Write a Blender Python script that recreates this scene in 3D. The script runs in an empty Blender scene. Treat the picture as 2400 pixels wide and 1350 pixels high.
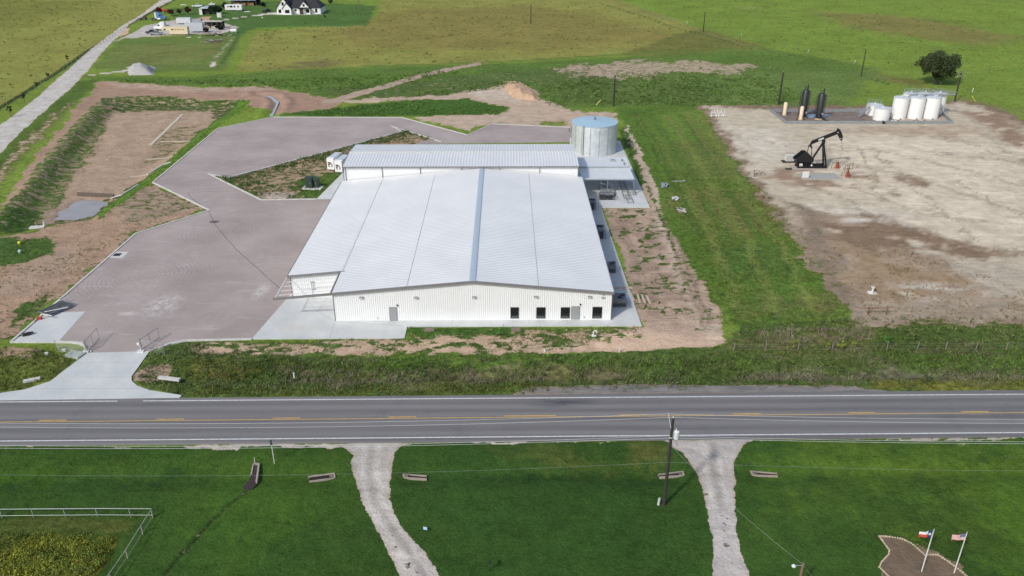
import bpy, math, random
import numpy as np
from mathutils import Vector, Matrix

# ---------------------------------------------------------------- camera, sky, sun, exposure
SC = bpy.context.scene
COL = SC.collection
F_PX, HORIZON, VPX, CAM_H = 1880.0, -240.0, 1183.0, 56.5      # calibrated from the building, road and poles
TH = math.atan((675 - HORIZON) / F_PX)
YAW = math.atan((1200 - VPX) / (F_PX / math.cos(TH)))
cam = bpy.data.cameras.new('camera'); camo = bpy.data.objects.new('camera', cam); COL.objects.link(camo)
camo.location = (0, 0, CAM_H); camo.rotation_euler = (math.pi / 2 - TH, 0, -YAW)
cam.sensor_width = 36; cam.lens = 36 * F_PX / 2400; cam.clip_end = 12000; cam.clip_start = 0.5
SC.camera = camo
SUN_EL, SUN_AZ = math.radians(40), math.radians(220)           # azimuth clockwise from +Y
W = bpy.data.worlds.new('World'); SC.world = W; W.use_nodes = True
wn = W.node_tree; wn.nodes.clear()
sky = wn.nodes.new('ShaderNodeTexSky'); sky.sky_type = 'NISHITA'; sky.sun_disc = False
sky.sun_elevation = SUN_EL; sky.sun_rotation = SUN_AZ; sky.dust_density = 2.0; sky.air_density = 1.0
bg = wn.nodes.new('ShaderNodeBackground'); bg.inputs[1].default_value = 0.14
wo = wn.nodes.new('ShaderNodeOutputWorld')
wn.links.new(sky.outputs[0], bg.inputs[0]); wn.links.new(bg.outputs[0], wo.inputs[0])
sl = bpy.data.lights.new('sun', 'SUN'); sl.energy = 2.7; sl.angle = math.radians(4); sl.color = (1, 0.965, 0.91)
so = bpy.data.objects.new('sun', sl); COL.objects.link(so)
sd = Vector((math.sin(SUN_AZ) * math.cos(SUN_EL), math.cos(SUN_AZ) * math.cos(SUN_EL), math.sin(SUN_EL)))
so.rotation_euler = sd.to_track_quat('Z', 'Y').to_euler(); so.location = (-40, -40, 90)
SC.view_settings.view_transform = 'Standard'; SC.view_settings.look = 'None'
SC.view_settings.exposure = 0.0; SC.view_settings.gamma = 1

# ---------------------------------------------------------------- survey helpers: photo pixel -> place on the ground
_c, _s = math.cos(TH), math.sin(TH)
FW = (math.sin(YAW) * _c, math.cos(YAW) * _c, -_s); RT = (math.cos(YAW), -math.sin(YAW), 0); UP = (math.sin(YAW) * _s, math.cos(YAW) * _s, _c)
def _ray(u, v):
    a = (u - 1200) / F_PX; b = (675 - v) / F_PX
    return [FW[i] + a * RT[i] + b * UP[i] for i in range(3)]
def G(u, v, z=0.0):
    d = _ray(u, v); t = (z - CAM_H) / d[2]; return (d[0] * t, d[1] * t)
def V(u, v, y):
    d = _ray(u, v); t = y / d[1]; return (d[0] * t, CAM_H + d[2] * t)
def GP(pts, z=0.0): return [G(u, v, z) for u, v in pts]
rnd = random.Random(7); RS = np.random.RandomState(11)

# ---------------------------------------------------------------- materials
MATS = {}
def nodes(name):
    m = bpy.data.materials.new(name); m.use_nodes = True; t = m.node_tree
    b = t.nodes['Principled BSDF']; return m, t, b
def mixc(t, f, a, b, mode='MIX'):
    n = t.nodes.new('ShaderNodeMix'); n.data_type = 'RGBA'; n.blend_type = mode
    for s, v in ((0, f), (6, a), (7, b)):
        if hasattr(v, 'is_output'): t.links.new(v, n.inputs[s])
        elif s == 0: n.inputs[0].default_value = v
        else: n.inputs[s].default_value = (*v[:3], 1)
    return n.outputs[2]
def math_(t, op, a, b=None, c=None, clamp=False):
    n = t.nodes.new('ShaderNodeMath'); n.operation = op; n.use_clamp = clamp
    for i, v in enumerate((a, b, c)):
        if v is None: continue
        if hasattr(v, 'is_output'): t.links.new(v, n.inputs[i])
        else: n.inputs[i].default_value = v
    return n.outputs[0]
def noise(t, vec, scale, detail=4, rough=0.55, dist=0.0):
    n = t.nodes.new('ShaderNodeTexNoise'); n.inputs['Scale'].default_value = scale
    n.inputs['Detail'].default_value = detail; n.inputs['Roughness'].default_value = rough; n.inputs['Distortion'].default_value = dist
    if vec is not None: t.links.new(vec, n.inputs['Vector'])
    return n.outputs[0]
def mapv(t, vec, scale=(1, 1, 1), loc=(0, 0, 0), rot=(0, 0, 0)):
    n = t.nodes.new('ShaderNodeMapping'); n.inputs['Scale'].default_value = scale
    n.inputs['Location'].default_value = loc; n.inputs['Rotation'].default_value = rot
    t.links.new(vec, n.inputs[0]); return n.outputs[0]
def rng(t, v, a, b, c=0.0, d=1.0, smooth=False):
    n = t.nodes.new('ShaderNodeMapRange'); n.interpolation_type = 'SMOOTHSTEP' if smooth else 'LINEAR'
    t.links.new(v, n.inputs[0])
    for i, x in zip((1, 2, 3, 4), (a, b, c, d)): n.inputs[i].default_value = x
    return n.outputs[0]
def pos(t): return t.nodes.new('ShaderNodeNewGeometry').outputs['Position']
def bump(t, b, h, strength, dist=0.05):
    n = t.nodes.new('ShaderNodeBump'); n.inputs['Strength'].default_value = strength; n.inputs['Distance'].default_value = dist
    t.links.new(h, n.inputs['Height']); t.links.new(n.outputs[0], b.inputs['Normal'])
def M(name, col, rough=0.6, metal=0.0, var=0.12, scale=1.5, streak=None, bmp=0.0, dirt=None, dirt_amt=0.25):
    """plain surface with uneven tone, optional grime"""
    if name in MATS: return MATS[name]
    m, t, b = nodes(name); p = pos(t)
    v = mapv(t, p, streak) if streak else p
    n = noise(t, v, scale, 5, 0.6)
    c = mixc(t, rng(t, n, 0.3, 0.7), [x * (1 - var) for x in col], [min(1, x * (1 + var)) for x in col])
    if dirt:
        n2 = noise(t, v, scale * 0.45, 6, 0.7)
        c = mixc(t, rng(t, n2, 0.48, 0.75, 0, dirt_amt), c, dirt)
    t.links.new(c, b.inputs['Base Color']); b.inputs['Roughness'].default_value = rough; b.inputs['Metallic'].default_value = metal
    if bmp: bump(t, b, noise(t, p, scale * 8, 3), bmp, 0.03)
    MATS[name] = m; return m
def Mleaf(name, col, var=0.5, patch=None, pamt=0.0, psc=.35):
    if name in MATS: return MATS[name]
    m, t, b = nodes(name); a = t.nodes.new('ShaderNodeAttribute'); a.attribute_name = 'tone'
    c = mixc(t, a.outputs['Fac'], [x * (1 - var) for x in col], [x * (1 + var) for x in col])
    if patch:
        n = noise(t, mapv(t, pos(t), (.5, 1, 1)), psc, 4, .6); c = mixc(t, rng(t, n, .44, .62, 0, pamt), c, mixc(t, a.outputs['Fac'], [x * .55 for x in patch], [x * 1.45 for x in patch]))
    t.links.new(c, b.inputs['Base Color']); b.inputs['Roughness'].default_value = 0.7
    b.inputs['Specular IOR Level'].default_value = 0.2
    MATS[name] = m; return m

# ---------------------------------------------------------------- mesh building
class MB:
    def __init__(s): s.v = []; s.f = []; s.mi = []
    def add(s, vs, fs, mi=0):
        k = len(s.v); s.v += [tuple(p) for p in vs]; s.f += [tuple(i + k for i in f) for f in fs]; s.mi += [mi] * len(fs); return s
    def box(s, x0, x1, y0, y1, z0, z1, mi=0):
        return s.add([(x0, y0, z0), (x1, y0, z0), (x1, y1, z0), (x0, y1, z0), (x0, y0, z1), (x1, y0, z1), (x1, y1, z1), (x0, y1, z1)],
                     [(0, 3, 2, 1), (4, 5, 6, 7), (0, 1, 5, 4), (1, 2, 6, 5), (2, 3, 7, 6), (3, 0, 4, 7)], mi)
    def rbox(s, c, size, rz=0, mi=0):
        k = len(s.v); sx, sy, sz = [q / 2 for q in size]; s.box(-sx, sx, -sy, sy, -sz, sz, mi)
        ca, sa = math.cos(rz), math.sin(rz)
        for i in range(k, len(s.v)):
            x, y, z = s.v[i]; s.v[i] = (c[0] + x * ca - y * sa, c[1] + x * sa + y * ca, c[2] + z)
        return s
    def beam(s, a, b, w, h, mi=0):
        a, b = Vector(a), Vector(b); d = (b - a)
        if d.length < 1e-6: return s
        d.normalize(); up = Vector((0, 0, 1)) if abs(d.z) < 0.95 else Vector((0, 1, 0))
        r = d.cross(up).normalized() * (w / 2); u = r.cross(d).normalized() * (h / 2)
        vs = [p + q for p in (a, b) for q in (-r - u, r - u, r + u, -r + u)]
        return s.add(vs, [(0, 1, 2, 3), (7, 6, 5, 4), (0, 4, 5, 1), (1, 5, 6, 2), (2, 6, 7, 3), (3, 7, 4, 0)], mi)
    def tube(s, pts, r, n=8, mi=0, caps=True):
        pts = [Vector(p) for p in pts]; rs = r if isinstance(r, (list, tuple)) else [r] * len(pts); rings = []; vs = []
        for i, p in enumerate(pts):
            d = (pts[min(i + 1, len(pts) - 1)] - pts[max(i - 1, 0)])
            d = d.normalized() if d.length > 0 else Vector((0, 0, 1))
            up = Vector((0, 0, 1)) if abs(d.z) < 0.9 else Vector((1, 0, 0))
            a = d.cross(up).normalized(); b = d.cross(a).normalized()
            vs += [p + (a * math.cos(2 * math.pi * k / n) + b * math.sin(2 * math.pi * k / n)) * rs[i] for k in range(n)]
        fs = []
        for i in range(len(pts) - 1):
            for k in range(n):
                fs.append((i * n + k, i * n + (k + 1) % n, (i + 1) * n + (k + 1) % n, (i + 1) * n + k))
        if caps: fs += [tuple(range(n))[::-1], tuple((len(pts) - 1) * n + k for k in range(n))]
        return s.add(vs, fs, mi)
    def lathe(s, prof, c=(0, 0, 0), n=32, mi=0):
        vs = []; fs = []
        for r, z in prof: vs += [(c[0] + r * math.cos(2 * math.pi * k / n), c[1] + r * math.sin(2 * math.pi * k / n), c[2] + z) for k in range(n)]
        for i in range(len(prof) - 1):
            for k in range(n): fs.append((i * n + k, i * n + (k + 1) % n, (i + 1) * n + (k + 1) % n, (i + 1) * n + k))
        fs.append(tuple((len(prof) - 1) * n + k for k in range(n))); fs.append(tuple(range(n))[::-1])
        return s.add(vs, fs, mi)
    def prism(s, poly, z0, z1, mi=0):
        n = len(poly); ar = sum(poly[i][0] * poly[(i + 1) % n][1] - poly[(i + 1) % n][0] * poly[i][1] for i in range(n))
        if ar < 0: poly = poly[::-1]
        vs = [(x, y, z0) for x, y in poly] + [(x, y, z1) for x, y in poly]
        fs = [tuple(range(n, 2 * n)), tuple(range(n))[::-1]] + [(i, (i + 1) % n, n + (i + 1) % n, n + i) for i in range(n)]
        return s.add(vs, fs, mi)
    def xprism(s, prof, y0, y1, mi=0):                    # profile in x,z extruded along y
        n = len(prof); vs = [(x, y0, z) for x, z in prof] + [(x, y1, z) for x, z in prof]
        fs = [tuple(range(n)), tuple(range(n, 2 * n))[::-1]] + [(i, n + i, n + (i + 1) % n, (i + 1) % n) for i in range(n)]
        return s.add(vs, fs, mi)
    def strip(s, pts, w, z0, z1, closed=False):           # kerb / line along ground polyline
        P = [Vector((p[0], p[1])) for p in pts]; n = len(P); L = []; R = []
        for i in range(n):
            a = P[(i - 1) % n] if (closed or i > 0) else P[i]; b = P[(i + 1) % n] if (closed or i < n - 1) else P[i]
            d1 = (P[i] - a).normalized() if (P[i] - a).length > 0 else (b - P[i]).normalized()
            d2 = (b - P[i]).normalized() if (b - P[i]).length > 0 else d1
            nn = Vector((-(d1 + d2).y, (d1 + d2).x)); nn = nn.normalized() if nn.length > 1e-5 else Vector((-d1.y, d1.x))
            k = 1 / max(0.35, nn.dot(Vector((-d1.y, d1.x)))); L.append(P[i] + nn * w / 2 * k); R.append(P[i] - nn * w / 2 * k)
        m = n if closed else n - 1
        for i in range(m):
            j = (i + 1) % n; q = [R[i], R[j], L[j], L[i]]
            s.add([(p.x, p.y, z) for z in (z0, z1) for p in q], [(0, 3, 2, 1), (4, 5, 6, 7), (0, 1, 5, 4), (1, 2, 6, 5), (2, 3, 7, 6), (3, 0, 4, 7)])
        return s
    def rot(s, rz, k=0):
        ca, sa = math.cos(rz), math.sin(rz); s.v[k:] = [(x * ca - y * sa, x * sa + y * ca, z) for x, y, z in s.v[k:]]; return s
    def build(s, name, mats, parent=None, world=False, smooth=False, **props):
        me = bpy.data.meshes.new(name); vs = s.v
        if world and parent is not None:
            q = parent.matrix_basis.inverted(); par = parent.parent
            while par is not None: q = q @ par.matrix_basis.inverted(); par = par.parent
            vs = [tuple(q @ Vector(p)) for p in vs]
        me.from_pydata(vs, [], s.f)
        mats = mats if isinstance(mats, (list, tuple)) else [mats]
        for m in mats: me.materials.append(m)
        if len(mats) > 1: me.polygons.foreach_set('material_index', s.mi)
        if smooth: me.polygons.foreach_set('use_smooth', [True] * len(me.polygons))
        if smooth: me.set_sharp_from_angle(angle=0.7)
        me.update(); o = bpy.data.objects.new(name, me); COL.objects.link(o)
        if parent is not None: o.parent = parent
        for k, v in props.items(): o[k] = v
        return o
def thing(name, label, cat, loc=(0, 0, 0), rz=0, group=None):
    o = bpy.data.objects.new(name, None); COL.objects.link(o); o.empty_display_size = 0.3
    o.location = loc if len(loc) == 3 else (*loc, gz(*loc)); o.rotation_euler = (0, 0, rz); o['label'] = label; o['category'] = cat
    if group: o['group'] = group
    return o
def tag(o, label, cat, group=None):
    o['label'] = label; o['category'] = cat
    if group: o['group'] = group
    return o
def struct(o): o['kind'] = 'structure'; return o
def copy_tree(o, parent=None):
    c = o.copy(); COL.objects.link(c); c.parent = parent
    for ch in list(o.children): copy_tree(ch, c)
    return c
def dup(o, loc, rz=None, label=None):
    c = copy_tree(o); c.location = loc if len(loc) == 3 else (*loc, gz(*loc))
    if rz is not None: c.rotation_euler = (0, 0, rz)
    if label: c['label'] = label
    return c

# ---------------------------------------------------------------- polygon distance and noise in numpy
def sdf(poly, X, Y):
    """signed distance in metres, positive inside"""
    P = np.array(poly, dtype=np.float64); n = len(P); d2 = np.full(X.shape, 1e18); ins = np.zeros(X.shape, bool)
    for i in range(n):
        ax, ay = P[i]; bx, by = P[(i + 1) % n]; ex, ey = bx - ax, by - ay; wx, wy = X - ax, Y - ay
        t = np.clip((wx * ex + wy * ey) / (ex * ex + ey * ey + 1e-12), 0, 1)
        d2 = np.minimum(d2, (wx - ex * t) ** 2 + (wy - ey * t) ** 2)
        c = ((ay <= Y) & (by > Y)) | ((by <= Y) & (ay > Y))
        ins ^= c & (X < ax + (Y - ay) / (by - ay + 1e-12) * ex)
    d = np.sqrt(d2); return np.where(ins, d, -d)
def ldist(line, X, Y):
    P = np.array(line, dtype=np.float64); d2 = np.full(X.shape, 1e18)
    for i in range(len(P) - 1):
        ax, ay = P[i]; bx, by = P[i + 1]; ex, ey = bx - ax, by - ay; wx, wy = X - ax, Y - ay
        t = np.clip((wx * ex + wy * ey) / (ex * ex + ey * ey + 1e-12), 0, 1)
        d2 = np.minimum(d2, (wx - ex * t) ** 2 + (wy - ey * t) ** 2)
    return np.sqrt(d2)
_lat = RS.rand(256, 256)
def vnoise(x, y):
    xi = np.floor(x).astype(int); yi = np.floor(y).astype(int); fx = x - xi; fy = y - yi
    fx = fx * fx * (3 - 2 * fx); fy = fy * fy * (3 - 2 * fy); g = lambda a, b: _lat[a & 255, b & 255]
    return (g(xi, yi) * (1 - fx) + g(xi + 1, yi) * fx) * (1 - fy) + (g(xi, yi + 1) * (1 - fx) + g(xi + 1, yi + 1) * fx) * fy
def fbm(x, y, o=4):
    r = 0; a = 0.5
    for k in range(o): r = r + a * vnoise(x * 2 ** k + 17.3 * k, y * 2 ** k + 5.1 * k); a *= 0.5
    return r / (1 - 0.5 ** o)
def sstep(a, b, x): t = np.clip((x - a) / (b - a), 0, 1); return t * t * (3 - 2 * t)

# ================================================================ LAYOUT (photo pixels surveyed onto the ground)
PAVE = [(25, 801), (318, 547), (491, 492), (358, 427), (510, 301), (640, 274), (942, 275), (1096, 316), (1154, 290), (1338, 298), (1345, 332),
        (972, 337), (1005, 327), (1035, 332), (1007, 322), (918, 295), (942, 308), (538, 415), (491, 408), (612, 468), (830, 466), (700, 690), (590, 794),
        (440, 797), (385, 808), (352, 823), (204, 827), (200, 812), (178, 803), (140, 801)]
PAVE_W = GP(PAVE, 0.06)
YF = G(1108, 750, 0.1)[1]                         # front wall plane of the warehouse
XL = G(786, 752, 0.1)[0]; XR = G(1431, 749, 0.1)[0]
XRID, ZRID = V(1107, 658, YF); ZER = V(1431, 684, YF)[1]
SLOPE = (ZRID - ZER) / (XR - XRID)
def roofz(x): return ZRID - SLOPE * abs(x - XRID)
x = -35.0
for _ in range(20): x = G(676, 644, roofz(x))[0]
XEL = x; YREC = G(676, 646, roofz(XEL))[1]         # left eave line and recessed bay
YB = G(1127, 395, ZRID)[1]
XAL, ZA = V(803, 391, YB); XAR = V(1357, 391, YB)[0]
YAB = G(1340, 338, ZA)[1]; YAM = (YB + YAB) / 2; ZAR = V(1350, 356, YAM)[1]
print('WH', YF, XL, XR, XRID, ZRID, ZER, 'left', XEL, roofz(XEL), YREC, 'back', YB, 'annex', XAL, XAR, ZA, YAB, ZAR)
YRF = lambda u: G(u, 936 - 13 * u / 2400.0)[1]
RL = [(-1400, None)]
# straight road strips defined by photo rows at u=0 and u=2400
def rowline(v0, v1, z=0.0, ext=1500):
    a = G(0, v0, z); b = G(2400, v1, z); m = (b[1] - a[1]) / (b[0] - a[0])
    return lambda x: a[1] + m * (x - a[0])
R_FAR, R_NEAR = rowline(937, 915), rowline(1045, 1024)
L_FAR, L_NEAR, L_MID = rowline(943, 924.5), rowline(1034.5, 1014.5), rowline(990, 967.5)
CONC = {  # concrete sheets (z top, polygon)
    'apron': (0.075, [G(590, 794, .075), G(948, 792, .075), (G(948, 792, .075)[0], YF + .5), (XL, YF + .5), (XL + .3, YREC + 1.5), (XEL - .3, YREC + 1.5)]),
    'walk': (0.09, [(G(948, 765, .09)[0] + 0.02, G(948, 765, .09)[1]), G(1504, 763, .09), G(1409, 486, .09), G(1523, 486, .09), G(1453, 330, .09), G(1335, 322, .09), (XAR - 1, YB + 3), (XR - 1, YB), (XR - 1, YF + .5), (G(948, 765, .09)[0] + 0.02, YF + .5)]),
    'rear': (0.075, [G(742, 466, .075), G(806, 402, .075), (XAL + 1, YB + 4), (XAL + 2, YB - 12), G(790, 466, .075)]),
    'drive': (0.07, GP([(205, 827), (350, 823), (338, 840), (308, 882), (309, 893), (322, 904), (350, 914), (426, 926), (420, 932), (0, 938), (-120, 940), (-120, 925), (0, 921), (60, 912), (118, 893), (150, 868)], 0.07)),
    'corner': (0.068, GP([(32, 801), (110, 733), (200, 730), (136, 801)], 0.068)),
}
BASIN_RIM = GP([(248, 232), (350, 224), (590, 232), (600, 240), (500, 305), (375, 410), (300, 470), (225, 520), (120, 530), (20, 560), (-60, 560), (0, 500), (85, 402), (164, 300)])
BZ = -1.5
POND = GP([(196, 462), (236, 466), (262, 474), (245, 492), (222, 511), (180, 516), (118, 518), (128, 500), (150, 480)], BZ)
DITCH1 = rowline(1117, 1103); DITCH2 = rowline(888, 868)
FLUME = GP([(600, 220), (640, 226), (655, 240), (645, 262), (632, 274)])

def height(X, Y):
    X = np.asarray(X, float); Y = np.asarray(Y, float)
    n = (fbm(X * 0.12, Y * 0.12) - 0.5) * 0.22 + (fbm(X * 0.9, Y * 0.9, 3) - 0.5) * 0.10
    far = sstep(230, 420, Y); n = n + (fbm(X * 0.012 + 3, Y * 0.012, 3) - 0.5) * 3.0 * far
    hard = np.full(X.shape, -1e9)
    for z, p in [(0, PAVE_W)] + list(CONC.values()): hard = np.maximum(hard, sdf(p, X, Y))
    for pts in PADS: hard = np.maximum(hard, sdf(pts, X, Y))
    rd = np.minimum(Y - R_NEAR(X), R_FAR(X) - Y) ; hard = np.maximum(hard, rd)
    k = sstep(0.3, 4.0, -hard); h = n * k - 0.07 * (1 - sstep(0.0, 0.45, -hard))
    b = sdf(BASIN_RIM, X, Y); h = h + BZ * sstep(0, 6.5, b) * k
    w_ = sstep(-.2, 1.3, sdf(POND, X + (fbm(X * .5, Y * .5) - .5) * 3, Y + (fbm(X * .5 + 7, Y * .5) - .5) * 2)); h = h * (1 - w_) + (BZ - .2) * w_
    cul = np.ones(X.shape)
    for u0, u1 in ((790, 940), (1608, 1755)):
        xa, xb = G(u0, 1112)[0], G(u1, 1112)[0]; cul = cul * (1 - sstep(-1.5, 1.0, np.minimum(X - xa, xb - X)))
    h = h - 0.45 * np.exp(-((Y - DITCH1(X)) / 1.7) ** 2) * cul * k
    xd0, xd1 = G(150, 885)[0], G(335, 885)[0]; dd = 1 - sstep(-1.5, 1.0, np.minimum(X - xd0, xd1 - X))
    h = h - 0.5 * np.exp(-((Y - DITCH2(X)) / 1.9) ** 2) * dd * k * (Y > 60)
    fl = ldist(FLUME, X, Y); h = h - 0.5 * np.exp(-(fl / 1.2) ** 2) * k + 0.5 * np.exp(-((fl - 3) / 1.3) ** 2) * k
    lip = ldist(GP([(560, 1150), (470, 1250), (385, 1345)]), X, Y); h = h - 0.12 * np.exp(-(lip / 0.25) ** 2)
    berm = ldist(GP([(20, 500), (120, 380), (220, 265), (300, 235)]), X, Y); h = h + 0.6 * np.exp(-(berm / 2.2) ** 2) * k
    return h
PADS = [GP([(1806, 258), (2130, 254), (2232, 290), (1838, 290)])]
def gz(x, y): return float(height(np.array([x]), np.array([y]))[0])

# ---------------------------------------------------------------- ground sheet
LAWN = (.038, .086, .016); LAWN2 = (.05, .105, .016); PAST = (.235, .255, .062); PAST2 = (.18, .20, .045); BRT = (.165, .25, .040); MIDG = (.085, .135, .03)
WEED = (.075, .12, .028); DARKG = (.045, .085, .02); OLIVE = (.135, .145, .05)
DIRT = (.41, .28, .19); TAN = (.50, .37, .26); CAL = (.50, .435, .335); BRN = (.235, .165, .115); GRAV = (.52, .48, .43); PALE = (.56, .47, .37); STRAW = (.30, .235, .13); WHT = (.60, .57, .51)
PATCH = {}
LAYERS = []   # (poly in photo px, feather m, veg colour, clump, soil colour, coverage, wiggle m, z)
def LY(pts, f=2.0, veg=None, cl=None, soil=None, cov=None, wig=1.5, z=0.0, pt=0, ps=.35):
    LAYERS.append((GP(pts, z), f, veg, cl, soil, cov, wig))
    if pt: PATCH[len(LAYERS) - 1] = (pt, ps)
def LL(line, w, f=0.4, veg=None, cl=None, soil=None, cov=None, wig=0.5, z=0.0): LAYERS.append((('line', GP(line, z), w), f, veg, cl, soil, cov, wig))
# far fields
LY([(-900, 420), (0, 250), (150, 158), (330, 38), (420, -8), (400, -120), (-900, -120)], 2, PAST, .5, wig=2)
LY([(-200, 0), (220, 0), (60, 60), (-300, 130)], 25, PAST2, .5, soil=STRAW, cov=.25, wig=15)
LY([(600, 72), (554, 168), (820, 156), (1150, 148), (1450, 128), (1790, 112), (1640, 66), (1420, -8), (1400, -60), (900, -60), (885, 55), (760, 62)], 2.5, (.235, .25, .062), .5, soil=STRAW, cov=.24, wig=1.5)
LY([(950, 20), (1250, 10), (1450, 50), (1650, 95), (1200, 120), (800, 110), (760, 80)], 20, (.215, .20, .055), .6, soil=STRAW, cov=.30, wig=15)
LY([(1640, 66), (1790, 112), (1900, 140), (2180, 195), (2160, 203), (1900, 160), (1700, 140), (1450, 128)], 4, (.15, .165, .042), .5, soil=STRAW, cov=.25, wig=2)
LY([(1900, 25), (2150, 40), (2400, 90), (2300, 110), (2000, 70)], 18, (.19, .19, .055), .5, soil=TAN, cov=.22, wig=8)
LY([(2150, -20), (2420, -20), (2420, 10), (2260, 8)], 10, None, None, TAN, .3, 8)
LY([(1700, 10), (1800, 12), (1790, 30), (1720, 25)], 6, None, None, TAN, .35, 6)
LL([(1420, -5), (1640, 72), (1780, 120), (2100, 190), (2400, 265)], 1.0, 1.5, (.20, .20, .07), .6)
LL([(1400, 5), (1640, 80), (1790, 124), (2090, 198)], 0.5, 1, (.06, .10, .03), .8)
LL([(1780, 112), (1500, 124), (1150, 146), (850, 156)], 1.2, 1.5, (.11, .18, .035), .4)
# farm yard
LY([(215, 160), (290, 88), (560, 80), (560, 110), (525, 165), (300, 172)], 2, (.125, .19, .045), .35, wig=1.5)
LY([(290, 110), (500, 100), (470, 150), (250, 155)], 14, (.155, .19, .055), .4, soil=STRAW, cov=.25, wig=8)
LY([(380, 20), (620, 0), (800, 10), (880, 15), (860, 60), (600, 62), (560, 85), (480, 80)], 2, (.075, .15, .035), .3, wig=2)
LL([(495, 152), (515, 125), (535, 100), (552, 84)], 1.3, 2.2, None, None, (.52, .46, .38), .46, 2.5)
LY([(488, 156), (500, 146), (512, 146), (503, 156)], 1, None, None, (.60, .53, .45), .95, 1)
LL([(470, 140), (535, 85)], 1.0, 1.5, (.16, .17, .06), .5)
LL([(520, 150), (560, 85)], .8, 1.5, (.07, .13, .03), .5)
LY([(262, 100), (340, 60), (420, 42), (520, 48), (560, 60), (520, 78), (350, 85), (290, 90)], 1.5, None, None, GRAV, 1.0, .8)
LL([(520, 45), (570, 38), (640, 30)], 1.6, 1, None, None, GRAV, .9, .5)
LL([(625, 100), (632, 88), (650, 66)], .3, .5, (.10, .12, .04), .5)
LY([(660, 142), (760, 138), (800, 146), (760, 158), (650, 160)], 12, (.17, .155, .06), .6, None, None, 6, pt=.45, ps=.12)
LY([(595, 34), (650, 26), (650, 33), (600, 36)], .8, None, None, WHT, 1, .3)
LY([(448, 45), (470, 38), (495, 36), (490, 44), (515, 48), (460, 50)], 1, None, None, (.55, .36, .22), 1, 1)
LY([(280, 68), (305, 64), (300, 78), (278, 86)], 1, None, None, (.62, .42, .29), .95, 1)
# gravel road at the left and its verge
LY([(-400, 560), (0, 360), (60, 300), (190, 185), (262, 100), (300, 60), (340, 30), (420, -10), (400, -20), (330, 30), (250, 85), (175, 150), (60, 250), (-10, 300), (-500, 520)], .8, None, None, (.55, .52, .47), 1.1, .5)
LY([(190, 178), (300, 164), (365, 162), (300, 168), (215, 177)], .8, None, None, (.57, .54, .47), 1.1, .5)
LL([(-300, 420), (0, 253), (150, 160), (330, 38), (420, -8)], 1.0, .8, (.035, .06, .018), .8)
LL([(0, 385), (60, 320), (190, 205)], 3.5, 3, (.10, .175, .03), .7)
# construction land round the yard
LY([(-250, 830), (25, 800), (318, 545), (490, 490), (360, 428), (260, 470), (215, 500), (60, 545), (-80, 560), (-300, 700)], 2, (.09, .13, .03), .95, DIRT, .74, 2.5)
LY([(260, 475), (360, 430), (480, 490), (400, 500), (300, 520)], 3, (.10, .12, .035), .9, (.36, .27, .195), .55, 2.5)
LY([(0, 560), (130, 560), (110, 600), (0, 620), (-120, 600)], 3, (.07, .13, .03), .8, DIRT, .15, 2)
LY([(-60, 690), (60, 620), (200, 560), (150, 650), (60, 700)], 4, None, None, (.40, .29, .21), .78, 3)
LY([(40, 730), (110, 690), (80, 740), (30, 770)], 2.5, (.07, .12, .03), .9, DIRT, .25, 1.5)
LY([(-60, 560), (60, 400), (170, 262), (235, 190), (420, 205), (620, 205), (800, 232), (780, 262), (650, 270), (560, 240), (300, 225), (215, 290), (110, 400), (0, 520)], 2, None, None, (.37, .245, .175), 1.0, 2)
LY([(-40, 480), (70, 350), (170, 240), (150, 240), (50, 330), (-60, 440)], 3, OLIVE, .8, TAN, .5, 3)
LY([(240, 190), (500, 205), (660, 200), (640, 212), (440, 215), (270, 205)], 2, None, None, (.45, .33, .245), .9, 2)
LY([(-80, 455), (0, 367), (100, 270), (185, 190), (238, 185), (212, 212), (125, 262), (14, 372), (-60, 465)], 2, (.085, .145, .03), .9, None, .12, 2)
LY([(190, 178), (420, 180), (780, 160), (1150, 150), (1500, 132), (1800, 115), (2060, 160), (1900, 250), (1650, 250), (1350, 255), (1150, 235), (800, 235), (620, 200), (400, 200), (250, 190)], 6, (.105, .18, .036), .9, DIRT, .10, 2)
LY([(700, 215), (1000, 190), (1150, 170), (1450, 150), (1500, 200), (1250, 200), (1100, 225), (900, 232)], 6, (.085, .14, .035), .9, TAN, .30, 4)
LL([(770, 240), (880, 208), (1000, 175), (1120, 150)], 2.2, 1.5, None, None, (.43, .33, .25), 1.0, 1)
LY([(1290, 160), (1430, 143), (1600, 140), (1815, 155), (1760, 168), (1600, 172), (1500, 186), (1380, 180)], 9, None, None, (.46, .35, .26), .58, 9)
LY([(1680, 200), (1900, 200), (1890, 250), (1650, 250)], 8, (.10, .175, .04), .7, wig=5)
LY([(1500, 180), (1850, 165), (2060, 165), (2000, 240), (1900, 250), (1640, 245)], 8, (.125, .195, .05), .8, None, None, 5)
LY([(1640, 250), (1810, 245), (1810, 262), (1670, 262)], 3, OLIVE, 1, (.33, .25, .18), .55, 2)
LY([(1280, 200), (1500, 190), (1700, 200), (1640, 240), (1300, 245)], 8, (.10, .155, .04), 1, (.42, .34, .24), .25, 5)
LY([(780, 236), (1060, 222), (1190, 200), (1260, 232), (1350, 262), (1450, 262), (1440, 285), (1345, 300), (1150, 290), (1100, 308), (1000, 285), (960, 272), (1180, 262), (1130, 240), (960, 232), (820, 245)], 2.5, None, None, (.50, .39, .29), .85, 2.5)
LY([(1090, 215), (1190, 205), (1215, 240), (1120, 232)], 4, None, None, (.56, .47, .37), 1, 3)
LY([(650, 272), (700, 262), (960, 235), (1090, 232), (1190, 252), (1170, 268), (950, 272), (720, 272)], 1.5, (.055, .125, .022), .9, DIRT, .12, 1.5)
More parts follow.
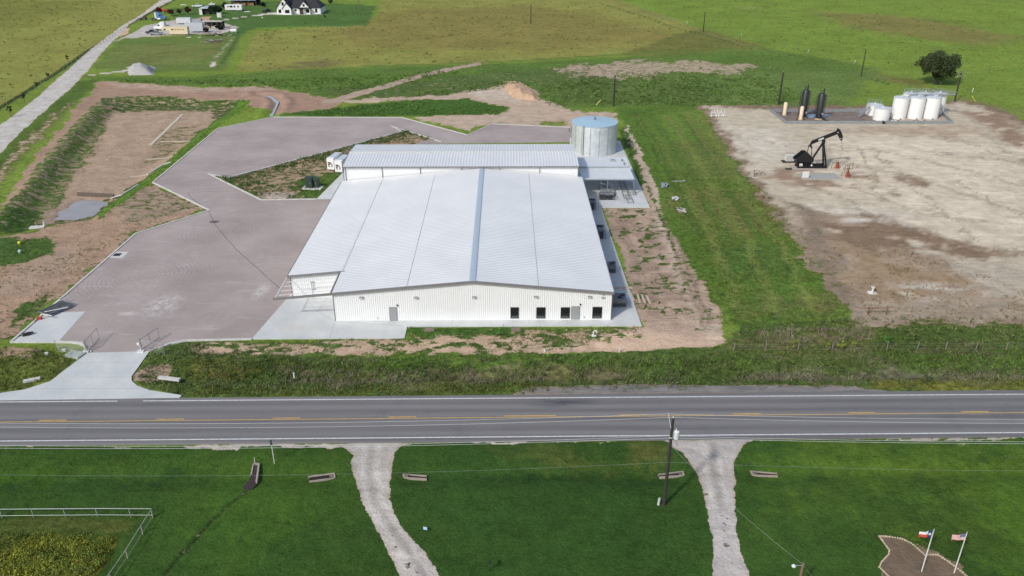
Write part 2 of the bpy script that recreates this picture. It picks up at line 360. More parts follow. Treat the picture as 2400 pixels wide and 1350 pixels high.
LY([(1255, 282), (1330, 285), (1325, 298), (1260, 292)], 2, None, None, DIRT, .35, 2)
# green land east of the warehouse
LY([(1440, 250), (1640, 250), (1700, 320), (1760, 400), (1830, 500), (1900, 580), (1960, 660), (2000, 740), (1720, 770), (1660, 700), (1590, 590), (1530, 480), (1500, 400), (1460, 300)], 2, (.095, .17, .028), .8, DIRT, .10, 2)
LY([(1540, 250), (1640, 256), (1700, 330), (1560, 340)], 6, (.12, .20, .035), .7, wig=4)
LY([(1690, 560), (1850, 570), (1880, 640), (1700, 650)], 6, (.07, .135, .03), .9, None, .1, 3)
LY([(1560, 330), (1700, 330), (1740, 420), (1600, 440)], 8, (.12, .16, .04), .8, TAN, .2, 5)
LY([(1560, 440), (1780, 450), (1840, 540), (1650, 560)], 8, (.15, .16, .05), .8, None, None, 5)
LY([(1780, 690), (1960, 690), (1980, 730), (1740, 730)], 6, (.14, .15, .05), .8, None, None, 4)
for dx in (24, 60, 96, 132, 168):
    LL([(1470 + dx, 270), (1530 + dx, 360), (1590 + dx, 470), (1660 + dx * 1.1, 600), (1700 + dx * 1.2, 720)], .8, 1.6, (.15, .20, .05) if dx % 72 == 24 else (.085, .15, .03), .7, None, None, 1.2)
for dx in (0, 12):
    LL([(1478 + dx, 262), (1530 + dx, 340), (1580 + dx, 440), (1640 + dx, 560)], .35, .5, (.07, .125, .025), .7, None, None, .8)
    LL([(1600 + dx, 262), (1660 + dx, 350), (1700 + dx, 420)], .35, .5, (.15, .17, .05), .7, None, None, .8)
# dirt strip beside the slab, and in front
LY([(1415, 486), (1522, 486), (1460, 330), (1470, 290), (1500, 350), (1530, 420), (1560, 520), (1610, 610), (1680, 720), (1700, 800), (1640, 835), (1400, 835), (1200, 815), (1210, 795), (1504, 765)], 2.2, None, None, (.47, .345, .26), .92, .8)
LY([(1450, 300), (1475, 310), (1510, 420), (1500, 440), (1470, 360)], 1, (.05, .11, .02), .9, None, 0, 1)  # darker green paints the water tank's cast shadow on the grass
LY([(1420, 490), (1560, 500), (1640, 700), (1500, 760)], 4, None, .95, (.36, .26, .195), None, 4, pt=.5, ps=.3)
LL([(1470, 290), (1500, 350), (1535, 430), (1565, 560), (1620, 690), (1680, 800)], .9, 2, None, None, (.54, .44, .34), None, 1.2)
LL([(1462, 300), (1497, 390), (1540, 490), (1590, 610), (1640, 700)], .45, .7, (.07, .12, .03), .9, None, .42, .9)
LY([(1560, 600), (1600, 600), (1700, 780), (1640, 800)], 3, (.08, .12, .03), .9, None, .55, 2.5, pt=.44, ps=.5)
LY([(1425, 490), (1540, 490), (1620, 740), (1500, 750)], 3, (.075, .12, .03), .95, None, .45, 2.5, pt=.51, ps=.8)
for dx in (0, 14):
    LL([(1548 + dx, 480), (1585 + dx, 600), (1650 + dx, 760)], .35, .6, None, None, (.33, .235, .17), None, .6)
    LL([(1440 + dx, 500), (1480 + dx, 600), (1530 + dx, 740)], .3, .6, None, None, (.36, .26, .19), None, .6)
LY([(1240, 815), (1480, 775), (1700, 800), (1640, 836), (1400, 838)], 4, None, None, (.66, .48, .34), .97, 2)
LY([(380, 800), (590, 798), (950, 795), (960, 770), (1500, 768), (1400, 800), (1200, 830), (900, 835), (500, 835), (420, 830)], 1.5, (.08, .135, .03), 1, (.50, .36, .25), .55, 1.5)
LY([(440, 812), (900, 800), (1250, 795), (1400, 800), (1400, 828), (1000, 830), (600, 836), (450, 826)], 2, None, None, (.53, .385, .27), .80, 2, pt=.43, ps=.55)
LY([(1000, 775), (1500, 772), (1480, 800), (1240, 832), (900, 835), (960, 800)], 2, (.075, .13, .03), 1, None, .42, 2, pt=.51, ps=.9)
LY([(400, 800), (960, 798), (940, 830), (420, 835)], 2, (.075, .13, .03), 1, None, .40, 2, pt=.52, ps=.9)
LY([(950, 766), (1230, 768), (1200, 785), (940, 785)], 1.2, (.06, .13, .024), 1, DIRT, .25, 1)
# island
LY([(491, 408), (540, 415), (940, 307), (918, 295), (1035, 332), (972, 337), (806, 415), (742, 466), (612, 468)], 1.0, (.065, .115, .028), 1, DIRT, .52, 1)
LY([(640, 400), (800, 340), (940, 310), (1000, 330), (800, 400), (680, 430)], 3, None, None, DIRT, .55, 2)
LY([(700, 425), (790, 400), (800, 420), (745, 462), (690, 462)], 2, (.08, .14, .028), .9, DIRT, .2, 1.5)
LY([(605, 450), (690, 452), (680, 466), (615, 466)], 1.2, None, None, (.50, .40, .33), .9, .8)
# verge north of the road
LY([(-300, 822), (200, 822), (150, 870), (60, 915), (-200, 935)], 1.5, (.115, .15, .032), .9, DIRT, .15, 1)
LY([(-100, 815), (120, 812), (60, 840), (-100, 845)], 1.5, None, None, DIRT, .6, 1)
LY([(352, 826), (440, 802), (470, 830), (900, 836), (1300, 830), (1700, 810), (1740, 760), (2000, 745), (2600, 745), (2600, 922), (2050, 922), (1300, 922), (1200, 930), (430, 932), (320, 900), (310, 880)], .8, WEED, 1, DIRT, .12, .5)
LY([(650, 866), (1450, 860), (1460, 888), (650, 892)], 4, (.17, .15, .095), 1, BRN, .3, 3)
LY([(900, 838), (1400, 836), (1380, 860), (900, 862)], 3, (.095, .17, .03), 1, None, None, 3)
LY([(450, 842), (620, 846), (600, 875), (460, 872)], 3, (.16, .165, .04), 1, None, None, 3)
LY([(1850, 872), (2300, 870), (2400, 885), (2000, 893), (1700, 890)], 4, (.17, .155, .10), 1, BRN, .3, 3)
LY([(315, 895), (318, 872), (345, 855), (400, 850), (420, 868), (360, 895)], 1.2, None, None, (.42, .30, .22), .62, 1)
LY([(1740, 790), (2050, 760), (2000, 830), (1720, 830)], 4, OLIVE, 1, BRN, .35, 3)
LY([(1000, 870), (1400, 860), (1400, 890), (950, 900)], 5, OLIVE, 1, STRAW, .3, 2)
LY([(2050, 890), (2600, 880), (2600, 912), (2050, 912)], 1.5, (.15, .16, .035), 1, None, None, 1)
LY([(1240, 908), (1500, 902), (2000, 905), (2060, 918), (2400, 916), (2400, 920), (1200, 926)], .6, None, None, (.25, .225, .205), 1.05, .4)

# caliche pad
PADP = [(1655, 250), (1800, 258), (2130, 252), (2260, 240), (2340, 265), (2420, 310), (2700, 420), (2700, 740), (2400, 740), (2040, 745), (1980, 700), (1900, 590), (1850, 520), (1760, 400), (1690, 300)]
LY([(1640, 248), (1820, 250), (2130, 246), (2270, 235), (2350, 258), (2430, 300), (2750, 410), (2750, 790), (2400, 760), (2020, 760), (1960, 700), (1880, 590), (1830, 520), (1740, 400), (1670, 300)], 2.5, OLIVE, 1, BRN, .8, 2.5)
LY(PADP, 3, None, .3, (.53, .46, .345), 1.1, 3)
LY([(1960, 320), (2200, 310), (2420, 380), (2420, 600), (2250, 560), (2060, 480), (1960, 430)], 12, None, None, (.62, .535, .405), None, 10)
LY([(1700, 300), (1800, 300), (1860, 340), (1800, 400), (1740, 350)], 6, None, None, (.60, .535, .43), None, 6)
LY([(1900, 480), (2050, 490), (2150, 540), (2000, 540)], 6, None, None, (.62, .56, .465), None, 6)
LY([(1850, 470), (2000, 500), (2200, 560), (2350, 600), (2300, 640), (2420, 690), (2420, 745), (2040, 750), (1960, 690), (1880, 590)], 6, OLIVE, 1, (.39, .30, .215), .85, 4, pt=.47, ps=.22)
LY([(1900, 520), (2050, 510), (2200, 555), (2380, 600), (2300, 625), (2150, 600), (1990, 590)], 6, None, None, (.25, .175, .115), .9, 5, pt=.47, ps=.3)
LY([(1845, 470), (1900, 480), (1990, 640), (2050, 740), (2000, 745), (1950, 690)], 4, OLIVE, 1, (.28, .215, .155), .66, 3)
LY([(1990, 700), (2420, 705), (2600, 750), (2000, 760)], 4, OLIVE, 1, (.38, .31, .225), .75, 3)
LY([(1970, 560), (2100, 620), (2250, 640), (2400, 640), (2420, 690), (2200, 690), (2060, 700), (1990, 660)], 5, (.17, .15, .06), 1, (.36, .26, .165), .75, 4)
LY([(2080, 672), (2180, 665), (2330, 690), (2250, 702), (2130, 700)], 4, None, None, (.55, .49, .40), .9, 3, pt=.42, ps=.3)
LY([(2200, 600), (2420, 640), (2420, 690), (2330, 690), (2260, 650)], 4, None, None, CAL, .9, 3)
LY([(1820, 395), (2010, 385), (2060, 430), (1900, 450), (1800, 420)], 4, None, None, (.33, .235, .165), None, 3, pt=.45, ps=.4)
LY([(2100, 405), (2180, 420), (2170, 440), (2090, 425)], 2.5, None, None, (.27, .19, .13), .8, 2)
LY([(2240, 262), (2330, 300), (2420, 400), (2420, 330), (2350, 262)], 5, None, None, (.30, .21, .145), .9, 3, pt=.42, ps=.3)
LY([(2000, 300), (2300, 290), (2330, 330), (2100, 312), (1900, 310)], 4, None, None, (.46, .36, .265), .9, 3, pt=.4, ps=.3)
LY([(2100, 255), (2160, 255), (2160, 290), (2080, 292)], 2, None, None, (.45, .35, .25), .9, 1)
LY([(2050, 440), (2110, 450), (2200, 500), (2150, 500)], 4, None, None, (.30, .25, .18), None, 4, pt=.42, ps=.35)
LY([(2190, 320), (2330, 350), (2380, 380), (2250, 370)], 8, None, None, (.33, .28, .215), None, 8, pt=.5, ps=.2)
LY([(1900, 320), (2400, 340), (2420, 560), (2050, 500), (1900, 400)], 10, None, None, (.67, .58, .44), None, 8, pt=.56, ps=.18)
for pts in ([(1690, 310), (1850, 345), (1960, 350)], [(2010, 340), (2050, 420), (2060, 470)], [(2040, 350), (2180, 470), (2290, 560)], [(1900, 440), (1990, 470), (2080, 530)], [(2130, 300), (2260, 330), (2400, 390)], [(2240, 420), (2330, 480), (2420, 520)]):
    LL(pts, .3, .8, None, None, (.36, .30, .215), None, 2)
for pts in ([(2230, 250), (2300, 300), (2360, 360)], [(1880, 330), (2100, 360), (2380, 430)], [(2000, 440), (2150, 500), (2300, 520)], [(1960, 380), (2150, 420), (2400, 500)], [(1850, 300), (2020, 310), (2250, 330)]):
    LL(pts, .5, 1.2, None, None, (.42, .355, .265), .75, 1.5)
# basin
LY([(245, 234), (340, 228), (590, 240), (500, 306), (430, 370), (310, 465), (245, 500), (215, 520), (0, 545), (-40, 540), (0, 502), (88, 402), (166, 302)], 1.5, (.055, .105, .022), .8, (.37, .26, .18), .42, 1.5, BZ * .5)
LY([(190, 275), (262, 240), (255, 300), (190, 400), (150, 440), (130, 420), (160, 340)], 3, None, None, (.27, .19, .135), .78, 2, BZ * .5, pt=.40, ps=.35)
LY([(262, 268), (300, 262), (490, 262), (500, 285), (440, 320), (400, 380), (330, 430), (270, 462), (180, 470), (130, 520), (150, 470), (190, 400), (230, 320)], 1.5, None, None, (.43, .315, .22), .98, 2, BZ)
LY([(380, 300), (470, 290), (440, 350), (330, 400), (330, 370)], 3, OLIVE, .8, (.40, .29, .2), .55, 2, BZ)
LY([(190, 275), (262, 240), (250, 300), (185, 400), (115, 495), (60, 540), (0, 540), (0, 506), (88, 406), (166, 306)], 2, (.09, .15, .035), .8, (.36, .26, .18), .45, 2.5, BZ * .5)
LY([(560, 238), (590, 240), (500, 305), (375, 410), (300, 470), (225, 520), (240, 490), (330, 430), (440, 330), (500, 280)], 1, (.10, .20, .03), .6, None, .03, 1, BZ * .35)
LY([(0, 505), (110, 495), (90, 540), (0, 550)], 3, (.06, .12, .026), .9, None, .35, 2, BZ * .7)
LY([(105, 500), (150, 480), (180, 465), (130, 520), (110, 525)], 1, None, None, (.33, .25, .19), .9, 1, BZ)
# foreground lawn
LY([(-900, 1046), (0, 1047), (1500, 1031), (3200, 1018), (5000, 2500), (-3000, 2500)], .5, LAWN, .25, DIRT, -.05, .3)
LY([(1000, 1060), (1550, 1050), (1650, 1200), (1600, 1350), (1100, 1350), (930, 1200)], 12, (.033, .080, .016), .25, wig=8)
LY([(1800, 1040), (2420, 1030), (2420, 1230), (2150, 1220), (1850, 1180)], 12, (.080, .145, .020), .35, wig=8)
LY([(1760, 1180), (2000, 1150), (2250, 1200), (2250, 1240), (1950, 1240), (1800, 1300)], 10, (.048, .10, .018), .3, wig=8)
LY([(2330, 1150), (2420, 1100), (2450, 1350), (2340, 1350)], 7, (.075, .15, .018), .3, wig=6)
LY([(400, 1050), (780, 1050), (800, 1200), (600, 1330), (420, 1200)], 8, (.048, .105, .016), .35, wig=6)
LY([(180, 1120), (330, 1110), (500, 1120), (300, 1150)], 3, (.03, .075, .016), .35, wig=4)
LY([(0, 1095), (110, 1100), (100, 1130), (0, 1135)], 3, (.05, .11, .012), .35, wig=3)
LY([(1180, 1050), (1330, 1048), (1420, 1080), (1300, 1090)], 4, (.075, .11, .025), .4, wig=3)
LY([(0, 1060), (560, 1060), (560, 1100), (0, 1110)], 4, (.045, .095, .016), .4, wig=2)
LY([(1480, 1045), (1570, 1045), (1560, 1090), (1470, 1080)], 3, (.10, .12, .03), .5, STRAW, .25, 2)
LY([(2000, 1040), (2400, 1030), (2400, 1080), (2250, 1070), (2050, 1060)], 4, None, None, (.33, .29, .19), .30, 3)
LY([(1100, 1110), (1250, 1105), (1400, 1115), (1150, 1120)], 1, (.022, .055, .012), .4)
LL([(575, 1150), (500, 1215), (430, 1290), (385, 1345)], .16, .25, (.03, .05, .015), .6, (.28, .22, .13), .35, .15)
LY([(0, 1212), (310, 1212), (300, 1245), (150, 1250), (0, 1245)], 1.5, (.075, .10, .022), .6, wig=.6)
LY([(-50, 1248), (268, 1256), (272, 1275), (215, 1360), (-50, 1360)], .5, (.12, .13, .02), 1, (.12, .09, .05), .25, .4)
LL([(-200, 1049), (0, 1047.5), (700, 1042), (1500, 1032), (2400, 1027.5)], .25, .5, None, None, (.46, .41, .35), .52, .7)
LL([(440, 1044.5), (790, 1041)], .45, .6, None, None, (.50, .45, .38), .85, .8)
LL([(1080, 1037), (1230, 1035)], .35, .5, None, None, (.50, .45, .38), .7, .8)
LL([(2120, 1030), (2420, 1027)], .3, .5, None, None, (.50, .45, .38), .7, .8)
LY([(790, 1038), (948, 1037), (920, 1062), (915, 1110), (910, 1160), (925, 1200), (945, 1240), (1000, 1300), (1040, 1365), (940, 1365), (905, 1280), (860, 1200), (835, 1140), (820, 1080), (828, 1068), (800, 1046)], .9, None, .08, (.47, .43, .38), 1.08, .3)
LY([(850, 1185), (915, 1185), (950, 1240), (1010, 1300), (1050, 1365), (950, 1365), (910, 1290)], 3, None, None, (.53, .475, .42), None, .5)
LY([(1560, 1030), (1757, 1029), (1730, 1060), (1717, 1110), (1722, 1200), (1735, 1280), (1760, 1365), (1676, 1365), (1668, 1260), (1655, 1180), (1635, 1110), (1600, 1062), (1575, 1045)], .9, None, .08, (.47, .43, .385), 1.08, .3)
for L_, s_ in (([(868, 1045), (862, 1110), (880, 1180), (935, 1260), (1000, 1360)], 17), ([(1668, 1040), (1672, 1110), (1690, 1200), (1712, 1350)], 17)):
    for d_ in (-s_, s_): LL([(u + d_, v) for u, v in L_], .28, .5, None, None, (.54, .50, .45), None, .3)
    LL(L_, .3, .6, None, None, (.39, .36, .32), None, .3)
LY([(1650, 1190), (1730, 1190), (1760, 1365), (1670, 1365)], 3, None, None, (.50, .455, .42), None, .5)
LY([(2060, 1255), (2110, 1262), (2170, 1300), (2200, 1302), (2260, 1345), (2280, 1370), (2070, 1370), (2062, 1330), (2085, 1290)], .25, None, None, (.17, .125, .085), 1.05, .15)
LY([(2110, 1255), (2200, 1290), (2260, 1330), (2250, 1345), (2200, 1305), (2170, 1303)], .5, None, None, (.21, .16, .10), .6, .3)

def srows():
    ys = [-260.0, -120, -40, 10, 30, 42]; y = 44.0
    while y < 560: ys.append(y); y += max(0.26, 0.26 * (y / 60) ** 1.45)
    while y < 9000: ys.append(y); y *= 1.18
    return np.array(ys)
ys = srows(); sx = list(np.linspace(-1, 1, 560)); k = 1.0; out = []
while k < 40: k *= 1.35; out.append(k)
sx = np.array([-q for q in out[::-1]] + sx + out)
wid = np.maximum(44, 0.70 * ys + 14); wid[ys > 600] = 0.70 * 600 + 14
XX = sx[None, :] * wid[:, None]; YY = np.repeat(ys[:, None], len(sx), 1)
nr, nc = XX.shape
X = XX.ravel(); Y = YY.ravel(); Zg = height(X, Y)
near = (Y > 40) & (Y < 700) & (np.abs(X) < 600)
wx = (fbm(X * .25 + 9, Y * .25) - .5) * 2 + (fbm(X * 1.1, Y * 1.1 + 4, 3) - .5); wy = (fbm(X * .25 + 70, Y * .25 + 31) - .5) * 2 + (fbm(X * 1.1 + 40, Y * 1.1, 3) - .5)
veg = np.zeros((len(X), 4), np.float32); veg[:, :3] = BRT; veg[:, 3] = .6
soil = np.zeros((len(X), 4), np.float32); soil[:, :3] = DIRT; soil[:, 3] = -.05
def put(ly, X, Y, wx, wy, veg, soil, patch=None):
    poly, f, vc, cl, sc, cov, wig = ly
    xs, yy = X + wx * wig, Y + wy * wig
    if poly[0] == 'line': P = poly[1]; pad = poly[2] + f + 2 * wig
    else: P = poly; pad = f + 2 * wig
    xa = min(p[0] for p in P) - pad; xb = max(p[0] for p in P) + pad; ya = min(p[1] for p in P) - pad; yb = max(p[1] for p in P) + pad
    ix = np.where((X > xa) & (X < xb) & (Y > ya) & (Y < yb))[0]
    if not len(ix): return
    d = (poly[2] - ldist(P, xs[ix], yy[ix])) if poly[0] == 'line' else sdf(P, xs[ix], yy[ix])
    w = sstep(-f / 2, f / 2, d)
    if patch: w = w * sstep(patch[0] - .07, patch[0] + .05, fbm(X[ix] * patch[1] * .6 + 5, Y[ix] * patch[1] + 11, 5))
    w = w[:, None]
    if vc is not None: veg[ix, :3] = veg[ix, :3] * (1 - w) + np.array(vc) * w
    if cl is not None: veg[ix, 3] = veg[ix, 3] * (1 - w[:, 0]) + cl * w[:, 0]
    if sc is not None: # soil colour fades in where coverage was low
        soil[ix, :3] = soil[ix, :3] * (1 - w) + np.array(sc) * w
    if cov is not None: soil[ix, 3] = soil[ix, 3] * (1 - w[:, 0]) + cov * w[:, 0]
for i_, ly in enumerate(LAYERS): put(ly, X, Y, wx, wy, veg, soil, PATCH.get(i_))
me = bpy.data.meshes.new('ground')
idx = np.arange(nr * nc).reshape(nr, nc)
q = np.stack([idx[:-1, :-1], idx[:-1, 1:], idx[1:, 1:], idx[1:, :-1]], -1).reshape(-1, 4)
me.vertices.add(len(X)); me.vertices.foreach_set('co', np.stack([X, Y, Zg], 1).astype(np.float32).ravel())
me.loops.add(q.size); me.loops.foreach_set('vertex_index', q.ravel().astype(np.int32))
me.polygons.add(len(q)); me.polygons.foreach_set('loop_start', np.arange(0, q.size, 4, dtype=np.int32)); me.polygons.foreach_set('loop_total', np.full(len(q), 4, np.int32))
me.polygons.foreach_set('use_smooth', np.ones(len(q), bool))
for nm, arr in (('veg', veg), ('soil', soil)):
    a = me.attributes.new(nm, 'FLOAT_COLOR', 'POINT'); a.data.foreach_set('color', arr.ravel())
me.update(); me.validate()
ground = bpy.data.objects.new('ground', me); COL.objects.link(ground); struct(ground)

m, t, b = nodes('ground_mixed'); p = pos(t)
av = t.nodes.new('ShaderNodeAttribute'); av.attribute_name = 'veg'; asl = t.nodes.new('ShaderNodeAttribute'); asl.attribute_name = 'soil'
nf = noise(t, p, 2.6, 5, .65); nm_ = noise(t, p, .45, 5, .6, .4); nl = noise(t, p, .055, 4, .55); st = noise(t, mapv(t, p, (.08, .5, 1)), 1.0, 4, .6)
clump = noise(t, p, 1.1, 6, .7, .3)
tone = math_(t, 'ADD', rng(t, nf, .3, .7, -.18, .18), rng(t, nm_, .3, .7, -.15, .15)); tone = math_(t, 'ADD', tone, rng(t, nl, .3, .7, -.14, .14)); tone = math_(t, 'ADD', tone, rng(t, st, .3, .7, -.08, .08))
cl2 = math_(t, 'MULTIPLY', rng(t, clump, .35, .66, -.5, .5), av.outputs['Alpha']); tone = math_(t, 'ADD', tone, cl2)
tone = math_(t, 'ADD', tone, rng(t, noise(t, p, 6.5, 3, .75), .3, .7, -.40, .40)); dk = rng(t, noise(t, mapv(t, p, (.45, 1, 1)), .75, 7, .75, .4), .56, .68, 0, -.46); tone = math_(t, 'ADD', tone, math_(t, 'MULTIPLY', dk, math_(t, 'ADD', av.outputs['Alpha'], .25)))
tone = math_(t, 'ADD', tone, 1.03)
vc = mixc(t, 1.0, av.outputs['Color'], tone, 'MULTIPLY')
hue = mixc(t, rng(t, noise(t, p, .16, 4, .6), .38, .66, 0, .26), vc, mixc(t, 1.0, vc, (1.55, 1.05, .9), 'MULTIPLY'))
cn = math_(t, 'ADD', math_(t, 'MULTIPLY', rng(t, noise(t, mapv(t, p, (.75, 1.15, 1)), .62, 9, .68, .5), .28, .72), .72), math_(t, 'MULTIPLY', rng(t, noise(t, p, 3.4, 5, .7), .28, .72), .28))
cov = math_(t, 'SUBTRACT', asl.outputs['Alpha'], cn); fac = rng(t, cov, -.07, .07, 0, 1, True)
s1 = noise(t, p, .35, 6, .65, .6); s2 = noise(t, p, 3.0, 5, .7); s3 = noise(t, mapv(t, p, (.12, .9, 1), rot=(0, 0, .35)), 1.0, 5, .65)
stn = math_(t, 'ADD', rng(t, s1, .3, .7, .80, 1.2), rng(t, s2, .3, .7, -.13, .13)); stn = math_(t, 'ADD', stn, rng(t, s3, .3, .7, -.10, .10))
scol = mixc(t, 1.0, asl.outputs['Color'], stn, 'MULTIPLY')
wet = rng(t, noise(t, p, .21, 7, .72, .8), .56, .70, 0, .38)
crk = noise(t, mapv(t, p, (.55, 1.3, 1), rot=(0, 0, .1)), 1.25, 8, .72, .9); amt = rng(t, av.outputs['Alpha'], .15, .8, .08, 1); ck = math_(t, 'MULTIPLY', rng(t, crk, .56, .68, 0, .62), amt)
crk2 = noise(t, mapv(t, p, (.7, 1, 1)), 3.2, 4, .7, .3); ck2 = math_(t, 'MULTIPLY', rng(t, crk2, .58, .72, 0, .45), amt)
scol = mixc(t, ck, scol, mixc(t, 1.0, scol, (.50, .42, .36), 'MULTIPLY')); scol = mixc(t, ck2, scol, mixc(t, 1.0, scol, (.58, .52, .48), 'MULTIPLY'))
scol = mixc(t, rng(t, noise(t, p, .5, 6, .7, .5), .55, .72, 0, .35), scol, mixc(t, 1.0, scol, (1.28, 1.3, 1.32), 'MULTIPLY'))
scol = mixc(t, wet, scol, mixc(t, 1.0, scol, (.62, .52, .45), 'MULTIPLY'))
fin = mixc(t, fac, hue, scol)
t.links.new(fin, b.inputs['Base Color']); b.inputs['Roughness'].default_value = .95; b.inputs['Specular IOR Level'].default_value = .1
hb = math_(t, 'ADD', math_(t, 'MULTIPLY', clump, math_(t, 'ADD', av.outputs['Alpha'], .35)), math_(t, 'MULTIPLY', nf, .5))
bump(t, b, hb, .75, .35)
me.materials.append(m)

# ---------------------------------------------------------------- hard surfaces
def spot(t, p, c, rx, ry, rot=0.0, soft=.5):
    v = mapv(t, p, (1, 1, 0), (-c[0], -c[1], 0)); v = mapv(t, v, (1 / rx, 1 / ry, 1), rot=(0, 0, rot))
    ln = t.nodes.new('ShaderNodeVectorMath'); ln.operation = 'LENGTH'; t.links.new(v, ln.inputs[0]); return rng(t, ln.outputs['Value'], 1.0, 1.0 - soft, 0, 1)
m, t, b = nodes('yard_pavement'); p = pos(t)
c = mixc(t, rng(t, noise(t, p, .09, 5, .6), .35, .65), (.325, .27, .25), (.41, .35, .322))
c = mixc(t, rng(t, noise(t, mapv(t, p, (.25, 1.1, 1), rot=(0, 0, .25)), .5, 7, .7), .56, .74, 0, .5), c, (.56, .51, .48))
c = mixc(t, rng(t, noise(t, p, .3, 7, .7), .58, .75, 0, .3), c, (.27, .22, .20))
c = mixc(t, rng(t, noise(t, mapv(t, p, (.3, 1.3, 1), rot=(0, 0, .9)), .9, 6, .75), .62, .76, 0, .4), c, (.60, .56, .53)); c = mixc(t, rng(t, noise(t, p, 1.6, 6, .8), .60, .74, 0, .32), c, (.25, .205, .185))
gr = noise(t, p, 6, 4, .8); c = mixc(t, 1.0, c, rng(t, gr, .3, .7, .86, 1.12), 'MULTIPLY')
br = noise(t, p, .9, 7, .75)
for (u, v, rx, ry, r) in ((382, 716, 3.6, 5.5, -.9), (612, 684, 1.6, 3.6, -1.0), (300, 735, 2, 1, 0), (985, 325, 5, 1.5, 0)):
    g = G(u, v); k = math_(t, 'MULTIPLY', spot(t, p, g, rx, ry, r, .8), rng(t, br, .42, .56, 0, 1)); c = mixc(t, math_(t, 'MULTIPLY', k, .75), c, (.62, .58, .54))
rv = t.nodes.new('ShaderNodeTexWave'); rv.wave_type = 'RINGS'; rv.rings_direction = 'Z'; rv.inputs['Scale'].default_value = .5; rv.inputs['Distortion'].default_value = 1.2
for (u, v, rad) in ((505, 545, 9), (330, 650, 13), (420, 440, 8)):
    g = G(u, v); w_ = t.nodes.new('ShaderNodeTexWave'); w_.wave_type = 'RINGS'; w_.rings_direction = 'Z'; w_.inputs['Scale'].default_value = .45; w_.inputs['Distortion'].default_value = 1.5; w_.inputs['Detail'].default_value = 3
    t.links.new(mapv(t, p, (1, 1, 0), (-g[0], -g[1], 0)), w_.inputs[0])
    k = math_(t, 'MULTIPLY', rng(t, w_.outputs['Fac'], .72, 1, 0, .62), spot(t, p, g, rad, rad, 0, .4)); k = math_(t, 'MULTIPLY', k, rng(t, br, .42, .55)); c = mixc(t, k, c, (.22, .185, .17))
t.links.new(c, b.inputs['Base Color']); b.inputs['Roughness'].default_value = .85; bump(t, b, gr, .3, .02); PAVM = m
m, t, b = nodes('concrete_light'); p = pos(t)
c = mixc(t, rng(t, noise(t, p, .25, 5, .6), .35, .65), (.50, .52, .51), (.60, .61, .595))
c = mixc(t, rng(t, noise(t, mapv(t, p, (1, .3, 1), rot=(0, 0, -.5)), .3, 6, .7), .58, .75, 0, .5), c, (.44, .43, .41))
c = mixc(t, math_(t, 'MULTIPLY', spot(t, p, G(690, 770), 4, 2, .6, .9), rng(t, noise(t, p, .8, 5), .4, .6, 0, .7)), c, (.60, .53, .40))
c = mixc(t, 1.0, c, rng(t, noise(t, p, 5, 3, .7), .3, .7, .95, 1.05), 'MULTIPLY')
t.links.new(c, b.inputs['Base Color']); b.inputs['Roughness'].default_value = .7; CONM = m
KERB = M('kerb_concrete', (.58, .57, .54), .8, dirt=(.4, .36, .3), dirt_amt=.5)
JOINT = M('joint_dark', (.10, .095, .09), .9)
struct(MB().prism(PAVE_W, -.35, .06).build('pavement', PAVM))
for k, (z, pl) in CONC.items(): struct(MB().prism(pl, -.35, z).build({'apron': 'concrete_apron', 'walk': 'concrete_walk', 'rear': 'concrete_slab', 'drive': 'driveway', 'corner': 'concrete_pad'}[k], CONM))
kb = MB()
for seg in ([(25, 801), (318, 547), (491, 492), (358, 427), (510, 301), (640, 274), (942, 275), (1096, 316)], [(1096, 316), (1154, 290), (1338, 298)], [(1035, 332), (918, 295), (942, 308), (538, 415), (491, 408), (612, 468), (742, 466)],
            [(204, 827), (200, 812), (188, 804), (165, 801), (25, 801)], [(590, 794), (440, 797), (400, 804), (372, 815)]):
    w_ = .32 if seg[0] != (1035, 332) else .42
    kb.strip(GP(seg, .12), w_, -.2, .17)
struct(kb.build('kerb', KERB))
jm = MB()
for pl, w_ in (([(502, 522), (512, 536), (530, 558), (560, 590), (600, 626), (640, 662), (655, 675)], .09), ([(440, 452), (470, 450), (520, 448), (560, 447)], .07), ([(440, 452), (446, 462), (468, 478), (490, 494), (500, 518)], .09)):
    P = GP(pl, .066); P2 = []
    for a_, b_ in zip(P[:-1], P[1:]):
        for i in range(6): P2.append((a_[0] + (b_[0] - a_[0]) * i / 6 + rnd.uniform(-.06, .06), a_[1] + (b_[1] - a_[1]) * i / 6 + rnd.uniform(-.06, .06)))
    jm.strip(P2 + [P[-1]], w_, .05, .066)
struct(jm.build('pavement_crack', JOINT))
jm = MB(); yj = G(780, 770, .08)[1]
jm.strip(GP([(785, 753), (772, 793)], .082), .04, .05, .082); jm.strip(GP([(787, 754), (945, 763)], .082), .04, .05, .082); jm.strip(GP([(785, 752), (745, 730), (728, 718)], .082), .04, .05, .082)
jm.strip(GP([(745, 730), (776, 680)], .082), .04, .05, .082)
for u in (1060, 1150, 1240, 1330): jm.strip([(G(u, 755)[0], YF - .02), (G(u, 755)[0], G(u, 762.5)[1])], .03, .06, .097)
for v in (560, 620, 680): jm.strip([(XR + .1, G(1450, v)[1]), (G(1409 + (v - 486) * .34, v)[0] - .1, G(1450, v)[1])], .03, .06, .097)
xq = G(1515, 484)[0]
for v in (455,): jm.strip([G(1400, v), G(1505, v)], .03, .06, .097)
for v in (850, 885, 912): jm.strip([G({850: 172, 885: 130, 912: 70}[v], v), G({850: 328, 885: 310, 912: 345}[v], v)], .03, .05, .078)
struct(jm.build('concrete_joint', M('joint_grey', (.30, .29, .28), .9)))
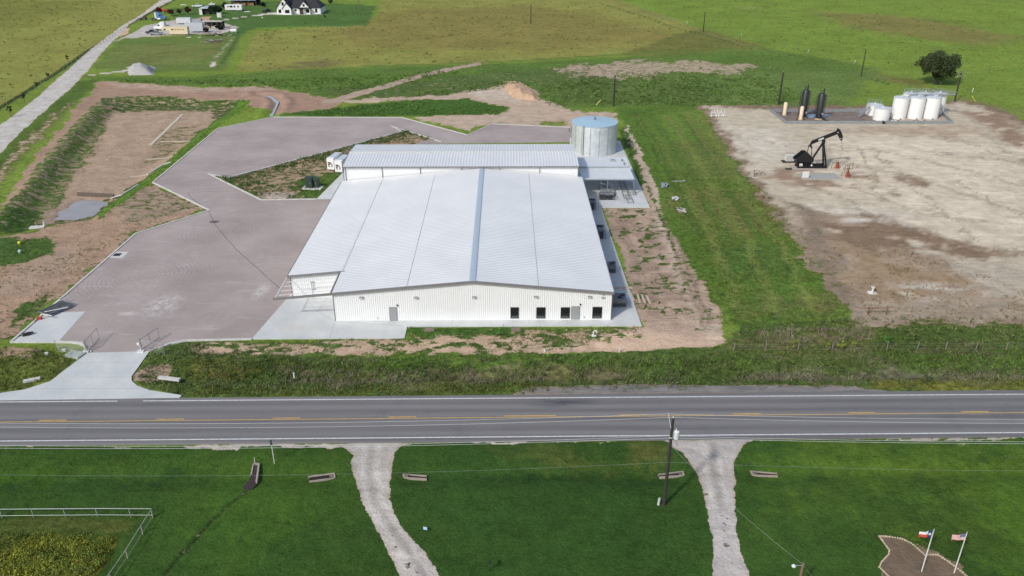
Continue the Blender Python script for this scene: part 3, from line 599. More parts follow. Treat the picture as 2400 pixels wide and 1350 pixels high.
# road
m, t, b = nodes('asphalt'); p = pos(t)
c = mixc(t, rng(t, noise(t, mapv(t, p, (.03, .9, 1)), 1, 5, .6), .3, .7), (.122, .117, .116), (.17, .164, .162))
sx_ = t.nodes.new('ShaderNodeSeparateXYZ'); t.links.new(p, sx_.inputs[0]); y0 = R_NEAR(0)
w1 = math_(t, 'SINE', math_(t, 'MULTIPLY', math_(t, 'SUBTRACT', sx_.outputs[1], y0 + 1.1), 2 * math.pi / 1.82))
c = mixc(t, math_(t, 'MULTIPLY', rng(t, w1, -1, 1), rng(t, noise(t, mapv(t, p, (.02, .3, 1)), 1, 4), .3, .7, .3, .85)), c, (.23, .222, .218))
c = mixc(t, rng(t, noise(t, mapv(t, p, (.12, 2.2, 1)), 1, 6, .75), .56, .76, 0, .55), c, (.26, .26, .265))
c = mixc(t, rng(t, noise(t, p, .12, 6, .7), .58, .72, 0, .35), c, (.075, .075, .085))
g = G(1315, 944); c = mixc(t, math_(t, 'MULTIPLY', spot(t, p, g, 5.5, 1.5, 0, .95), rng(t, noise(t, mapv(t, p, (.2, 1, 1)), 1, 6, .75), .38, .55, 0, .85)), c, (.05, .052, .065))
gr = noise(t, p, 9, 3, .8); c = mixc(t, 1.0, c, rng(t, gr, .3, .7, .88, 1.1), 'MULTIPLY')
t.links.new(c, b.inputs['Base Color']); b.inputs['Roughness'].default_value = .8; bump(t, b, gr, .3, .015); ASPH = m
def quadstrip(fa, fb, x0, x1, z0, z1, mb=None):
    mb = mb or MB(); mb.prism([(x0, fa(x0)), (x1, fa(x1)), (x1, fb(x1)), (x0, fb(x0))], z0, z1); return mb
struct(quadstrip(R_NEAR, R_FAR, -1500, 1500, -.35, .05).build('road', ASPH))
m, t, b = nodes('shoulder_worn'); p = pos(t)
c = mixc(t, rng(t, noise(t, mapv(t, p, (.25, 1.2, 1)), 1, 6, .7), .35, .65), (.13, .125, .12), (.27, .25, .235)); c = mixc(t, 1.0, c, rng(t, noise(t, p, 7, 4, .8), .3, .7, .8, 1.2), 'MULTIPLY')
t.links.new(c, b.inputs['Base Color']); b.inputs['Roughness'].default_value = .9; SHM = m
struct(MB().prism(GP([(1262, 919.5), (1340, 908), (1480, 904), (1700, 904), (1900, 907), (2040, 912), (2090, 917.0)], .055), -.35, .0545).build('road_shoulder', SHM))
m, t, b = nodes('white_road_paint'); p = pos(t); c = mixc(t, rng(t, noise(t, p, 3, 5, .75), .44, .68, 0, .7), (.66, .66, .65), (.32, .32, .33)); t.links.new(c, b.inputs['Base Color']); b.inputs['Roughness'].default_value = .6; WPT = m
m, t, b = nodes('yellow_road_paint'); p = pos(t); c = mixc(t, rng(t, noise(t, p, 2, 5, .75), .45, .70, 0, .75), (.66, .40, .09), (.26, .22, .16)); t.links.new(c, b.inputs['Base Color']); b.inputs['Roughness'].default_value = .6; YPT = m
lm = MB()
def rl(fn, off, x0, x1, w, mb): mb.prism([(x0, fn(x0) + off - w / 2), (x1, fn(x1) + off - w / 2), (x1, fn(x1) + off + w / 2), (x0, fn(x0) + off + w / 2)], .05, .057)
xg0, xg1 = G(275, 941)[0], G(335, 941)[0]
rl(L_FAR, 0, -1500, xg0, .17, lm); rl(L_FAR, 0, xg1, 1500, .17, lm); rl(L_NEAR, 0, -1500, 1500, .19, lm)
struct(lm.build('edge_line', WPT))
lm = MB(); rl(L_MID, 0, -1500, 1500, .11, lm)
for k in range(-14, 20):
    x0 = G(911 + 270 * k, 975)[0]; x1 = x0 + (G(976, 975)[0] - G(911, 975)[0]); rl(L_MID, .28, x0, x1 if k != 1 else x1 + 3, .14, lm)
struct(lm.build('centre_line', YPT))

# ---------------------------------------------------------------- warehouse
def ribbed_profile(L, pitch, kind):
    """list of (s, h) along the panel direction"""
    out = []; n = max(1, int(round(L / pitch))); p = L / n
    for i in range(n):
        s = i * p
        if kind == 'roof': out += [(s, .045), (s + .16 * p, .045), (s + .30 * p, 0), (s + .72 * p, 0), (s + .86 * p, .045)]
        else: out += [(s, 0), (s + .66 * p, 0), (s + .74 * p, .05), (s + .88 * p, .05)]
    out.append((L, out[0][1])); return out
def ribbed(o, A, B, N, LA, LB, pitch, kind, mb=None, topfn=None):
    mb = mb or MB(); o, A, B, N = Vector(o), Vector(A), Vector(B), Vector(N); P = ribbed_profile(LA, pitch, kind); vs = []; fs = []
    for s, h in P:
        lb = topfn(s) if topfn else LB; vs += [o + A * s + N * h, o + A * s + B * lb + N * h]
    for i in range(len(P) - 1): fs.append((2 * i, 2 * i + 2, 2 * i + 3, 2 * i + 1))
    return mb.add(vs, fs)
m, t, b = nodes('galvalume_roof'); p = pos(t); c = mixc(t, rng(t, noise(t, p, .15, 4), .3, .7), (.70, .71, .705), (.765, .775, .765)); t.links.new(c, b.inputs['Base Color']); b.inputs['Metallic'].default_value = .15
t.links.new(rng(t, noise(t, p, .4, 4), .3, .7, .38, .5), b.inputs['Roughness']); ROOFM = m
WALLM = M('white_wall_panel', (.79, .80, .80), .45, var=.02, scale=.3, dirt=(.66, .65, .62), dirt_amt=.12)
TRIM = M('grey_trim', (.20, .195, .195), .5); CAPM = M('ridge_cap_metal', (.52, .60, .66), .3, .25, var=.05)
DOORG = M('grey_door_paint', (.30, .31, .32), .5, var=.04); BLK = M('black_plastic', (.02, .02, .022), .5); 
m, t, b = nodes('dark_window_glass'); b.inputs['Base Color'].default_value = (.012, .015, .018, 1); b.inputs['Roughness'].default_value = .08
tb = noise(t, pos(t), 2.0, 3); bump(t, b, tb, .03, .02); GLASS = m
GALV = M('galvanised_steel', (.50, .53, .55), .35, .6, var=.1); WHTP = M('white_paint', (.66, .66, .64), .5, var=.03); LITEP = M('light_housing', (.25, .25, .25), .5)
wh = thing('warehouse', 'long white metal warehouse with low gabled ribbed roof and grey trim', 'warehouse', ((XL + XR) / 2, YF, 0))
OV = .25
# walls
ribbed((XL, YF, .02), (1, 0, 0), (0, 0, 1), (0, -1, 0), XR - XL, 0, .31, 'wall', None, lambda s: roofz(XL + s) - .1).build('front_wall', WALLM, wh, True)
sw = MB(); ribbed((XR, YF, .02), (0, 1, 0), (0, 0, 1), (1, 0, 0), YB - YF, ZER - .12, .31, 'wall', sw); sw.build('side_wall', WALLM, wh, True)
sw = MB(); ribbed((XL, YREC, .02), (0, -1, 0), (0, 0, 1), (-1, 0, 0), YREC - YF, roofz(XL) - .1, .31, 'wall', sw); ribbed((XEL + .3, YB, .02), (0, -1, 0), (0, 0, 1), (-1, 0, 0), YB - YREC, roofz(XEL) - .1, .31, 'wall', sw); sw.build('side_wall', WALLM, wh, True)
ribbed((XEL + .3, YREC, .02), (1, 0, 0), (0, 0, 1), (0, -1, 0), XL - XEL - .3, 0, .31, 'wall', None, lambda s: roofz(XEL + .3 + s) - .1).build('recessed_wall', WALLM, wh, True)
XER = XR + OV
def slope_roof(x0, x1, y0, y1, name):     # x0 = eave side, x1 = ridge side
    z0, z1 = roofz(x0), roofz(x1); L = math.hypot(x1 - x0, z1 - z0); B = ((x1 - x0) / L, 0, (z1 - z0) / L); N = Vector((0, 1, 0)).cross(Vector(B)); N = N if N.z > 0 else -N
    mb = MB(); ribbed((x0, y0, z0), (0, 1, 0), B, N, y1 - y0, L, .61, 'roof', mb)
    o = ribbed((x0, y0, z0 - .12), (0, 1, 0), B, N, y1 - y0, L, y1 - y0, 'wall', mb).build(name, ROOFM, wh, True); return o
XN = XL - .1
slope_roof(XER, XRID, YF - .2, YB, 'roof_slope'); slope_roof(XN, XRID, YF - .2, YB, 'roof_slope')
slope_roof(XEL, XN, YREC - .2, YB, 'roof_slope')
# ridge cap with raised vent lips
mb = MB(); mb.xprism([(XRID - .5, roofz(XRID - .5) + .09), (XRID - .4, ZRID + .10), (XRID, ZRID + .13), (XRID + .4, ZRID + .10), (XRID + .5, roofz(XRID + .5) + .09), (XRID, ZRID + .02)], YF - .3, YB)
mb.build('ridge_cap', CAPM, wh, True)
# trims
mb = MB(); y = YF - .3
for xa, xb in ((XN, XRID), (XRID, XER)): mb.beam((xa, y, roofz(xa) - .06), (xb, y, roofz(xb) - .06), .22, .34)
mb.beam((XEL - .1, YREC - .3, roofz(XEL) - .06), (XN + .5, YREC - .3, roofz(XN + .5) - .06), .22, .32); mb.build('rake_trim', TRIM, wh, True)
mb = MB(); mb.box(XER, XER + .14, YF - .2, YB, ZER - .28, ZER - .04); mb.build('gutter', M('gutter_metal', (.30, .31, .33), .4, .4), wh, True)
mb = MB(); mb.box(XEL - .16, XEL, YREC - .2, YB, roofz(XEL) - .24, roofz(XEL) + .02); mb.build('gutter', TRIM, wh, True)
for bx_ in ((XL - .06, XL + .06, YF - .06, YF + .02, .02, roofz(XL) - .15), (XR - .03, XR + .08, YF - .07, YF + .05, .02, ZER - .15), (XEL + .24, XEL + .38, YREC - .07, YREC + .02, .02, roofz(XEL) - .2)): MB().box(*bx_).build('corner_trim', TRIM, wh, True)
mb = MB(); mb.tube([(XR + .14, YF + .12, ZER - .2), (XR + .14, YF + .12, .25), (XR + .3, YF - .1, .15)], .06); mb.build('downspout', TRIM, wh, True)
# open canopy frame that continues the rake line over the loading slab
ZE = roofz(XEL - 1.2); mb = MB(); mb.beam((XEL - .2, YF - .3, roofz(XEL) - .06), (XN, YF - .3, roofz(XN) - .06), .2, .34); mb.build('canopy_beam', TRIM, wh, True)
mb = MB(); mb.beam((XEL - .05, YF - .2, roofz(XEL) - .08), (XEL - .05, YREC - .2, roofz(XEL) - .08), .12, .12); mb.build('canopy_beam', WHTP, wh, True)
mb = MB(); mb.beam((XN - .15, YF - .2, roofz(XN) - .02), (XN - .15, YREC - .3, roofz(XN) - .02), .16, .2)
for k in range(14): mb.box(XN - .3, XN - .14, YF + k * (YREC - YF) / 14, YF + k * (YREC - YF) / 14 + .2, roofz(XN) - .1, roofz(XN) + .04)
mb.build('edge_flashing', TRIM, wh, True)
mb = MB()
for k in range(4): mb.beam((XEL + .2, YF + 1 + k * 1.5, roofz(XEL) - .1), (XN - .2, YF + 1 + k * 1.5, roofz(XN) - .1), .06, .08)
mb.build('purlins', WHTP, wh, True)
mb = MB(); xs_ = V(731, 655, YREC - .1)[0]
mb.box(xs_ - .25, xs_ + .25, YREC - .2, YREC - .05, 2.75, 2.95); mb.tube([(xs_ + .18, YREC - .12, 2.9), (xs_ + .18, YREC - .12, 1.9)], .04); mb.tube([(xs_ - .15, YREC - .12, 2.9), (xs_ - .15, YREC - .12, .1)], .035); mb.box(xs_ - .1, xs_ + .3, YREC - .2, YREC - .05, 1.6, 1.85); mb.build('wall_conduit', GALV, wh, True)
# panel end laps: dashed fastener lines along the slopes
for u0, v0, u1, v1 in ((895, 411, 800, 637), (1016, 404, 953, 665), (1237, 404, 1262, 668)):
    a = V(u1, v1, YF)[0]; xa = a; mb = MB(); nn = int((YB - YF) / .61) - 1; za = roofz(xa); y0_ = YREC if u0 == 895 else YF
    if u0 == 895: xa = XN + .25; za = roofz(xa)
    mb.box(xa - .04, xa + .04, y0_, YB - .1, za - .05, za + .05)
    mb.build('panel_lap', M('lap_sealant', (.38, .41, .44), .6), wh, True)
# openings
def vrect(u0, v0, u1, v1): x0, z1 = V(u0, v0, YF - .05); x1, z0 = V(u1, v1, YF - .05); return x0, x1, max(z0, .1), z1
for (u0, v0, u1, v1) in ((913, 721, 931, 751), (1340, 719, 1357, 748)):
    x0, x1, z0, z1 = vrect(u0, v0, u1, v1); d = MB().box(x0 - .07, x1 + .07, YF - .10, YF - .02, z0, z1 + .07).build('door', M('door_frame_grey', (.22, .23, .24), .5), wh, True)
    MB().box(x0, x1, YF - .125, YF - .1, z0 + .03, z1 - .02).build('door_leaf', DOORG, d, True)
    MB().box(x1 - .16, x1 - .06, YF - .2, YF - .12, z0 + .95, z0 + 1.1).build('handle', GALV, d, True)
for (u0, v0, u1, v1) in ((1197, 721, 1215, 745), (1258, 721, 1277, 745), (1315, 721, 1334, 745), (1390, 720, 1409, 745)):
    x0, x1, z0, z1 = vrect(u0, v0, u1, v1); f = MB()
    f.box(x0 - .05, x1 + .05, YF - .12, YF - .03, z0 - .05, z0 + .05); f.box(x0 - .05, x1 + .05, YF - .12, YF - .03, z1 - .05, z1 + .05); f.box(x0 - .05, x0 + .05, YF - .12, YF - .03, z0 + .05, z1 - .05); f.box(x1 - .05, x1 + .05, YF - .12, YF - .03, z0 + .05, z1 - .05)
    fo = f.build('window', BLK, wh, True); MB().box(x0 + .05, x1 - .05, YF - .085, YF - .04, z0 + .05, z1 - .05).build('pane', GLASS, fo, True)
    MB().box(x0 + .08, x1 - .08, YF - .10, YF - .085, z0 + .14, z0 + .20).build('blind_rail', GALV, fo, True)
for u, v in ((847, 697), (975, 697), (1111, 696), (1256, 695), (1382, 695)):
    x0, z0 = V(u, v, YF - .05); l = MB().box(x0 - .28, x0 + .28, YF - .28, YF - .03, z0 - .12, z0 + .12).build('wall_light', LITEP, wh, True); MB().box(x0 - .2, x0 + .2, YF - .30, YF - .28, z0 - .08, z0 + .02).build('lens', WHTP, l, True)
for u, v in ((931, 715), (1360, 713)):
    x0, z0 = V(u, v, YF - .05); MB().tube([(x0, YF - .03, z0), (x0, YF - .22, z0)], .12, 12).build('entry_lamp', BLK, wh, True)
x0, z0 = V(1413, 695, YF - .05); cmb = MB(); cmb.tube([(x0, YF - .05, z0 + .35), (x0, YF - .3, z0 + .45)], .08); cmb.tube([(x0, YF - .06, z0 + .4), (x0, YF - .06, z0 - .2)], .02); cmb.tube([(x0 - .25, YF - .25, z0 - .1), (x0 + .25, YF - .25, z0 - .1)], .07); cmb.build('security_camera', LITEP, wh, True)
for u, v in ((885, 745), (1369, 743)):
    x0, z0 = V(u, v, YF - .05); MB().rbox((x0, YF - .08, z0), (.15, .1, .18)).build('outlet_box', GALV, wh, True)
for v in (470, 520, 545, 600, 655, 670):
    y = G(1430, v, 3)[1]; MB().box(XR + .03, XR + .25, y, y + .5, 2.6, 3.0).build('wall_vent', WHTP, wh, True)

# ---------------------------------------------------------------- rear annex
an = thing('rear_annex', 'white ribbed metal annex with pale blue gabled roof across the back of the warehouse', 'annex', ((XAL + XAR) / 2, YAM, 0))
ribbed((XAL + .2, YB + .25, .02), (1, 0, 0), (0, 0, 1), (0, -1, 0), XAR - XAL - .4, ZA - .12, .31, 'wall').build('front_wall', WALLM, an, True)
gab = MB()
for xx, nx in ((XAL + .2, -1), (XAR - .2, 1)):
    ribbed((xx, YB + .3, .02), (0, 1, 0), (0, 0, 1), (nx, 0, 0), YAB - YB - .6, 0, .31, 'wall', gab, lambda s: ZA - .12 + (ZAR - ZA) * (1 - abs((s + .3) - (YAM - YB)) / (YAM - YB)))
ribbed((XAL + .2, YAB - .3, .02), (1, 0, 0), (0, 0, 1), (0, 1, 0), XAR - XAL - .4, ZA - .12, .31, 'wall', gab); gab.build('end_wall', WALLM, an, True)
for ya in (YB - .05, YAB + .1):
    L = math.hypot(YAM - ya, ZAR - ZA); B = (0, (YAM - ya) / L, (ZAR - ZA) / L); N = Vector((1, 0, 0)).cross(Vector(B)); N = N if N.z > 0 else -N
    mb = ribbed((XAL, ya, ZA), (1, 0, 0), B, N, XAR - XAL, L, .61, 'roof'); mb.build('roof_slope', ROOFM, an, True)
MB().xprism([(0, 0)] * 0 or [(XAL, ZAR + .05), (XAR, ZAR + .05), (XAR, ZAR + .14), (XAL, ZAR + .14)], YAM - .22, YAM + .22).build('ridge_cap', WHTP, an, True)
mb = MB(); mb.box(XAL - .02, XAR + .02, YB - .2, YB - .06, ZA - .2, ZA - .02); mb.build('gutter', TRIM, an, True)
mb = MB(); mb.beam((XAL - .08, YB - .1, ZA - .05), (XAL - .08, YAM, ZAR - .02), .14, .22); mb.beam((XAL - .08, YAM, ZAR - .02), (XAL - .08, YAB + .1, ZA - .05), .14, .22); mb.box(XAL - .02, XAR, YAB + .1, YAB + .24, ZA - .18, ZA - .02); mb.build('rake_trim', TRIM, an, True)
for u in (804, 809, 895, 985, 1082, 1171, 1265, 1355):
    x0 = V(u, 400, YB)[0]; MB().box(x0 - .06, x0 + .06, YB + .08, YB + .2, .1, ZA - .18).build('downspout', TRIM, an, True)
# white refrigeration units standing on the annex end slab
REFW = M('unit_white', (.80, .80, .79), .5, var=.02)
def cooler(u0, u1, vb, label, scroll):
    Y = G((u0 + u1) / 2, vb, .1)[1]; xa = V(u0, vb, Y)[0]; xb = V(u1, vb, Y)[0]; w = xb - xa; h = 2.7
    r = thing('refrigeration_unit', label, 'refrigeration unit', ((xa + xb) / 2, Y, .08), -.22, 'white refrigeration units at the annex end')
    MB().box(-w / 2, w / 2, 0, 5.0, .12, h).build('housing', REFW, r); MB().box(-w / 2, w / 2, .05, 4.9, 0, .12).build('base', TRIM, r)
    mb = MB(); mb.tube([(w * .25 * math.cos(a / 8 * math.pi * 1.6 - .8) * 1.0, -.04, h * .42 + w * .3 * math.sin(a / 8 * math.pi * 1.6 - .8)) for a in range(9)], .10, 6); mb.box(-w * .35, w * .05, -.06, -.01, h * .6, h * .68); mb.box(-w * .35, w * .0, -.06, -.01, h * .45, h * .5); mb.build('blower_scroll', BLK, r)
    MB().box(-w / 2 + .1, w / 2 - .1, .6, 4.4, h, h + .06).build('lid', M('unit_lid', (.66, .72, .76), .35, .3), r); return r
cooler(767, 784, 398, 'white refrigeration unit with black blower scroll, farther left of the pair at the annex end', 1); cooler(785, 803, 404, 'white refrigeration unit with black blower scroll, right one of the pair touching the annex wall', 1)

# ---------------------------------------------------------------- stepped canopy behind the patio
cz = [4.3, 4.0, 3.6]; SHM2 = M('shiny_canopy_metal', (.70, .72, .72), .32, .08, var=.05, scale=.5)
cp = thing('patio_canopy', 'low shiny metal canopy in two stepped roofs between annex and water tank', 'canopy', (*G(1420, 400), .08))
st_ = [([(1352, 369), (1467, 369), (1474, 389), (1356, 390)], 3.95), ([(1356, 388), (1474, 388), (1487, 419), (1363, 419)], 3.6)]
for pl, z in st_:
    P = GP(pl, z); y0, y1 = min(q[1] for q in P), max(q[1] for q in P); mb = MB().prism(P, z - .12, z); o = mb.build('roof_panel', SHM2, cp, True)
    rb = MB()
    for k in range(24):
        f = (k + .5) / 24; a = (P[3][0] + (P[2][0] - P[3][0]) * f, P[3][1] + .02); c_ = (P[0][0] + (P[1][0] - P[0][0]) * f, P[0][1] - .02); rb.beam((a[0], a[1], z + .02), (c_[0], c_[1], z + .02), .05, .04)
    rb.build('ribs', SHM2, o, True)
    MB().beam((P[3][0], P[3][1] - .06, z - .12), (P[2][0], P[2][1] - .06, z - .12), .1, .26).build('fascia', M('canopy_fascia', (.42, .47, .50), .5, .2), cp, True)
Pq = GP(st_[1][0], 3.6)
for x_, y_ in (Pq[3], Pq[2], ((Pq[3][0] + Pq[2][0]) / 2, Pq[2][1]), (Pq[1][0] - .5, Pq[1][1]), GP(st_[0][0], 3.95)[1], GP(st_[0][0], 3.95)[0]):
    MB().box(x_ - .09, x_ + .09, y_ + .1, y_ + .28, .08, 3.5).build('post', TRIM, cp, True)
for u, v in ((1458, 378), (1463, 386)):
    g = G(u, v, 3.95); MB().rbox((g[0], g[1], 4.15), (.35, .3, .6)).build('roof_vent', TRIM, cp, True)
g = G(1436, 378, 3.95); MB().rbox((g[0], g[1], 4.1), (.9, .9, .5), .2).build('roof_unit', GALV, cp, True)

# ---------------------------------------------------------------- water tank
tx, ty = G(1391, 352, .1); ztk = V(1391, 286, ty)[1]; rt_ = (V(1444, 286, ty)[0] - V(1338, 286, ty)[0]) / 2
wt = thing('water_tank', 'large round galvanised water tank with flat pale blue roof', 'water tank', (tx, ty, .08))
prof = []
nr_ = int(ztk / .28)
for k in range(nr_): prof += [(rt_, k * ztk / nr_), (rt_ + .03, (k + .5) * ztk / nr_)]
prof.append((rt_, ztk)); m_ = M('tank_sheet', (.68, .71, .72), .38, .45, var=.12, scale=.8)
MB().lathe(prof, n=64).build('shell', m_, wt, smooth=False)
MB().lathe([(rt_ + .1, ztk - .08), (rt_ + .1, ztk + .02), (0.3, ztk + .45)], n=48).build('roof', M('tank_roof', (.40, .56, .66), .45, .1, var=.04), wt)
for k in range(16):
    a = 2 * math.pi * k / 16 + .12; MB().rbox((math.cos(a) * (rt_ + .04), math.sin(a) * (rt_ + .04), ztk / 2), (.10, .14, ztk), a).build('seam_strip', M('tank_seam', (.42, .45, .47), .5, .4), wt)
mb = MB(); mb.tube([(0, 0, ztk + .4), (0, 0, ztk + 1.0)], .2); mb.lathe([(.32, ztk + .95), (.32, ztk + 1.1), (0, ztk + 1.2)], n=12); mb.build('roof_vent', TRIM, wt)
mb = MB(); mb.tube([(-rt_ * .56, -rt_ * .86, .1), (-rt_ * .56, -rt_ * .86, ztk + .3)], .09); mb.build('overflow_pipe', TRIM, wt)
a = -.9; mb = MB()
for s_ in (-.22, .22): mb.tube([(rt_ * .55 + s_, -rt_ * .86, .3), (rt_ * .55 + s_, -rt_ * .86, ztk + .3)], .03)
for k in range(12): mb.tube([(rt_ * .55 - .22, -rt_ * .86, .5 + k * .33), (rt_ * .55 + .22, -rt_ * .86, .5 + k * .33)], .02)
mb.build('ladder', GALV, wt); MB().box(.2, .75, -rt_ - .06, -rt_ + .1, ztk - .8, ztk - .3).build('access_plate', WHTP, wt)
for u, v, lb in ((1334, 309, 'upper'), (1341, 315, 'lower')):
    hy = thing('standpipe', 'dark standpipe valve beside the water tank, %s of the two' % ('farther' if lb == 'upper' else 'nearer'), 'standpipe', (*G(u, v, .1), .1), 0, 'standpipe valves by the water tank'); MB().tube([(0, 0, 0), (0, 0, .9)], .12).build('pipe', TRIM, hy); MB().tube([(-.25, 0, .75), (.25, 0, .75)], .1).build('valve_wheel', M('valve_red', (.35, .08, .05)), hy)

# ---------------------------------------------------------------- rooftop / packaged air conditioners along the wall
ACG = M('ac_grey', (.17, .18, .19), .5, .2, var=.06); ACD = M('ac_dark', (.05, .052, .055), .6)
def ac_unit(u0, u1, vb, hh, label, dep=1.6, open_=False):
    Y = G((u0 + u1) / 2, vb, .1)[1]; xa, xb = V(u0, vb, Y)[0], V(u1, vb, Y)[0]; w = xb - xa
    r = thing('air_conditioner', label, 'air conditioner', ((xa + xb) / 2, Y, .09), 0, 'air conditioners along the shaded side wall')
    if open_:
        for x_ in (-w / 2 + .06, w / 2 - .06):
            for y_ in (.06, dep - .06): MB().box(x_ - .06, x_ + .06, y_ - .06, y_ + .06, 0, hh - .35).build('leg', ACG, r)
        MB().box(-w / 2, w / 2, 0, dep, hh - .35, hh).build('housing', ACG, r); MB().box(-w / 2 + .15, w / 2 - .35, .2, dep, .05, hh - .36).build('coil', ACD, r)
    else:
        MB().box(-w / 2, w / 2, 0, dep, .1, hh).build('housing', ACG, r); MB().box(-w / 2 + .03, w / 2 - .03, .03, dep - .03, 0, .1).build('base', ACD, r)
        mb = MB()
        for k in range(6): mb.box(-w / 2 + .1 + k * (w - .2) / 6 + .02, -w / 2 + .1 + (k + 1) * (w - .2) / 6 - .02, -.015, 0, .2, hh * .5)
        mb.build('louvre', ACD, r)
        MB().box(-w * .1, w * .1, -.02, 0, hh * .62, hh * .72).build('rating_plate', LITEP, r)
    for x_, y_ in ((w * .08, dep * .35), (w * .30, dep * .7)) if not open_ else ((w * -.1, dep * .7), (w * .2, dep * .7)):
        f = MB().lathe([(.36, 0), (.36, .12), (.30, .14)], (x_, y_, hh), 20).build('fan', BLK, r)
    MB().box(-w / 2 - .7, -w / 2, .3, dep - .3, .5, hh - .2).build('duct', ACD, r); return r
ac_unit(1433, 1468, 720, 1.35, 'grey air conditioner with two round fans nearest the front corner of the warehouse', 2.2)
ac_unit(1421, 1443, 640, 1.5, 'compact dark grey air conditioner, second from the front corner', 1.4)
ac_unit(1395, 1419, 561, 1.9, 'grey air conditioner raised over an open dark stand, third from the front corner', 2.6, True)
ac_unit(1377, 1397, 493, 1.9, 'dark framed air conditioner farthest back, at the edge of the patio slab', 1.6, True)
# ---------------------------------------------------------------- patio clutter
def simple(name, label, cat, u, v, fn, mt, z=0.09, rz=0, group=None, smooth=False):
    x_, y_ = G(u, v, z); mb = MB(); fn(mb); o = mb.build(name, mt, None, smooth=smooth); o.location = (x_, y_, z); o.rotation_euler = (0, 0, rz); return tag(o, label, cat, group)
RACK = M('rack_steel', (.12, .12, .125), .6)
def rackfn(L, n, w=1.1):
    def f(mb):
        for s_ in (-w / 2, w / 2): mb.tube([(s_, -L / 2, .25), (s_, L / 2, .25)], .05, 6)
        for k in range(n):
            y_ = -L / 2 + L * k / (n - 1); mb.tube([(-w / 2, y_, .25), (w / 2, y_, .25)], .045, 6)
            for s_ in (-w / 2, w / 2): mb.tube([(s_, y_, 0), (s_, y_, .25)], .04, 6)
    return f
simple('steel_frame', 'dark steel frame lying crosswise behind the other frames on the patio slab', 'frame', 1460, 438, rackfn(6.5, 5), RACK, group='steel frames on the patio slab')
simple('steel_frame', 'wide dark steel frame nearest the canopy on the patio slab', 'frame', 1477, 444, rackfn(8, 6, 1.4), RACK, group='steel frames on the patio slab')
simple('steel_frame', 'short dark steel frame in the middle of the patio slab', 'frame', 1466, 459, rackfn(4, 3), RACK, group='steel frames on the patio slab')
simple('steel_frame', 'short dark steel frame closest to the slab front edge', 'frame', 1475, 469, rackfn(4, 3), RACK, group='steel frames on the patio slab')
def crate(mb):
    for x_ in (-1.6, 1.6):
        for y_ in (-.8, .8): mb.box(x_ - .06, x_ + .06, y_ - .06, y_ + .06, 0, 1.1)
    for y_ in (-.8, .8): mb.box(-1.6, 1.6, y_ - .05, y_ + .05, 1.0, 1.1); mb.box(-1.6, 1.6, y_ - .05, y_ + .05, .1, .2)
    for x_ in (-1.6, 1.6): mb.box(x_ - .05, x_ + .05, -.8, .8, 1.0, 1.1)
    mb.box(-1.4, -.3, -.6, .6, .1, .8); mb.rbox((.6, 0, .4), (.9, .8, .6), .4)
simple('equipment_skid', 'dark open equipment skid on the patio slab beside the warehouse', 'skid', 1422, 466, crate, ACD)
sheet = MB(); gx = 14
for i in range(gx + 1):
    for j in range(gx + 1):
        fx, fy = i / gx, j / gx; sheet.v.append(((fx - .5) * 3.2 + .9 * fy, (fy - .5) * 9, .5 + .35 * math.sin(fx * 7 + fy * 5) * .4 + .12 * math.sin(fy * 23 + fx * 9)))
for i in range(gx):
    for j in range(gx): a = i * (gx + 1) + j; sheet.f.append((a, a + gx + 1, a + gx + 2, a + 1)); sheet.mi.append(0)
o = sheet.build('plastic_sheet', M('crumpled_sheet', (.36, .38, .40), .3, .3), None, smooth=True); o.location = (*G(1418, 446, .1), .0); tag(o, 'crumpled silvery plastic sheet draped over goods under the patio canopy edge', 'plastic sheet')
WOOD = M('raw_plank', (.52, .42, .33), .8, var=.15, scale=3)
for i, (ua, va, ub, vb, lb) in enumerate(((1494, 690, 1500, 710, 'pale plank lying on dirt, closest to the slab'), (1504, 691, 1512, 711, 'pale plank lying on dirt, middle one of three'), (1515, 693, 1524, 712, 'pale plank lying on dirt, farthest from the slab'), (1477, 687, 1486, 705, 'tan plank lying across the slab edge beside the three planks'))):
    a, b2 = G(ua, va, .1), G(ub, vb, .1); c0 = ((a[0] + b2[0]) / 2, (a[1] + b2[1]) / 2); o = MB().beam((a[0] - c0[0], a[1] - c0[1], .1), (b2[0] - c0[0], b2[1] - c0[1], .1), .34, .07).build('plank', WOOD); o.location = (*c0, .04); tag(o, lb, 'plank', 'loose planks by the side slab')
a = G(1459, 675, .1); o = MB().box(-1.6, 1.6, -.35, .35, 0, .08).build('plank', WOOD); o.location = (a[0], a[1], .10); tag(o, 'wide tan board lying on the slab behind the nearest air conditioner', 'plank', 'loose planks by the side slab')
a = G(1470, 697, .1); o = MB().box(-.35, .35, -1.1, 1.1, 0, .12); [o.box(-.3 + k * .15, -.22 + k * .15, -1.1, 1.1, .12, .15) for k in range(5)]; o = o.build('metal_panel', M('panel_white', (.62, .68, .76), .4, .2)); o.location = (a[0], a[1], .10); o.rotation_euler = (0, 0, .12); tag(o, 'pale blue white metal panel beside the nearest air conditioner', 'metal panel')
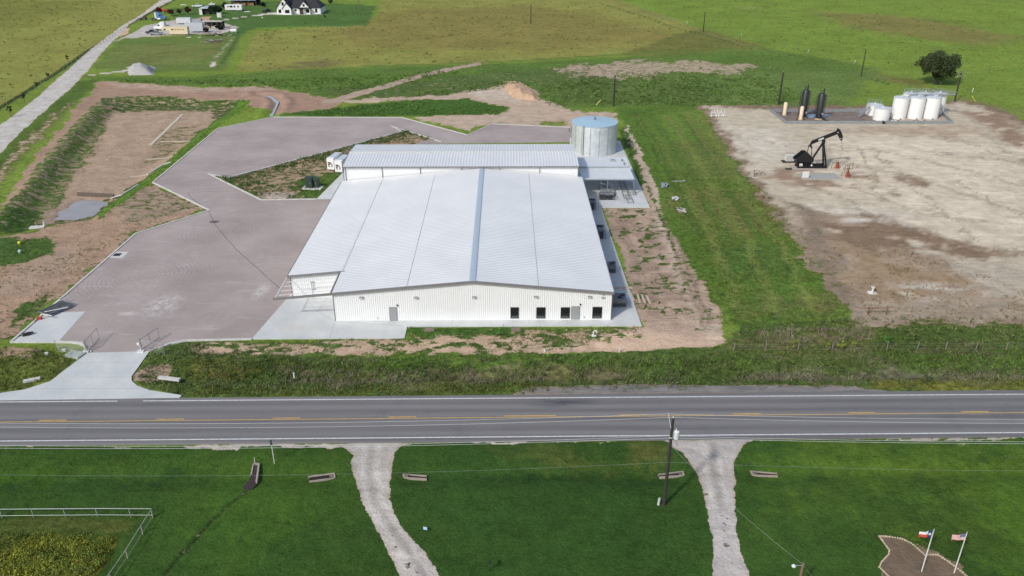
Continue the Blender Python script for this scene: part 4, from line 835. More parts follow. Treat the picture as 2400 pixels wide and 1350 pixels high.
# scrap on the grass behind
for i, (u, v, mt, lb) in enumerate(((1557, 437, GALV, 'grey bent sheet metal scrap in the grass, farthest of the scraps'), (1580, 466, WHTP, 'crumpled white wrapping in the grass beside the dirt track'), (1597, 497, M('pale_rag', (.55, .48, .45)), 'pale dirty rag heap in the grass, nearest of the scraps'))):
    mb = MB()
    for k in range(9): mb.beam((rnd.uniform(-.9, .9), rnd.uniform(-1.6, 1.6), rnd.uniform(.1, .5)), (rnd.uniform(-.9, .9), rnd.uniform(-1.6, 1.6), rnd.uniform(.1, .4)), rnd.uniform(.2, .6), .05)
    o = mb.build('scrap', mt); x_, y_ = G(u, v); o.location = (x_, y_, gz(x_, y_)); tag(o, lb, 'scrap')
x_, y_ = G(1590, 426); o = MB().tube([(-1.6, 0, .1), (1.6, .3, .12)], .13).build('pipe_length', GALV); o.location = (x_, y_, gz(x_, y_)); tag(o, 'pale pipe length lying in the grass beyond the grey scrap', 'pipe')
# white valve pipe and stakes in front
def pvc(mb):
    mb.tube([(-.1, 0, 0), (-.1, 0, .75), (0, 0, .88), (.25, 0, .9), (.38, 0, .75), (.38, 0, .55)], .10, 8); mb.box(-.35, .3, -.2, .3, 0, .12)
simple('vent_pipe', 'white gooseneck vent pipe standing in grass before the rightmost window', 'vent pipe', 1392, 788, pvc, WHTP, 0)
simple('marker_stake', 'short white stake with red top on bare dirt near the right corner', 'stake', 1452, 826, lambda mb: mb.tube([(0, 0, 0), (0, 0, .8)], .07).tube([(0, 0, .8), (0, 0, 1.15)], .05), WHTP, 0)
simple('cleanout_cap', 'small white cleanout cap on bare dirt in front of the warehouse', 'cap', 1277, 824, lambda mb: mb.tube([(0, 0, 0), (0, 0, .3)], .14), WHTP, 0)
simple('marker_stake', 'small white stub standing in the weeds left of the bare dirt', 'stake', 690, 886, lambda mb: mb.tube([(0, 0, 0), (0, 0, .7)], .10).lathe([(.13, .7), (.13, .78)], n=8), WHTP, 0)
for u, v, lb in ((1006, 774, 'left'), (1209, 773, 'right')):
    simple('valve_box', 'flat brown valve box lid in grass before the wall, %s one of two' % lb, 'valve box', u, v, lambda mb: mb.box(-.7, .7, -.55, .55, 0, .1).box(-.5, .5, -.38, .38, .1, .13), M('rusty_lid', (.20, .15, .12), .8), .0, group='valve box lids in front of the wall')
for u, v, lb, d in ((277, 597, 'storm drain set in pale concrete beside the left kerb', 1), (502, 520, 'round rusty drain cover at the pavement crack', 0)):
    r = thing('storm_drain', lb, 'drain', (*G(u, v, .06), .06)); 
    if d: MB().box(-1.3, 1.3, -1.3, 1.3, -.2, .012).build('collar', KERB, r); MB().box(-.75, .45, -.6, .6, .0, .03).build('grate', BLK, r)
    else: MB().prism([(1.0 * math.cos(a * .5), .7 * math.sin(a * .5)) for a in range(12)], -.1, .02).build('collar', M('rusty_cover', (.16, .12, .10), .8), r); MB().box(-.5, .5, -.35, .35, .02, .035).build('grate', M('joint_dark', (.1, .1, .1)), r)
# transformers
TRG = M('transformer_green', (.028, .05, .036), .45, var=.08)
for u, v, w, h, lb in ((727, 439, 1.6, 2.35, 'dark green transformer cabinet with pale warning sticker on a concrete pad'), (740, 438, 1.6, 2.05, 'slightly lower dark green transformer cabinet with sloped top, right beside its twin')):
    r = thing('transformer_cabinet', lb, 'transformer', (*G(u, v, .15), .15), -.25, 'transformer cabinets on the island')
    MB().xprism([(-w / 2, .05), (w / 2, .05), (w / 2, h * .8), (w / 2 - .2, h), (-w / 2, h)], -.6, .7).build('cabinet', TRG, r); MB().box(-.02, .02, -.63, -.6, .1, h * .8).build('door_seam', BLK, r)
    if w > 1.6: MB().box(-.25, .25, -.64, -.6, h * .5, h * .8).build('warning_sticker', WHTP, r)
    MB().box(w / 2 - .5, w / 2 - .42, -.66, -.6, h * .4, h * .55).build('handle', GALV, r)
simple('equipment_pad', 'pale concrete pad under the green transformer cabinets', 'pad', 733, 439, lambda mb: mb.box(-2.1, 2.1, -1.3, 1.2, -.3, 0), KERB, .15, -.1)
# left corner clutter: folded fence panels, red jack, black box
FEN = M('fence_steel', (.30, .31, .32), .45, .5)
r = thing('fence_panels', 'stack of chain-link fence panels and white pipes lying over the left kerb', 'fence panels', (*G(132, 727, .12), .1), .0)
for k in range(5):
    a_ = .9 + k * .06; mb = MB(); w, l = 2.2, 3.4 + .2 * k; c4 = [(-l / 2, -w / 2), (l / 2, -w / 2), (l / 2, w / 2), (-l / 2, w / 2)]
    c4 = [(x_ * math.cos(a_) - y_ * math.sin(a_), x_ * math.sin(a_) + y_ * math.cos(a_)) for x_, y_ in c4]
    for i in range(4): mb.tube([(*c4[i], .2 + .08 * k), (*c4[(i + 1) % 4], .2 + .08 * k)], .045, 6)
    mb.build('panel_frame', FEN, r)
    mm = MB(); n = 16
    for i in range(1, n):
        f = i / n; p0 = [c4[0][j] + (c4[1][j] - c4[0][j]) * f for j in (0, 1)]; p1 = [c4[3][j] + (c4[2][j] - c4[3][j]) * f for j in (0, 1)]; mm.beam((*p0, .2 + .08 * k), (*p1, .2 + .08 * k), .035, .02)
    for i in range(1, 12):
        f = i / 12; p0 = [c4[0][j] + (c4[3][j] - c4[0][j]) * f for j in (0, 1)]; p1 = [c4[1][j] + (c4[2][j] - c4[1][j]) * f for j in (0, 1)]; mm.beam((*p0, .2 + .08 * k), (*p1, .2 + .08 * k), .03, .02)
    mm.build('mesh', M('mesh_dark', (.14, .15, .16), .6), r)
pm = MB(); g0 = G(132, 727, .12)
for (ua, va, ub, vb) in ((135, 708, 163, 698), (96, 738, 122, 742), (140, 703, 146, 699), (104, 733, 160, 722)):
    a_, b_ = G(ua, va, .6), G(ub, vb, .6); pm.tube([(a_[0] - g0[0], a_[1] - g0[1], .62), (b_[0] - g0[0], b_[1] - g0[1], .66)], .07, 6)
pm.build('loose_pipes', WHTP, r)
def jackfn(mb): mb.box(-.3, .3, -.2, .2, 0, .35); mb.tube([(0, 0, .3), (-.3, -.9, .1)], .05); mb.tube([(.2, 0, .3), (.5, .3, .7)], .05)
simple('jack', 'small red jack beside the left kerb, in front of the fence panels', 'jack', 93, 748, jackfn, M('red_paint', (.45, .06, .03)))
def blkfn(mb): mb.rbox((0, 0, .2), (.9, .5, .35), .5); mb.rbox((.5, .35, .25), (.6, .4, .15), .2); mb.tube([(-.5, -.2, .1), (-1.0, -.4, .1)], .06)
simple('black_bundle', 'crumpled black bundle on the pale concrete pad in the yard corner', 'bundle', 62, 786, blkfn, BLK)

# ---------------------------------------------------------------- gates
def gate(hb, ht, ft, fb, mids, label):
    Y0 = G(*hb)[1]; x0 = G(*hb)[0]; h = V(ht[0], ht[1], Y0)[1]; xf, yf = G(*fb); Lg = math.hypot(xf - x0, yf - Y0); an_ = math.atan2(yf - Y0, xf - x0)
    r = thing('swing_gate', label, 'gate', (x0, Y0, .05), an_, 'chain-link swing gates at the entrance'); h = max(1.5, min(2.2, h))
    GM = M('gate_steel', (.30, .29, .28), .5, .3); mb = MB(); 
    for a_, b_ in (((0, 0, .12), (Lg, 0, .12)), ((0, 0, h), (Lg, 0, h)), ((Lg, 0, .12), (Lg, 0, h)), ((Lg / 2, 0, .12), (Lg / 2, 0, h))): mb.tube([a_, b_], .04, 6)
    mb.build('frame', GM, r); MB().tube([(0, 0, -.1), (0, 0, h + .2)], .06, 8).build('hinge_post', GM, r)
    mm = MB()
    for k in range(-8, 60):
        a_ = k * .22; pts = [(a_ + z_, z_) for z_ in (0.12, h)]; 
        if 0 < pts[0][0] and pts[1][0] < Lg: mm.beam((pts[0][0], 0, pts[0][1]), (pts[1][0], 0, pts[1][1]), .008, .008); mm.beam((pts[1][0], 0, .12), (pts[0][0], 0, h), .008, .008)
    mm.build('chain_link', GM, r); return r
gate((205, 825), (197, 800), (223, 771), (233, 795), 0, 'chain-link swing gate leaf standing open on the left side of the entrance')
gate((332, 821), (327, 797), (369, 768), (374, 793), 0, 'chain-link swing gate leaf standing open on the right side of the entrance')
def keypad(mb): mb.tube([(0, 0, 0), (0, 0, 1.2), (0, -.25, 1.4)], .05); mb.rbox((0, -.3, 1.4), (.35, .2, .35)); mb.box(-.5, .4, -.3, .3, -.05, .15)
simple('entry_keypad', 'white gooseneck entry keypad beside the right gate leaf', 'keypad', 331, 824, keypad, WHTP, .07)
def blockfn(mb): mb.rbox((0, 0, .15), (.7, .5, .3), .2); mb.rbox((.45, .2, .1), (.5, .2, .15), -.3)
simple('footing_block', 'broken white concrete block at the foot of the left gate leaf', 'block', 202, 826, blockfn, KERB, .05)
def fence_run(pts, h, label, sp=2.6, mt=None, wires=0, rail=True, name='chain_link_fence', group=None, pr=.04, mid=None):
    P = GP(pts); r = thing(name, label, 'fence', (*P[0], gz(*P[0])), 0, group); z0 = gz(*P[0]); post = MB(); mt = mt or FEN; rl_ = MB(); wr = MB(); first = True; cnt = 0
    for a_, b_ in zip(P[:-1], P[1:]):
        L = math.hypot(b_[0] - a_[0], b_[1] - a_[1]); n = max(1, round(L / sp))
        for k in range(0 if first else 1, n + 1):
            f = k / n; x_, y_ = a_[0] + (b_[0] - a_[0]) * f, a_[1] + (b_[1] - a_[1]) * f; zz = gz(x_, y_)
            if cnt < 95: MB().tube([(x_, y_, zz - .2), (x_, y_, zz + h)], pr, 6).build('post', mt, r, True)
            cnt += 1
        first = False; za, zb = gz(*a_), gz(*b_)
        if rail: rl_.tube([(*a_, za + h - .02), (*b_, zb + h - .02)], .04, 6)
        for w_ in range(wires):
            hh = h * (w_ + .6) / (wires + .3); wr.tube([(*a_, za + hh), (*b_, zb + hh)], .012, 4)
        if mid: wr.tube([(*a_, za + mid), (*b_, zb + mid)], .022, 4)
    if rail: rl_.build('top_rail', mt, r, True)
    if wr.v: wr.build('wire', mt, r, True)
    return r
fence_run([(203, 827), (135, 824)], 1.8, 'short chain-link fence run in the weeds left of the driveway', 3.2, wires=10)
fence_run([(334, 822), (387, 833)], 1.8, 'short chain-link fence run in the weeds right of the driveway', 6, wires=8)
PIPE = M('pale_green_pipe', (.34, .40, .38), .5, .2, dirt=(.4, .35, .28), dirt_amt=.4)
fence_run([(-80, 1210), (5, 1213), (79, 1212), (154, 1212), (229, 1211), (307, 1212), (359, 1212)], 1.1, 'pale pipe fence along the road side of the weed plot', 3, PIPE, 0, mid=.25, name='pipe_fence', pr=.05)
fence_run([(359, 1214), (335, 1252), (300, 1309), (262, 1365), (240, 1400)], 1.1, 'rust tinged pipe fence running down the right side of the weed plot', 4, M('weathered_pipe', (.42, .40, .34), .6, .2), 0, mid=.25, name='pipe_fence', pr=.05)
# posts and wires of field fences
OLD = M('weathered_post', (.22, .19, .155), .9)
fence_run([(1720, 822), (1794, 822), (1870, 822), (1950, 822), (2078, 820), (2150, 820), (2216, 820), (2287, 820), (2358, 820), (2440, 819)], 1.3, 'old wooden post and wire fence through the weeds right of the yard', 30, OLD, 3, False, 'wire_fence', pr=.07)
fence_run([(2135, 726), (2191, 725), (2245, 724), (2296, 723), (2350, 722), (2420, 721)], 1.1, 'low post and wire fence along the front edge of the oil pad', 30, M('white_post', (.30, .28, .26)), 2, False, 'wire_fence', pr=.05)
fence_run([(1440, 0), (1610, 56), (1737, 88), (1895, 126), (2003, 152), (2120, 180), (2400, 252)], 1.2, 'long wire fence crossing the field behind the oil pad', 16, OLD, 2, False, 'wire_fence', pr=.07)
fence_run([(0, 262), (150, 167), (250, 95), (330, 42), (410, -4)], 1.3, 'wire fence along the left edge of the gravel road', 6, OLD, 3, False, 'wire_fence', pr=.07)
fence_run([(1810, 254), (2130, 247), (2280, 238), (2345, 258), (2420, 296)], 1.2, 'wire fence around the back of the oil pad', 9, OLD, 3, False, 'wire_fence', pr=.05)
r = thing('pipe_gate', 'rusty brown pipe gate lying open at the front edge of the oil pad', 'gate', G(2055, 738)); RUST = M('rust', (.16, .06, .035), .8)
mb = MB(); mb.tube([(-1.9, 0, 1.15), (1.9, 0, 1.2)], .06); mb.tube([(-3.4, .3, 1.1), (-1.9, 0, 1.15)], .04); mb.tube([(-1.7, 0, .5), (1.8, 0, .5)], .03); mb.build('rail', RUST, r)
for x_ in (-1.4, 1.4): MB().tube([(x_, 0, -.2), (x_, 0, 1.35)], .07).build('post', RUST, r)

# ---------------------------------------------------------------- utility poles and wires
PW = M('creosote_wood', (.035, .03, .027), .9, var=.25, scale=3); PW2 = M('grey_pole_wood', (.16, .13, .105), .9, var=.2); WIREM = M('wire_aluminium', (.62, .63, .64), .5, .2, var=.02); WIRED = M('wire_dark', (.09, .09, .09), .6)
PORC = M('porcelain', (.60, .63, .64), .3)
def pole(u, v, ut, vt, label, mt=PW, r0=.16, arms=(), r1=None, group=None, cap=True):
    x_, y_ = G(u, v); zb = gz(x_, y_); x_, y_ = G(u, v, zb); h = V(ut, vt, y_)[1] - zb
    r = thing('utility_pole', label, 'utility pole', (x_, y_, zb), 0, group); MB().tube([(0, 0, -.3), (0, 0, h)], [r0, r1 or r0 * .7], 10).build('pole', mt, r, smooth=True)
    for z_, w_ in arms:
        a_ = MB().rbox((0, -.15, h - z_), (w_, .12, .14)).build('crossarm', PW2, r)
        for s_ in (-w_ / 2 + .1, 0, w_ / 2 - .1): MB().lathe([(.06, 0), (.09, .08), (.05, .2)], (s_, -.15, h - z_ + .07), 8).build('insulator', PORC, a_)
    if cap: MB().lathe([(.05, 0), (.08, .06), (.04, .18)], (0, 0, h), 8).build('insulator', PORC, r)
    return r, (x_, y_, zb), h
r, pb, ph = pole(1556, 1184, 1580, 980, 'tall dark wooden utility pole with white transformer can beside the right gravel drive', PW, .19)
tz = V(1587, 1017, pb[1])[1] - pb[2]; can = MB().lathe([(.22, tz - .5), (.27, tz - .45), (.27, tz + .38), (.2, tz + .45), (.05, tz + .5)], (.48, -.1, 0), 20).build('transformer_can', M('can_grey_white', (.66, .69, .70), .4, .1), r, smooth=True)
MB().tube([(.42, -.1, tz + .45), (.42, -.1, tz + .75)], .05).build('bushing', PORC, can); MB().box(.1, .3, -.14, -.04, tz - .3, tz + .3).build('bracket', GALV, can)
mb = MB(); mb.tube([(-.03, 0, ph - 1.6), (-.45, 0, ph + .3), (-.5, 0, ph + .55)], .035); mb.tube([(0, -.15, ph - 2.3), (-.25, -.15, ph - 2.2)], .05); mb.build('insulator_bracket', PORC, r)
mb = MB(); mb.tube([(.1, -.1, ph - .2), (.5, -.3, ph - 1.2), (.45, -.1, tz + .7)], .018); mb.tube([(.5, -.2, tz - .45), (.6, -.4, tz - 1.1), (.3, -.3, tz - 1.5), (.1, -.2, tz - 1.2)], .022); mb.tube([(.6, 0, tz + .4), (1.1, 0, ph + .5)], .012); mb.build('lead_wire', WIRED, r)
# neighbouring poles of the same line, beyond the frame
pr_l = []
for x_ in (-74.0, 106.0):
    c_ = copy_tree(r); c_.location = (x_, pb[1] + (.3 if x_ < 0 else -.2), gz(x_, pb[1])); c_['label'] = 'tall dark wooden utility pole of the road line, beyond the %s edge of the photo' % ('left' if x_ < 0 else 'right'); pr_l.append(c_)
def wire(a, b, sag, rad, label, mt=WIREM, n=24):
    a, b = Vector(a), Vector(b); mid = (a + b) / 2; pts = []
    for k in range(n + 1):
        f = k / n; p_ = a.lerp(b, f) - Vector((0, 0, 4 * sag * f * (1 - f))); pts.append(p_ - a)
    o = MB().tube(pts, rad, 5).build('wire', mt, None, smooth=True); o.location = a; return tag(o, label, 'wire', 'overhead wires')
for dx, dz, sag, lb in ((-.5, .5, .9, 'topmost'), (0, .1, 1.0, 'second'), (-.25, -2.2 + .1, 1.0, 'third')):
    for x_, side in ((-74.0, 'left'), (106.0, 'right')):
        zz = gz(x_, pb[1]); wire((pb[0] + dx, pb[1], pb[2] + ph + dz), (x_ + dx, pb[1], zz + ph + dz), sag, .015, '%s overhead wire from the near pole to the %s along the road' % (lb, side))
for hz, sag, rd, lb in ((V(1571, 1024, pb[1])[1], .9, .016, 'communication cable just above the road edge line'), (V(1578, 1081, pb[1])[1], 1.3, .007, 'low thin guy cable over the lawn')):
    for x_, side in ((-74.0, 'left'), (106.0, 'right')): wire((pb[0], pb[1] - .15, hz), (x_, pb[1] - .15, hz - .2), sag, rd, '%s, running %s from the near pole' % (lb, side), WIREM if rd > .01 else M('wire_grey', (.30, .31, .30), .6))
# service pole with lamp
x_, y_ = G(1868, 1390); h = V(1876, 1321, y_)[1]
r2 = thing('service_pole', 'short weathered wooden service pole with an arm lamp at the bottom edge', 'utility pole', (x_, y_, 0)); MB().tube([(0, 0, -.2), (0, 0, h)], [.15, .12]).build('pole', M('weathered_brown_wood', (.20, .13, .09), .9), r2, smooth=True)
a_ = MB().tube([(0, 0, h - .2), (-.5, -.1, h - .1), (-.8, -.1, h - .15)], .03).build('lamp_arm', GALV, r2); MB().lathe([(.16, -.12), (.2, 0), (.08, .14)], (-.85, -.1, h - .15), 12).build('lamp_head', PORC, a_)
WIREG = M('wire_grey', (.30, .31, .30), .6); wire((x_, y_, h - .1), (pb[0], pb[1], pb[2] + ph - 3.2), .5, .010, 'twisted service drop wire from the near pole down to the service pole', WIREG)
wire((x_, y_, h - .1), (x_ + 3, y_ - 12, h - .3), .3, .009, 'service wire running out of the bottom of the frame from the service pole', WIREG)
# meter pedestal, mailbox, signs
def ped(mb): mb.tube([(0, 0, 0), (.05, 0, .75)], .13, 10); mb.lathe([(.13, 0), (.10, .12)], (.05, 0, .75), 10)
simple('telephone_pedestal', 'pale green telephone pedestal leaning beside the foot of the near pole', 'pedestal', 1543, 1183, ped, M('pedestal_green', (.45, .52, .48)), -.02)
r = thing('mailbox', 'thin dark mailbox post standing in the lawn at the bottom centre', 'mailbox', G(1148, 1338)); MB().tube([(0, 0, 0), (0, 0, 1.15)], .045, 6).build('post', BLK, r); MB().box(-.1, .1, -.22, .22, 1.05, 1.28).build('box', BLK, r); MB().box(-.04, .04, -.03, .03, .55, .95).build('number_plate', GALV, r)
r = thing('yard_sign', 'small pale blue yard sign standing in the lawn right of the left gravel drive', 'sign', G(997, 1246)); MB().rbox((0, 0, .42), (.42, .03, .34), -.3).build('sign_face', M('pale_blue_sign', (.40, .60, .78), .4), r); MB().tube([(0, .03, 0), (0, .03, .5)], .015, 5).build('post', BLK, r)
xb_, yb_ = G(643, 1084); hs = V(632, 1030, yb_)[1]
r = thing('road_sign', 'dark backed road sign on a thin white post beside the road', 'sign', (xb_, yb_)); zb = gz(xb_, yb_); MB().tube([(0, 0, -.2), (0, 0, hs - zb)], .045, 6).build('post', WHTP, r); MB().box(-.12, .12, -.05, -.03, hs - zb - .75, hs - zb).build('sign_face', M('sign_back', (.05, .06, .09), .4), r)
x0, y0_ = G(598, 1086); r = thing('marker_post', 'thin white marker post at the head of the open culvert', 'post', (x0, y0_)); MB().tube([(0, 0, 0), (0, 0, .95)], .035, 6).build('post', WHTP, r); MB().box(-.05, .05, -.04, -.03, .7, .95).build('reflector', GALV, r)
# culvert headwalls: concrete troughs with a dark open mouth
CLV = M('culvert_concrete', (.36, .30, .25), .9, var=.15, dirt=(.18, .15, .12), dirt_amt=.5); HOLE = M('trough_shade_dark', (.02, .016, .014), .8)  # near-black floor colour paints the shade down inside the trough
def culvert(pl, label, side=1):
    P = GP(pl, .0); cx = sum(p_[0] for p_ in P) / 4; cy = sum(p_[1] for p_ in P) / 4; Q = [(p_[0] - cx, p_[1] - cy) for p_ in P]
    r = thing('culvert_end', label, 'culvert', (cx, cy, 0.02), 0, 'concrete culvert ends in the roadside ditch')
    hi = 1 if side > 0 else -1
    # Q order: tl, tr, br, bl ; walls along top and bottom edges, cross wall at driveway end
    zf = max(gz(cx + q_[0] * .7, cy + q_[1] * .7) for q_ in Q) + .05; zl, zr = zf - .05, zf - .05
    mb = MB(); mb.beam((*Q[0], zl - .1), (*Q[1], zr - .1), .13, .5); mb.beam((*Q[3], zl - .1), (*Q[2], zr - .1), .13, .5)
    e = (Q[1], Q[2]) if side > 0 else (Q[0], Q[3]); mb.beam((*e[0], zr - .06), (*e[1], zr - .06), .18, .52); mb.build('headwall', CLV, r)
    iw = [(q_[0] * .96, q_[1] * .9) for q_ in Q]; MB().prism(iw, zf - .3, zf - .02).build('trough_floor', HOLE, r)
    mp = MB(); m0 = ((e[0][0] + e[1][0]) / 2, (e[0][1] + e[1][1]) / 2); s_ = -side; mp.tube([(m0[0] + s_ * .1, m0[1], zf), (m0[0] + s_ * .5, m0[1], zf)], [.2, .2], 12, caps=False); mp.build('pipe_mouth', M('culvert_pipe', (.14, .12, .10), .9), r); return r
culvert([(722, 1113), (782, 1105), (784, 1116), (724, 1124)], 'tan concrete culvert end left of the left gravel drive', 1)
culvert([(945, 1108), (1000, 1112), (1000, 1119), (947, 1116)], 'dark mouthed concrete culvert end right of the left gravel drive', -1)
culvert([(1543, 1108), (1600, 1101), (1603, 1110), (1546, 1114)], 'concrete culvert end behind the near utility pole', 1)
culvert([(1760, 1100), (1822, 1105), (1824, 1111), (1764, 1109)], 'concrete culvert end right of the right gravel drive', -1)
P = GP([(594, 1088), (607, 1088), (600, 1132), (584, 1130)]); cx, cy = P[0]
r = thing('drain_trough', 'open concrete drain trough with dark muddy water in the lawn', 'culvert', (cx, cy, gz(cx, cy) * 0 + .02)); Q = [(p_[0] - cx, p_[1] - cy) for p_ in P]
mb = MB(); mb.beam((*Q[0], -.1), (*Q[1], -.1), .22, .4); mb.beam((*Q[1], -.1), (*Q[2], -.25), .18, .4); mb.beam((*Q[0], -.1), (*Q[3], -.3), .14, .35); mb.build('headwall', CLV, r)
P2 = GP([(595, 1090), (604, 1090), (599, 1125), (600, 1136), (592, 1146), (578, 1149), (570, 1140), (583, 1126)]); zt = max(gz(*p_) for p_ in P2) + .03
MB().prism([(p_[0] - cx, p_[1] - cy) for p_ in P2], zt - .12, zt - .02).build('muddy_water', M('muddy_water', (.055, .035, .028), .25), r)

# ---------------------------------------------------------------- flower bed and flags
bed = [(2060, 1258), (2085, 1259), (2110, 1263), (2135, 1275), (2155, 1291), (2168, 1302), (2180, 1301), (2198, 1302), (2220, 1316), (2245, 1334), (2262, 1348), (2290, 1372)]
bed2 = [(2060, 1258), (2072, 1273), (2084, 1289), (2083, 1300), (2066, 1318), (2061, 1330), (2072, 1341), (2088, 1356), (2095, 1370)]
r = thing('stone_border', 'border of small pale stones around the bare flower bed', 'stone border', (*G(2060, 1258), 0)); STN = M('limestone_block', (.52, .42, .32), .9, var=.2, scale=4); nst = 0; ox, oy = G(2060, 1258)
for line in (bed, bed2):
    P = GP(line); acc = []
    for a_, b_ in zip(P[:-1], P[1:]):
        L = math.hypot(b_[0] - a_[0], b_[1] - a_[1]); n = max(1, int(L / .2))
        for k in range(n): acc.append((a_[0] + (b_[0] - a_[0]) * k / n, a_[1] + (b_[1] - a_[1]) * k / n, math.atan2(b_[1] - a_[1], b_[0] - a_[0])))
    for i, (x_, y_, a_) in enumerate(acc):
        mb = MB(); w_, d_, h_ = rnd.uniform(.15, .19), rnd.uniform(.11, .16), rnd.uniform(.08, .13); sc_ = .75
        ca, sa = math.cos(a_ + rnd.uniform(-.2, .2)), math.sin(a_); k8 = [(sx1 * w_ / 2 * (1 if z1 == 0 else sc_), sy1 * d_ / 2 * (1 if z1 == 0 else sc_), z1 * h_) for z1 in (0, 1) for sx1, sy1 in ((-1, -1), (1, -1), (1, 1), (-1, 1))]
        vv = [(x_ - ox + p_[0] * ca - p_[1] * sa, y_ - oy + p_[0] * sa + p_[1] * ca, p_[2] + gz(x_, y_)) for p_ in k8]
        mb.add(vv, [(0, 3, 2, 1), (4, 5, 6, 7), (0, 1, 5, 4), (1, 2, 6, 5), (2, 3, 7, 6), (3, 0, 4, 7)])
        if nst < 99: mb.build('stone', STN, r)
        else:
            if nst == 99: rest = MB()
            rest.add(vv, [(0, 3, 2, 1), (4, 5, 6, 7), (0, 1, 5, 4), (1, 2, 6, 5), (2, 3, 7, 6), (3, 0, 4, 7)])
        nst += 1
if nst > 99: ro = rest.build('stone', STN, r); ro['kind'] = 'stuff'
FR, FWH, FB = M('flag_red', (.62, .07, .05), .8, var=.02), M('flag_white', (.80, .80, .80), .8, var=.01), M('flag_blue', (.025, .045, .20), .8, var=.02)
def flag(kind, W_, H_):
    mb = MB(); nx, ny = 39, 26
    def P(i, j):
        f = i / nx; g_ = j / ny; droop = .28 * f * f * H_ + .10 * f; return (-f * W_ * .92, .10 * math.sin(f * 8 + g_ * 1.5) * f + .03, -g_ * H_ * (1 - .22 * f) - droop * .6)
    for j in range(ny + 1):
        for i in range(nx + 1): mb.v.append(P(i, j))
    for j in range(ny):
        for i in range(nx):
            f = (i + .5) / nx; g_ = (j + .5) / ny
            if kind == 'texas': mi = 2 if f < 1 / 3 else (1 if g_ < .5 else 0)
            else: mi = (0 if int(g_ * 13) % 2 == 0 else 1); mi = 2 if (f < .4 and g_ < 7 / 13) else mi
            k = nx + 1; a = j * k + i; mb.f.append((a, a + 1, a + k + 1, a + k)); mb.mi.append(mi)
    def star(fx, fy, R_):
        i, j = fx * nx, fy * ny; c_ = Vector(P(i, j))
        for s_ in (-.012, .012):
            pts = [(c_.x + (R_ if k % 2 == 0 else R_ * .4) * math.sin(k * math.pi / 5), c_.y + s_, c_.z + (R_ if k % 2 == 0 else R_ * .4) * math.cos(k * math.pi / 5)) for k in range(10)]
            mb.add([tuple(c_ + Vector((0, s_, 0)))] + pts, [(0, 1 + k, 1 + (k + 1) % 10) for k in range(10)], 1)
    if kind == 'texas': star(1 / 6, .5, H_ * .24)
    else:
        for rr in range(9):
            for cc in range(6 if rr % 2 == 0 else 5): star((.035 + (cc + (0 if rr % 2 == 0 else .5)) * .066), (.03 + rr * .058) + .01, .022)
    return mb
for (ub, vb, ut, vt, kind, lb) in ((2160, 1339, 2187, 1242, 'texas', 'white flagpole flying a red, white and blue lone star flag in the bare bed'), (2236, 1343, 2268, 1249, 'usa', 'white flagpole flying a stars and stripes flag at the edge of the bare bed')):
    x_, y_ = G(ub, vb); h = V(ut, vt, y_)[1]; r = thing('flagpole', lb, 'flagpole', (x_, y_, gz(x_, y_)))
    MB().tube([(0, 0, 0), (0, 0, h)], [.055, .035], 10).build('pole', WHTP, r, smooth=True); MB().lathe([(.01, h), (.06, h + .05), (.06, h + .09), (.01, h + .13)], n=10).build('finial', GALV, r); MB().tube([(-.09, -.03, .9), (-.08, -.03, h - .1)], .008, 4).build('halyard', WHTP, r)
    W_, H_ = (1.25, .80); fo = flag(kind, W_, H_).build('flag', [FR, FWH, FB], r, smooth=True); fo.location = (-.05, 0, h - .12)

# ---------------------------------------------------------------- oil pad: pump jack
PJ = M('pump_black', (.012, .012, .013), .45, .1); Yp = G(1900, 392)[1]; bx0 = G(1932, 391)[0]
def W2(u, v, dy=0.0): x_, z_ = V(u, v, Yp + dy); return (x_ - bx0, dy, z_)
pj = thing('pump_jack', 'black oil pump jack with raised horse head on the caliche pad', 'pump jack', (bx0, Yp, 0)); zb = 0.0
mb = MB()
for d in (-.9, .9): mb.beam(W2(1866, 389, 0)[:1] + (d, .35), (W2(1934, 391)[0], d, .35), .28, .5)
for u in (1868, 1885, 1905, 1930): x_ = W2(u, 390)[0]; mb.beam((x_, -.9, .3), (x_, .9, .3), .25, .3)
mb.build('skid', PJ, pj)
ap = Vector(W2(1930, 332)); mb = MB()
for d in (-.95, .95):
    mb.beam((W2(1932, 391)[0], d, .5), (ap.x, d * .25, ap.z - .2), .32, .32); 
mb.beam((W2(1903, 368)[0] - .4, 0, .9), (ap.x - .1, 0, ap.z - .3), .34, .34)
for f in (.25, .5, .75): w_ = .95 - .7 * f; mb.beam((W2(1932, 391)[0] + (ap.x - W2(1932, 391)[0]) * f, -w_, .5 + (ap.z - .7) * f), (W2(1932, 391)[0] + (ap.x - W2(1932, 391)[0]) * f, w_, .5 + (ap.z - .7) * f), .1, .1)
mb.rbox((ap.x, 0, ap.z + .1), (.5, .9, .9)); mb.build('samson_post', PJ, pj)
b0, b1 = Vector(W2(1902, 334)), Vector(W2(1963, 310)); MB().beam(b0, b1, .42, .72).build('walking_beam', PJ, pj)
m0, m1 = b0.lerp(b1, .26), b0.lerp(b1, .46); MB().beam(m0 + Vector((0, -.22, .0)), m1 + Vector((0, -.22, .0)), .03, .34).build('name_plate', WHTP, pj)
hp = [W2(u, v) for u, v in ((1964, 300.5), (1968, 303), (1972, 310), (1974.5, 319), (1974, 326), (1971, 330), (1968, 325), (1963, 315), (1960, 309))]; mb = MB(); mb.xprism([(q[0], q[2]) for q in hp], -.28, .28); hh = mb.build('horse_head', PJ, pj)
for u, v in ((1963, 310), (1970, 324)): q = W2(u, v); MB().tube([(q[0], -.30, q[2]), (q[0], .30, q[2])], .12, 10).build('pin', WHTP, hh)
mb = MB(); q = W2(1972.5, 329); q2 = W2(1966, 377)
